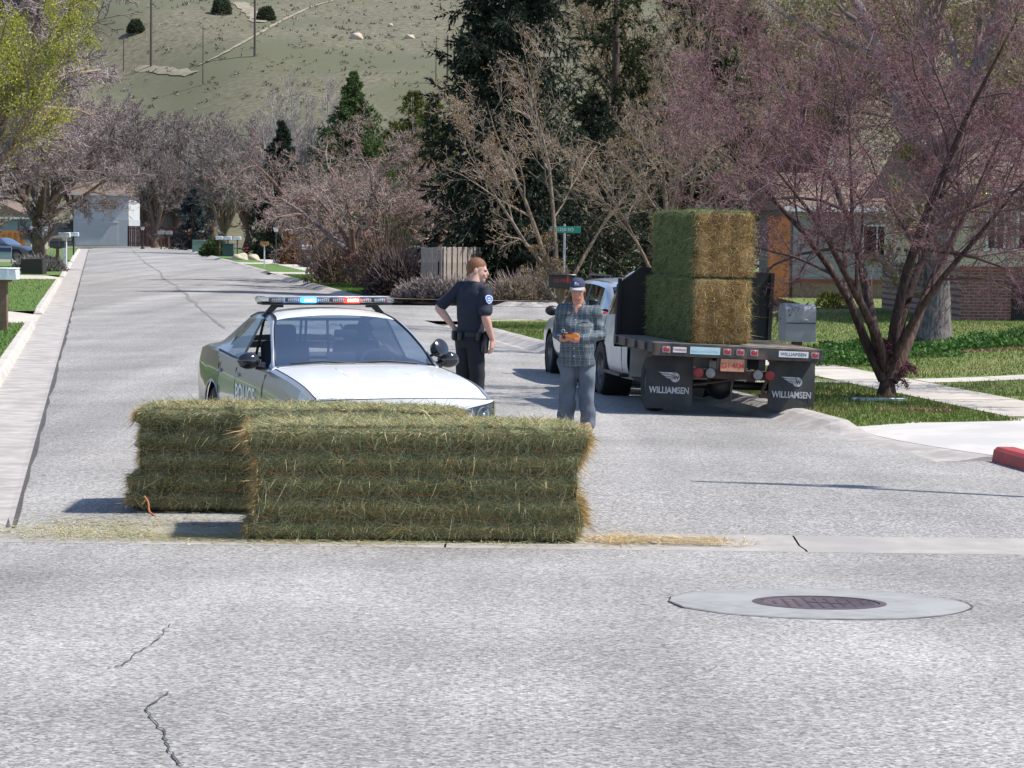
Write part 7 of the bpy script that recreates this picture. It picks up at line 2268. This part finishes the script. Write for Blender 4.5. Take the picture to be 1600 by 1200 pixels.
# sagebrush along the hill foot: too many to count
def sage():
    rs = np.random.RandomState(77)
    ps, cs, ds = [], [], []
    N_ = 620
    for k in range(N_):
        y = rs.uniform(300, 372) if k < 520 else rs.uniform(372, 520); x = rs.uniform(-105, 60)
        z = float(hill(x, y)); r_ = rs.uniform(.35, 1.0) * (1 if k < 520 else .8); m = 26
        d = unit(rs.normal(size=(m, 3))); d[:, 2] = np.abs(d[:, 2])
        ps.append(np.array([x, y, z]) + d * r_ * np.array([1, 1, .7])); ds.append(d)
        cs.append(np.array([(.24, .225, .19), (.18, .17, .14), (.28, .25, .19)])[rs.randint(0, 3, m)] * rs.uniform(.7, 1.2, m)[:, None])
    for k in range(2600):                      # low grass tussocks all over the slope
        y = rs.uniform(300, 640); x = rs.uniform(-.24, .06) * y; z = float(hill(x, y)); m = 5; r_ = rs.uniform(.15, .5)
        d = unit(rs.normal(size=(m, 3))); d[:, 2] = np.abs(d[:, 2])
        ps.append(np.array([x, y, z]) + d * r_ * np.array([1, 1, .5])); ds.append(d)
        cs.append(np.array([(.185, .165, .105), (.15, .14, .085), (.125, .12, .07)])[rs.randint(0, 3, m)] * rs.uniform(.7, 1.2, m)[:, None])
    p, d, c_ = np.concatenate(ps), np.concatenate(ds), np.concatenate(cs); n = len(p)
    D = unit(d + rs.normal(0, .4, (n, 3)))
    V2, F2, C2 = strips(p, D, unit(rs.normal(size=(n, 3))), rs.uniform(.3, .7, n), rs.uniform(.12, .25, n), c_)
    setprops(link('sagebrush', np_mesh('sagebrush', V2, F2, M_attr, C2)), 'grey sagebrush covering the foot of the hillside', 'sagebrush', kind='stuff')
sage()
# lavender and twiggy beds along the court
LV = [(.22, .185, .19), (.27, .225, .215), (.17, .135, .145), (.30, .26, .22)]
for q, (px, D, rx, hz, lab) in enumerate(((705, 79.3, .75, .62, 'dry lavender clump beside the weathered fence'), (735, 79.0, .8, .6, 'dry lavender clump behind the officer'), (672, 79.6, .8, .65, 'dry lavender clump at the pale side of the fence'), (800, 79.2, .9, .75, 'tan dry shrub at the edge of the court'), (830, 79.6, .9, .85, 'tan dry shrub near the leaning budding tree'), (860, 79.4, .9, .8, 'tan dry shrub behind the black mailbox'), (645, 80.2, .7, .5, 'low dry clump at the corner of the court'))):
    shrub('dry_shrub', lab, ((px - 800) * D / F, D, .14), rx, .6, hz, 4200, LV if px < 760 else [(.34, .27, .19), (.28, .22, .15), (.40, .33, .24)], 200 + q, .085, 'dry shrubs along the court', 160, (.24, .19, .17), .9)
shrub('dark_shrub', 'dark purple-brown twiggy shrub at the corner of the court', ((622 - 800) * 83 / F, 83, .14), 1.3, 1.0, 1.25, 3200, [(.07, .05, .05), (.10, .07, .065), (.05, .035, .04)], 220, .15, None, 400, (.12, .085, .08), .6)
shrub('evergreen_shrub', 'round green shrub beside the dark green cabinet', ((333 - 800) * 187 / F, 187, .12), 1.05, .9, 1.2, 2400, [(.06, .10, .03), (.10, .13, .04), (.04, .07, .025)], 221, .22)
shrub('evergreen_shrub', 'bright green shrub behind the black lamp post', ((418 - 800) * 176 / F, 176, .12), 1.2, 1.0, 1.9, 2400, [(.06, .12, .03), (.09, .15, .04), (.04, .08, .025)], 222, .22)
shrub('brown_shrub', 'orange-brown leafy shrub beyond the thin posts', ((460 - 800) * 150 / F, 150, .12), 1.1, 1.0, 1.9, 1800, [(.28, .12, .04), (.22, .10, .04)], 223, .2, None, 100)
shrub('brown_shrub', 'tan bush behind the twisting ornamental trees', ((515 - 800) * 140 / F, 140, .12), 1.9, 1.0, 2.2, 2400, [(.24, .17, .08), (.20, .14, .07)], 224, .2, None, 140)
shrub('grey_shrub', 'grey-purple flowering mound at the foot of the thick-trunked tree', ((62 - 800) * 119 / F, 119, .12), 1.35, 1.1, .75, 2600, [(.24, .22, .21), (.18, .17, .16), (.30, .28, .26)], 225, .16, None, 120, (.2, .17, .16), .7)
# dry brown twiggy scrub beside the ornamental trees
for q, (px, D) in enumerate(((520, 100), (575, 97), (600, 93))):
    shrub('thicket', ('bushy brown thicket at the trunk of the twisting tree', 'brown thicket between the twisting trees', 'brown thicket left of the dark shrub')[q], ((px - 800) * D / F, D, .12), 1.3, 1.0, 2.0, 900, [(.26, .18, .12), (.20, .13, .09)], 240 + q, .14, None, 420, (.24, .17, .14), .8)
# daffodils and ground cover round the shade tree
p = onlawn(1455, 540)
GC = [(.05, .13, .02), (.075, .17, .03), (.035, .09, .018), (.09, .19, .04)]
def ground_cover(name, label, blobs, n, seed, cols, size, hgt):
    rs = np.random.RandomState(seed); pp = []
    for (x, y, sx, sy, wgt) in blobs:
        m = int(n * wgt); pp.append(np.stack([x + rs.uniform(-1, 1, m) * sx, y + rs.uniform(-1, 1, m) * sy], 1))
    p2 = np.concatenate(pp); n = len(p2)
    z = lawn_z(p2[:, 0], p2[:, 1]) + rs.rand(n) * hgt * (.5 + .5 * np.sin(p2[:, 0] * 3) * np.cos(p2[:, 1] * 2.3))
    pal = np.array(cols); cl = pal[rs.randint(0, len(pal), n)] * rs.uniform(.6, 1.4, n)[:, None]
    D = unit(rs.normal(size=(n, 3)) + np.array([0, 0, .5])); s_ = size * rs.uniform(.6, 1.4, n)
    V2, F2, C2 = strips(np.column_stack([p2, z]), D, unit(rs.normal(size=(n, 3))), s_, s_ * .7, cl)
    setprops(link(name, np_mesh(name, V2, F2, M_leaf, C2)), label, 'ground cover', kind='stuff')
ground_cover('ground_cover', 'bright green ground cover round the thick grey trunk', [(p.x + .2, p.y - 1.0, 2.4, 1.0, .4), (p.x + 3.4, p.y - .6, 2.4, .9, .3), (p.x - 2.2, p.y - 3.6, .9, 1.6, .2), (p.x - 1.2, p.y - 2.2, 1.2, 1.2, .1)], 26000, 301, GC, .06, .28)
ground_cover('leaf_litter', 'brown dry leaves along the edge of the ground cover', [(p.x + 1.6, p.y - 2.3, 3.2, .3, .8), (5.3, 31.9, .5, .18, .2)], 2600, 302, [(.30, .19, .11), (.24, .15, .09), (.36, .25, .16)], .05, .03)
for q, (px, py) in enumerate(((1363, 447), (1384, 447), (1305, 470), (1292, 468))):
    w_ = onlawn(px, py + 12)
    shrub('daffodil_clump', ('yellow daffodil clump before the red-brown fence', 'second yellow daffodil clump before the red-brown fence', 'few yellow daffodils in the dry bed', 'yellow flowers beside the tan house')[q], (w_.x, w_.y, w_.z), .35, .3, .38, 320, [(.07, .13, .03), (.09, .15, .04), (.75, .55, .03)], 260 + q, .10)
# kerb-side timber and twigs by the crab apple
w_ = onlawn(1385, 628)
root = thing('garden_edging', 'grey timber edging lying at the foot of the crabapple', 'edging', (w_.x - .05, w_.y, w_.z), rad(8))
mb = MB(); mb.box((0, 0, .03), (.68, .07, .05), bev=.008); mb.build('timber', M_gal, root); mb = MB(); mb.box((-.36, .05, .03), (.16, .06, .05), rot=(0, 0, rad(25)), bev=.008); mb.build('end_piece', M_gal, root)

# ------------------------------------------------------------------ grass blades on the nearer lawns
def grass(name, label, pts, n, seed, cols, h):
    rs = np.random.RandomState(seed); pp = []
    for (u0, u1, v0, v1, wgt, z0) in pts:
        m = int(n * wgt); u = rs.uniform(u0, u1, m); v = v0 + (v1 - v0) * rs.rand(m) ** 1.25
        x, y = u * NX + v * TX, u * NY + v * TY
        if z0 is None:
            ok = ~((v > 36.3) & (v < 37.4)); x, y = x[ok], y[ok]
        z = lawn_z(x, y) if z0 is None else gz(x, y) + z0
        pp.append(np.column_stack([x, y, z]))
    p = np.concatenate(pp); n = len(p)
    nz = noise3(p * np.array([1, 1, 0]), seed, 1.6)
    D = unit(np.column_stack([rs.normal(0, .4, n), rs.normal(0, .4, n), np.ones(n)]))
    pal = np.array(cols); k_ = np.clip(((nz + rs.normal(0, .35, n)) * 1.6 + len(pal) / 2).astype(int), 0, len(pal) - 1)
    cl = pal[k_] * rs.uniform(.7, 1.35, n)[:, None]
    ln = h * rs.uniform(.5, 1.4, n); wd = rs.uniform(.012, .024, n)
    S = unit(np.column_stack([rs.normal(size=n), rs.normal(size=n), np.zeros(n)]))
    V = np.stack([p - S * wd[:, None] * .5, p + S * wd[:, None] * .5, p + D * ln[:, None]], 1).reshape(-1, 3)
    V[:, 2] -= .004
    setprops(link(name, np_mesh(name, V, np.arange(n * 3).reshape(-1, 3), M_leaf, np.repeat(cl, 3, 0))), label, 'grass', kind='stuff')
GR = [(.08, .13, .022), (.105, .165, .03), (.13, .185, .04), (.20, .20, .065), (.25, .22, .09)]
grass('corner_grass', 'short mown grass on the corner lawn', [(9.25, 11.5, 29.0, 60, .30, None), (12.9, 22, 29.4, 60, .70, None)], 110000, 401, GR, .055)
GR2 = [(.06, .13, .02), (.085, .165, .03), (.11, .19, .035), (.15, .20, .05)]
grass('verge_grass', 'bright green grass beside the left kerb', [(-6, -1.63, 26, 58, .6, .12), (-14, -1.63, 66, 104, .4, .12)], 60000, 402, GR2, .06)
grass('far_grass', 'green grass strip before the far sidewalk', [(8.9, 10.9, 84.5, 118, .7, .12), (12.1, 16, 88, 118, .3, .12)], 30000, 403, GR2, .07)
# pale foot path and scree on the hill
def hill_strip(name, pix, w0, mat, kind='structure'):
    mb = MB(); rings = []
    pts = []
    for (a, b) in zip(pix[:-1], pix[1:]):
        for k in range(4): pts.append((a[0] + (b[0] - a[0]) * k / 4, a[1] + (b[1] - a[1]) * k / 4))
    pts.append(pix[-1])
    for i, p in enumerate(pts):
        q = PH(*p); wq = w0 * (.7 + .5 * math.sin(i * 1.3) ** 2)
        rings.append([(q.x - wq, q.y, float(hill(q.x - wq, q.y)) + .12), (q.x, q.y, q.z + .2), (q.x + wq, q.y + wq * .3, float(hill(q.x + wq, q.y + wq * .3)) + .12)])
    mb.rings(rings, False, closed=False)
    o = mb.build(name, mat); o['kind'] = kind
hill_strip('hill_path', [(300, 108), (335, 92), (372, 72), (420, 44), (450, 28), (490, 10), (520, 2)], .45, M_scree)
hill_strip('scree', [(372, 4), (385, 14), (398, 26), (404, 36)], 1.6, M_scree)
hill_strip('hill_track', [(215, 108), (260, 112), (300, 118)], 1.2, M_scree)
# street light whose shadow crosses the street mouth
pt = P(1090, 767); ex = P(1600, 760)
hx = 8.9
root = thing('street_light', 'tall thin grey street light pole beyond the red kerb', 'street light', (hx, pt.y - (hx - pt.x) * math.tan(SUN_AZ) * -1.0, .1), 0)
hh = (hx - pt.x) / math.cos(SUN_AZ) * math.tan(SUN_EL)
mb = MB(); mb.tube([(0, 0, -.1), (0, 0, hh)], [.085, .05], 10); mb.build('pole', M_gal, root)
mb = MB(); mb.tube([(0, 0, hh - .3), (.5, 0, hh), (1.3, 0, hh + .05)], .035, 8); mb.build('arm', M_gal, root)
mb = MB(); mb.ell((1.5, 0, hh + .02), (.3, .12, .07)); mb.build('lamp_head', M_gal, root)
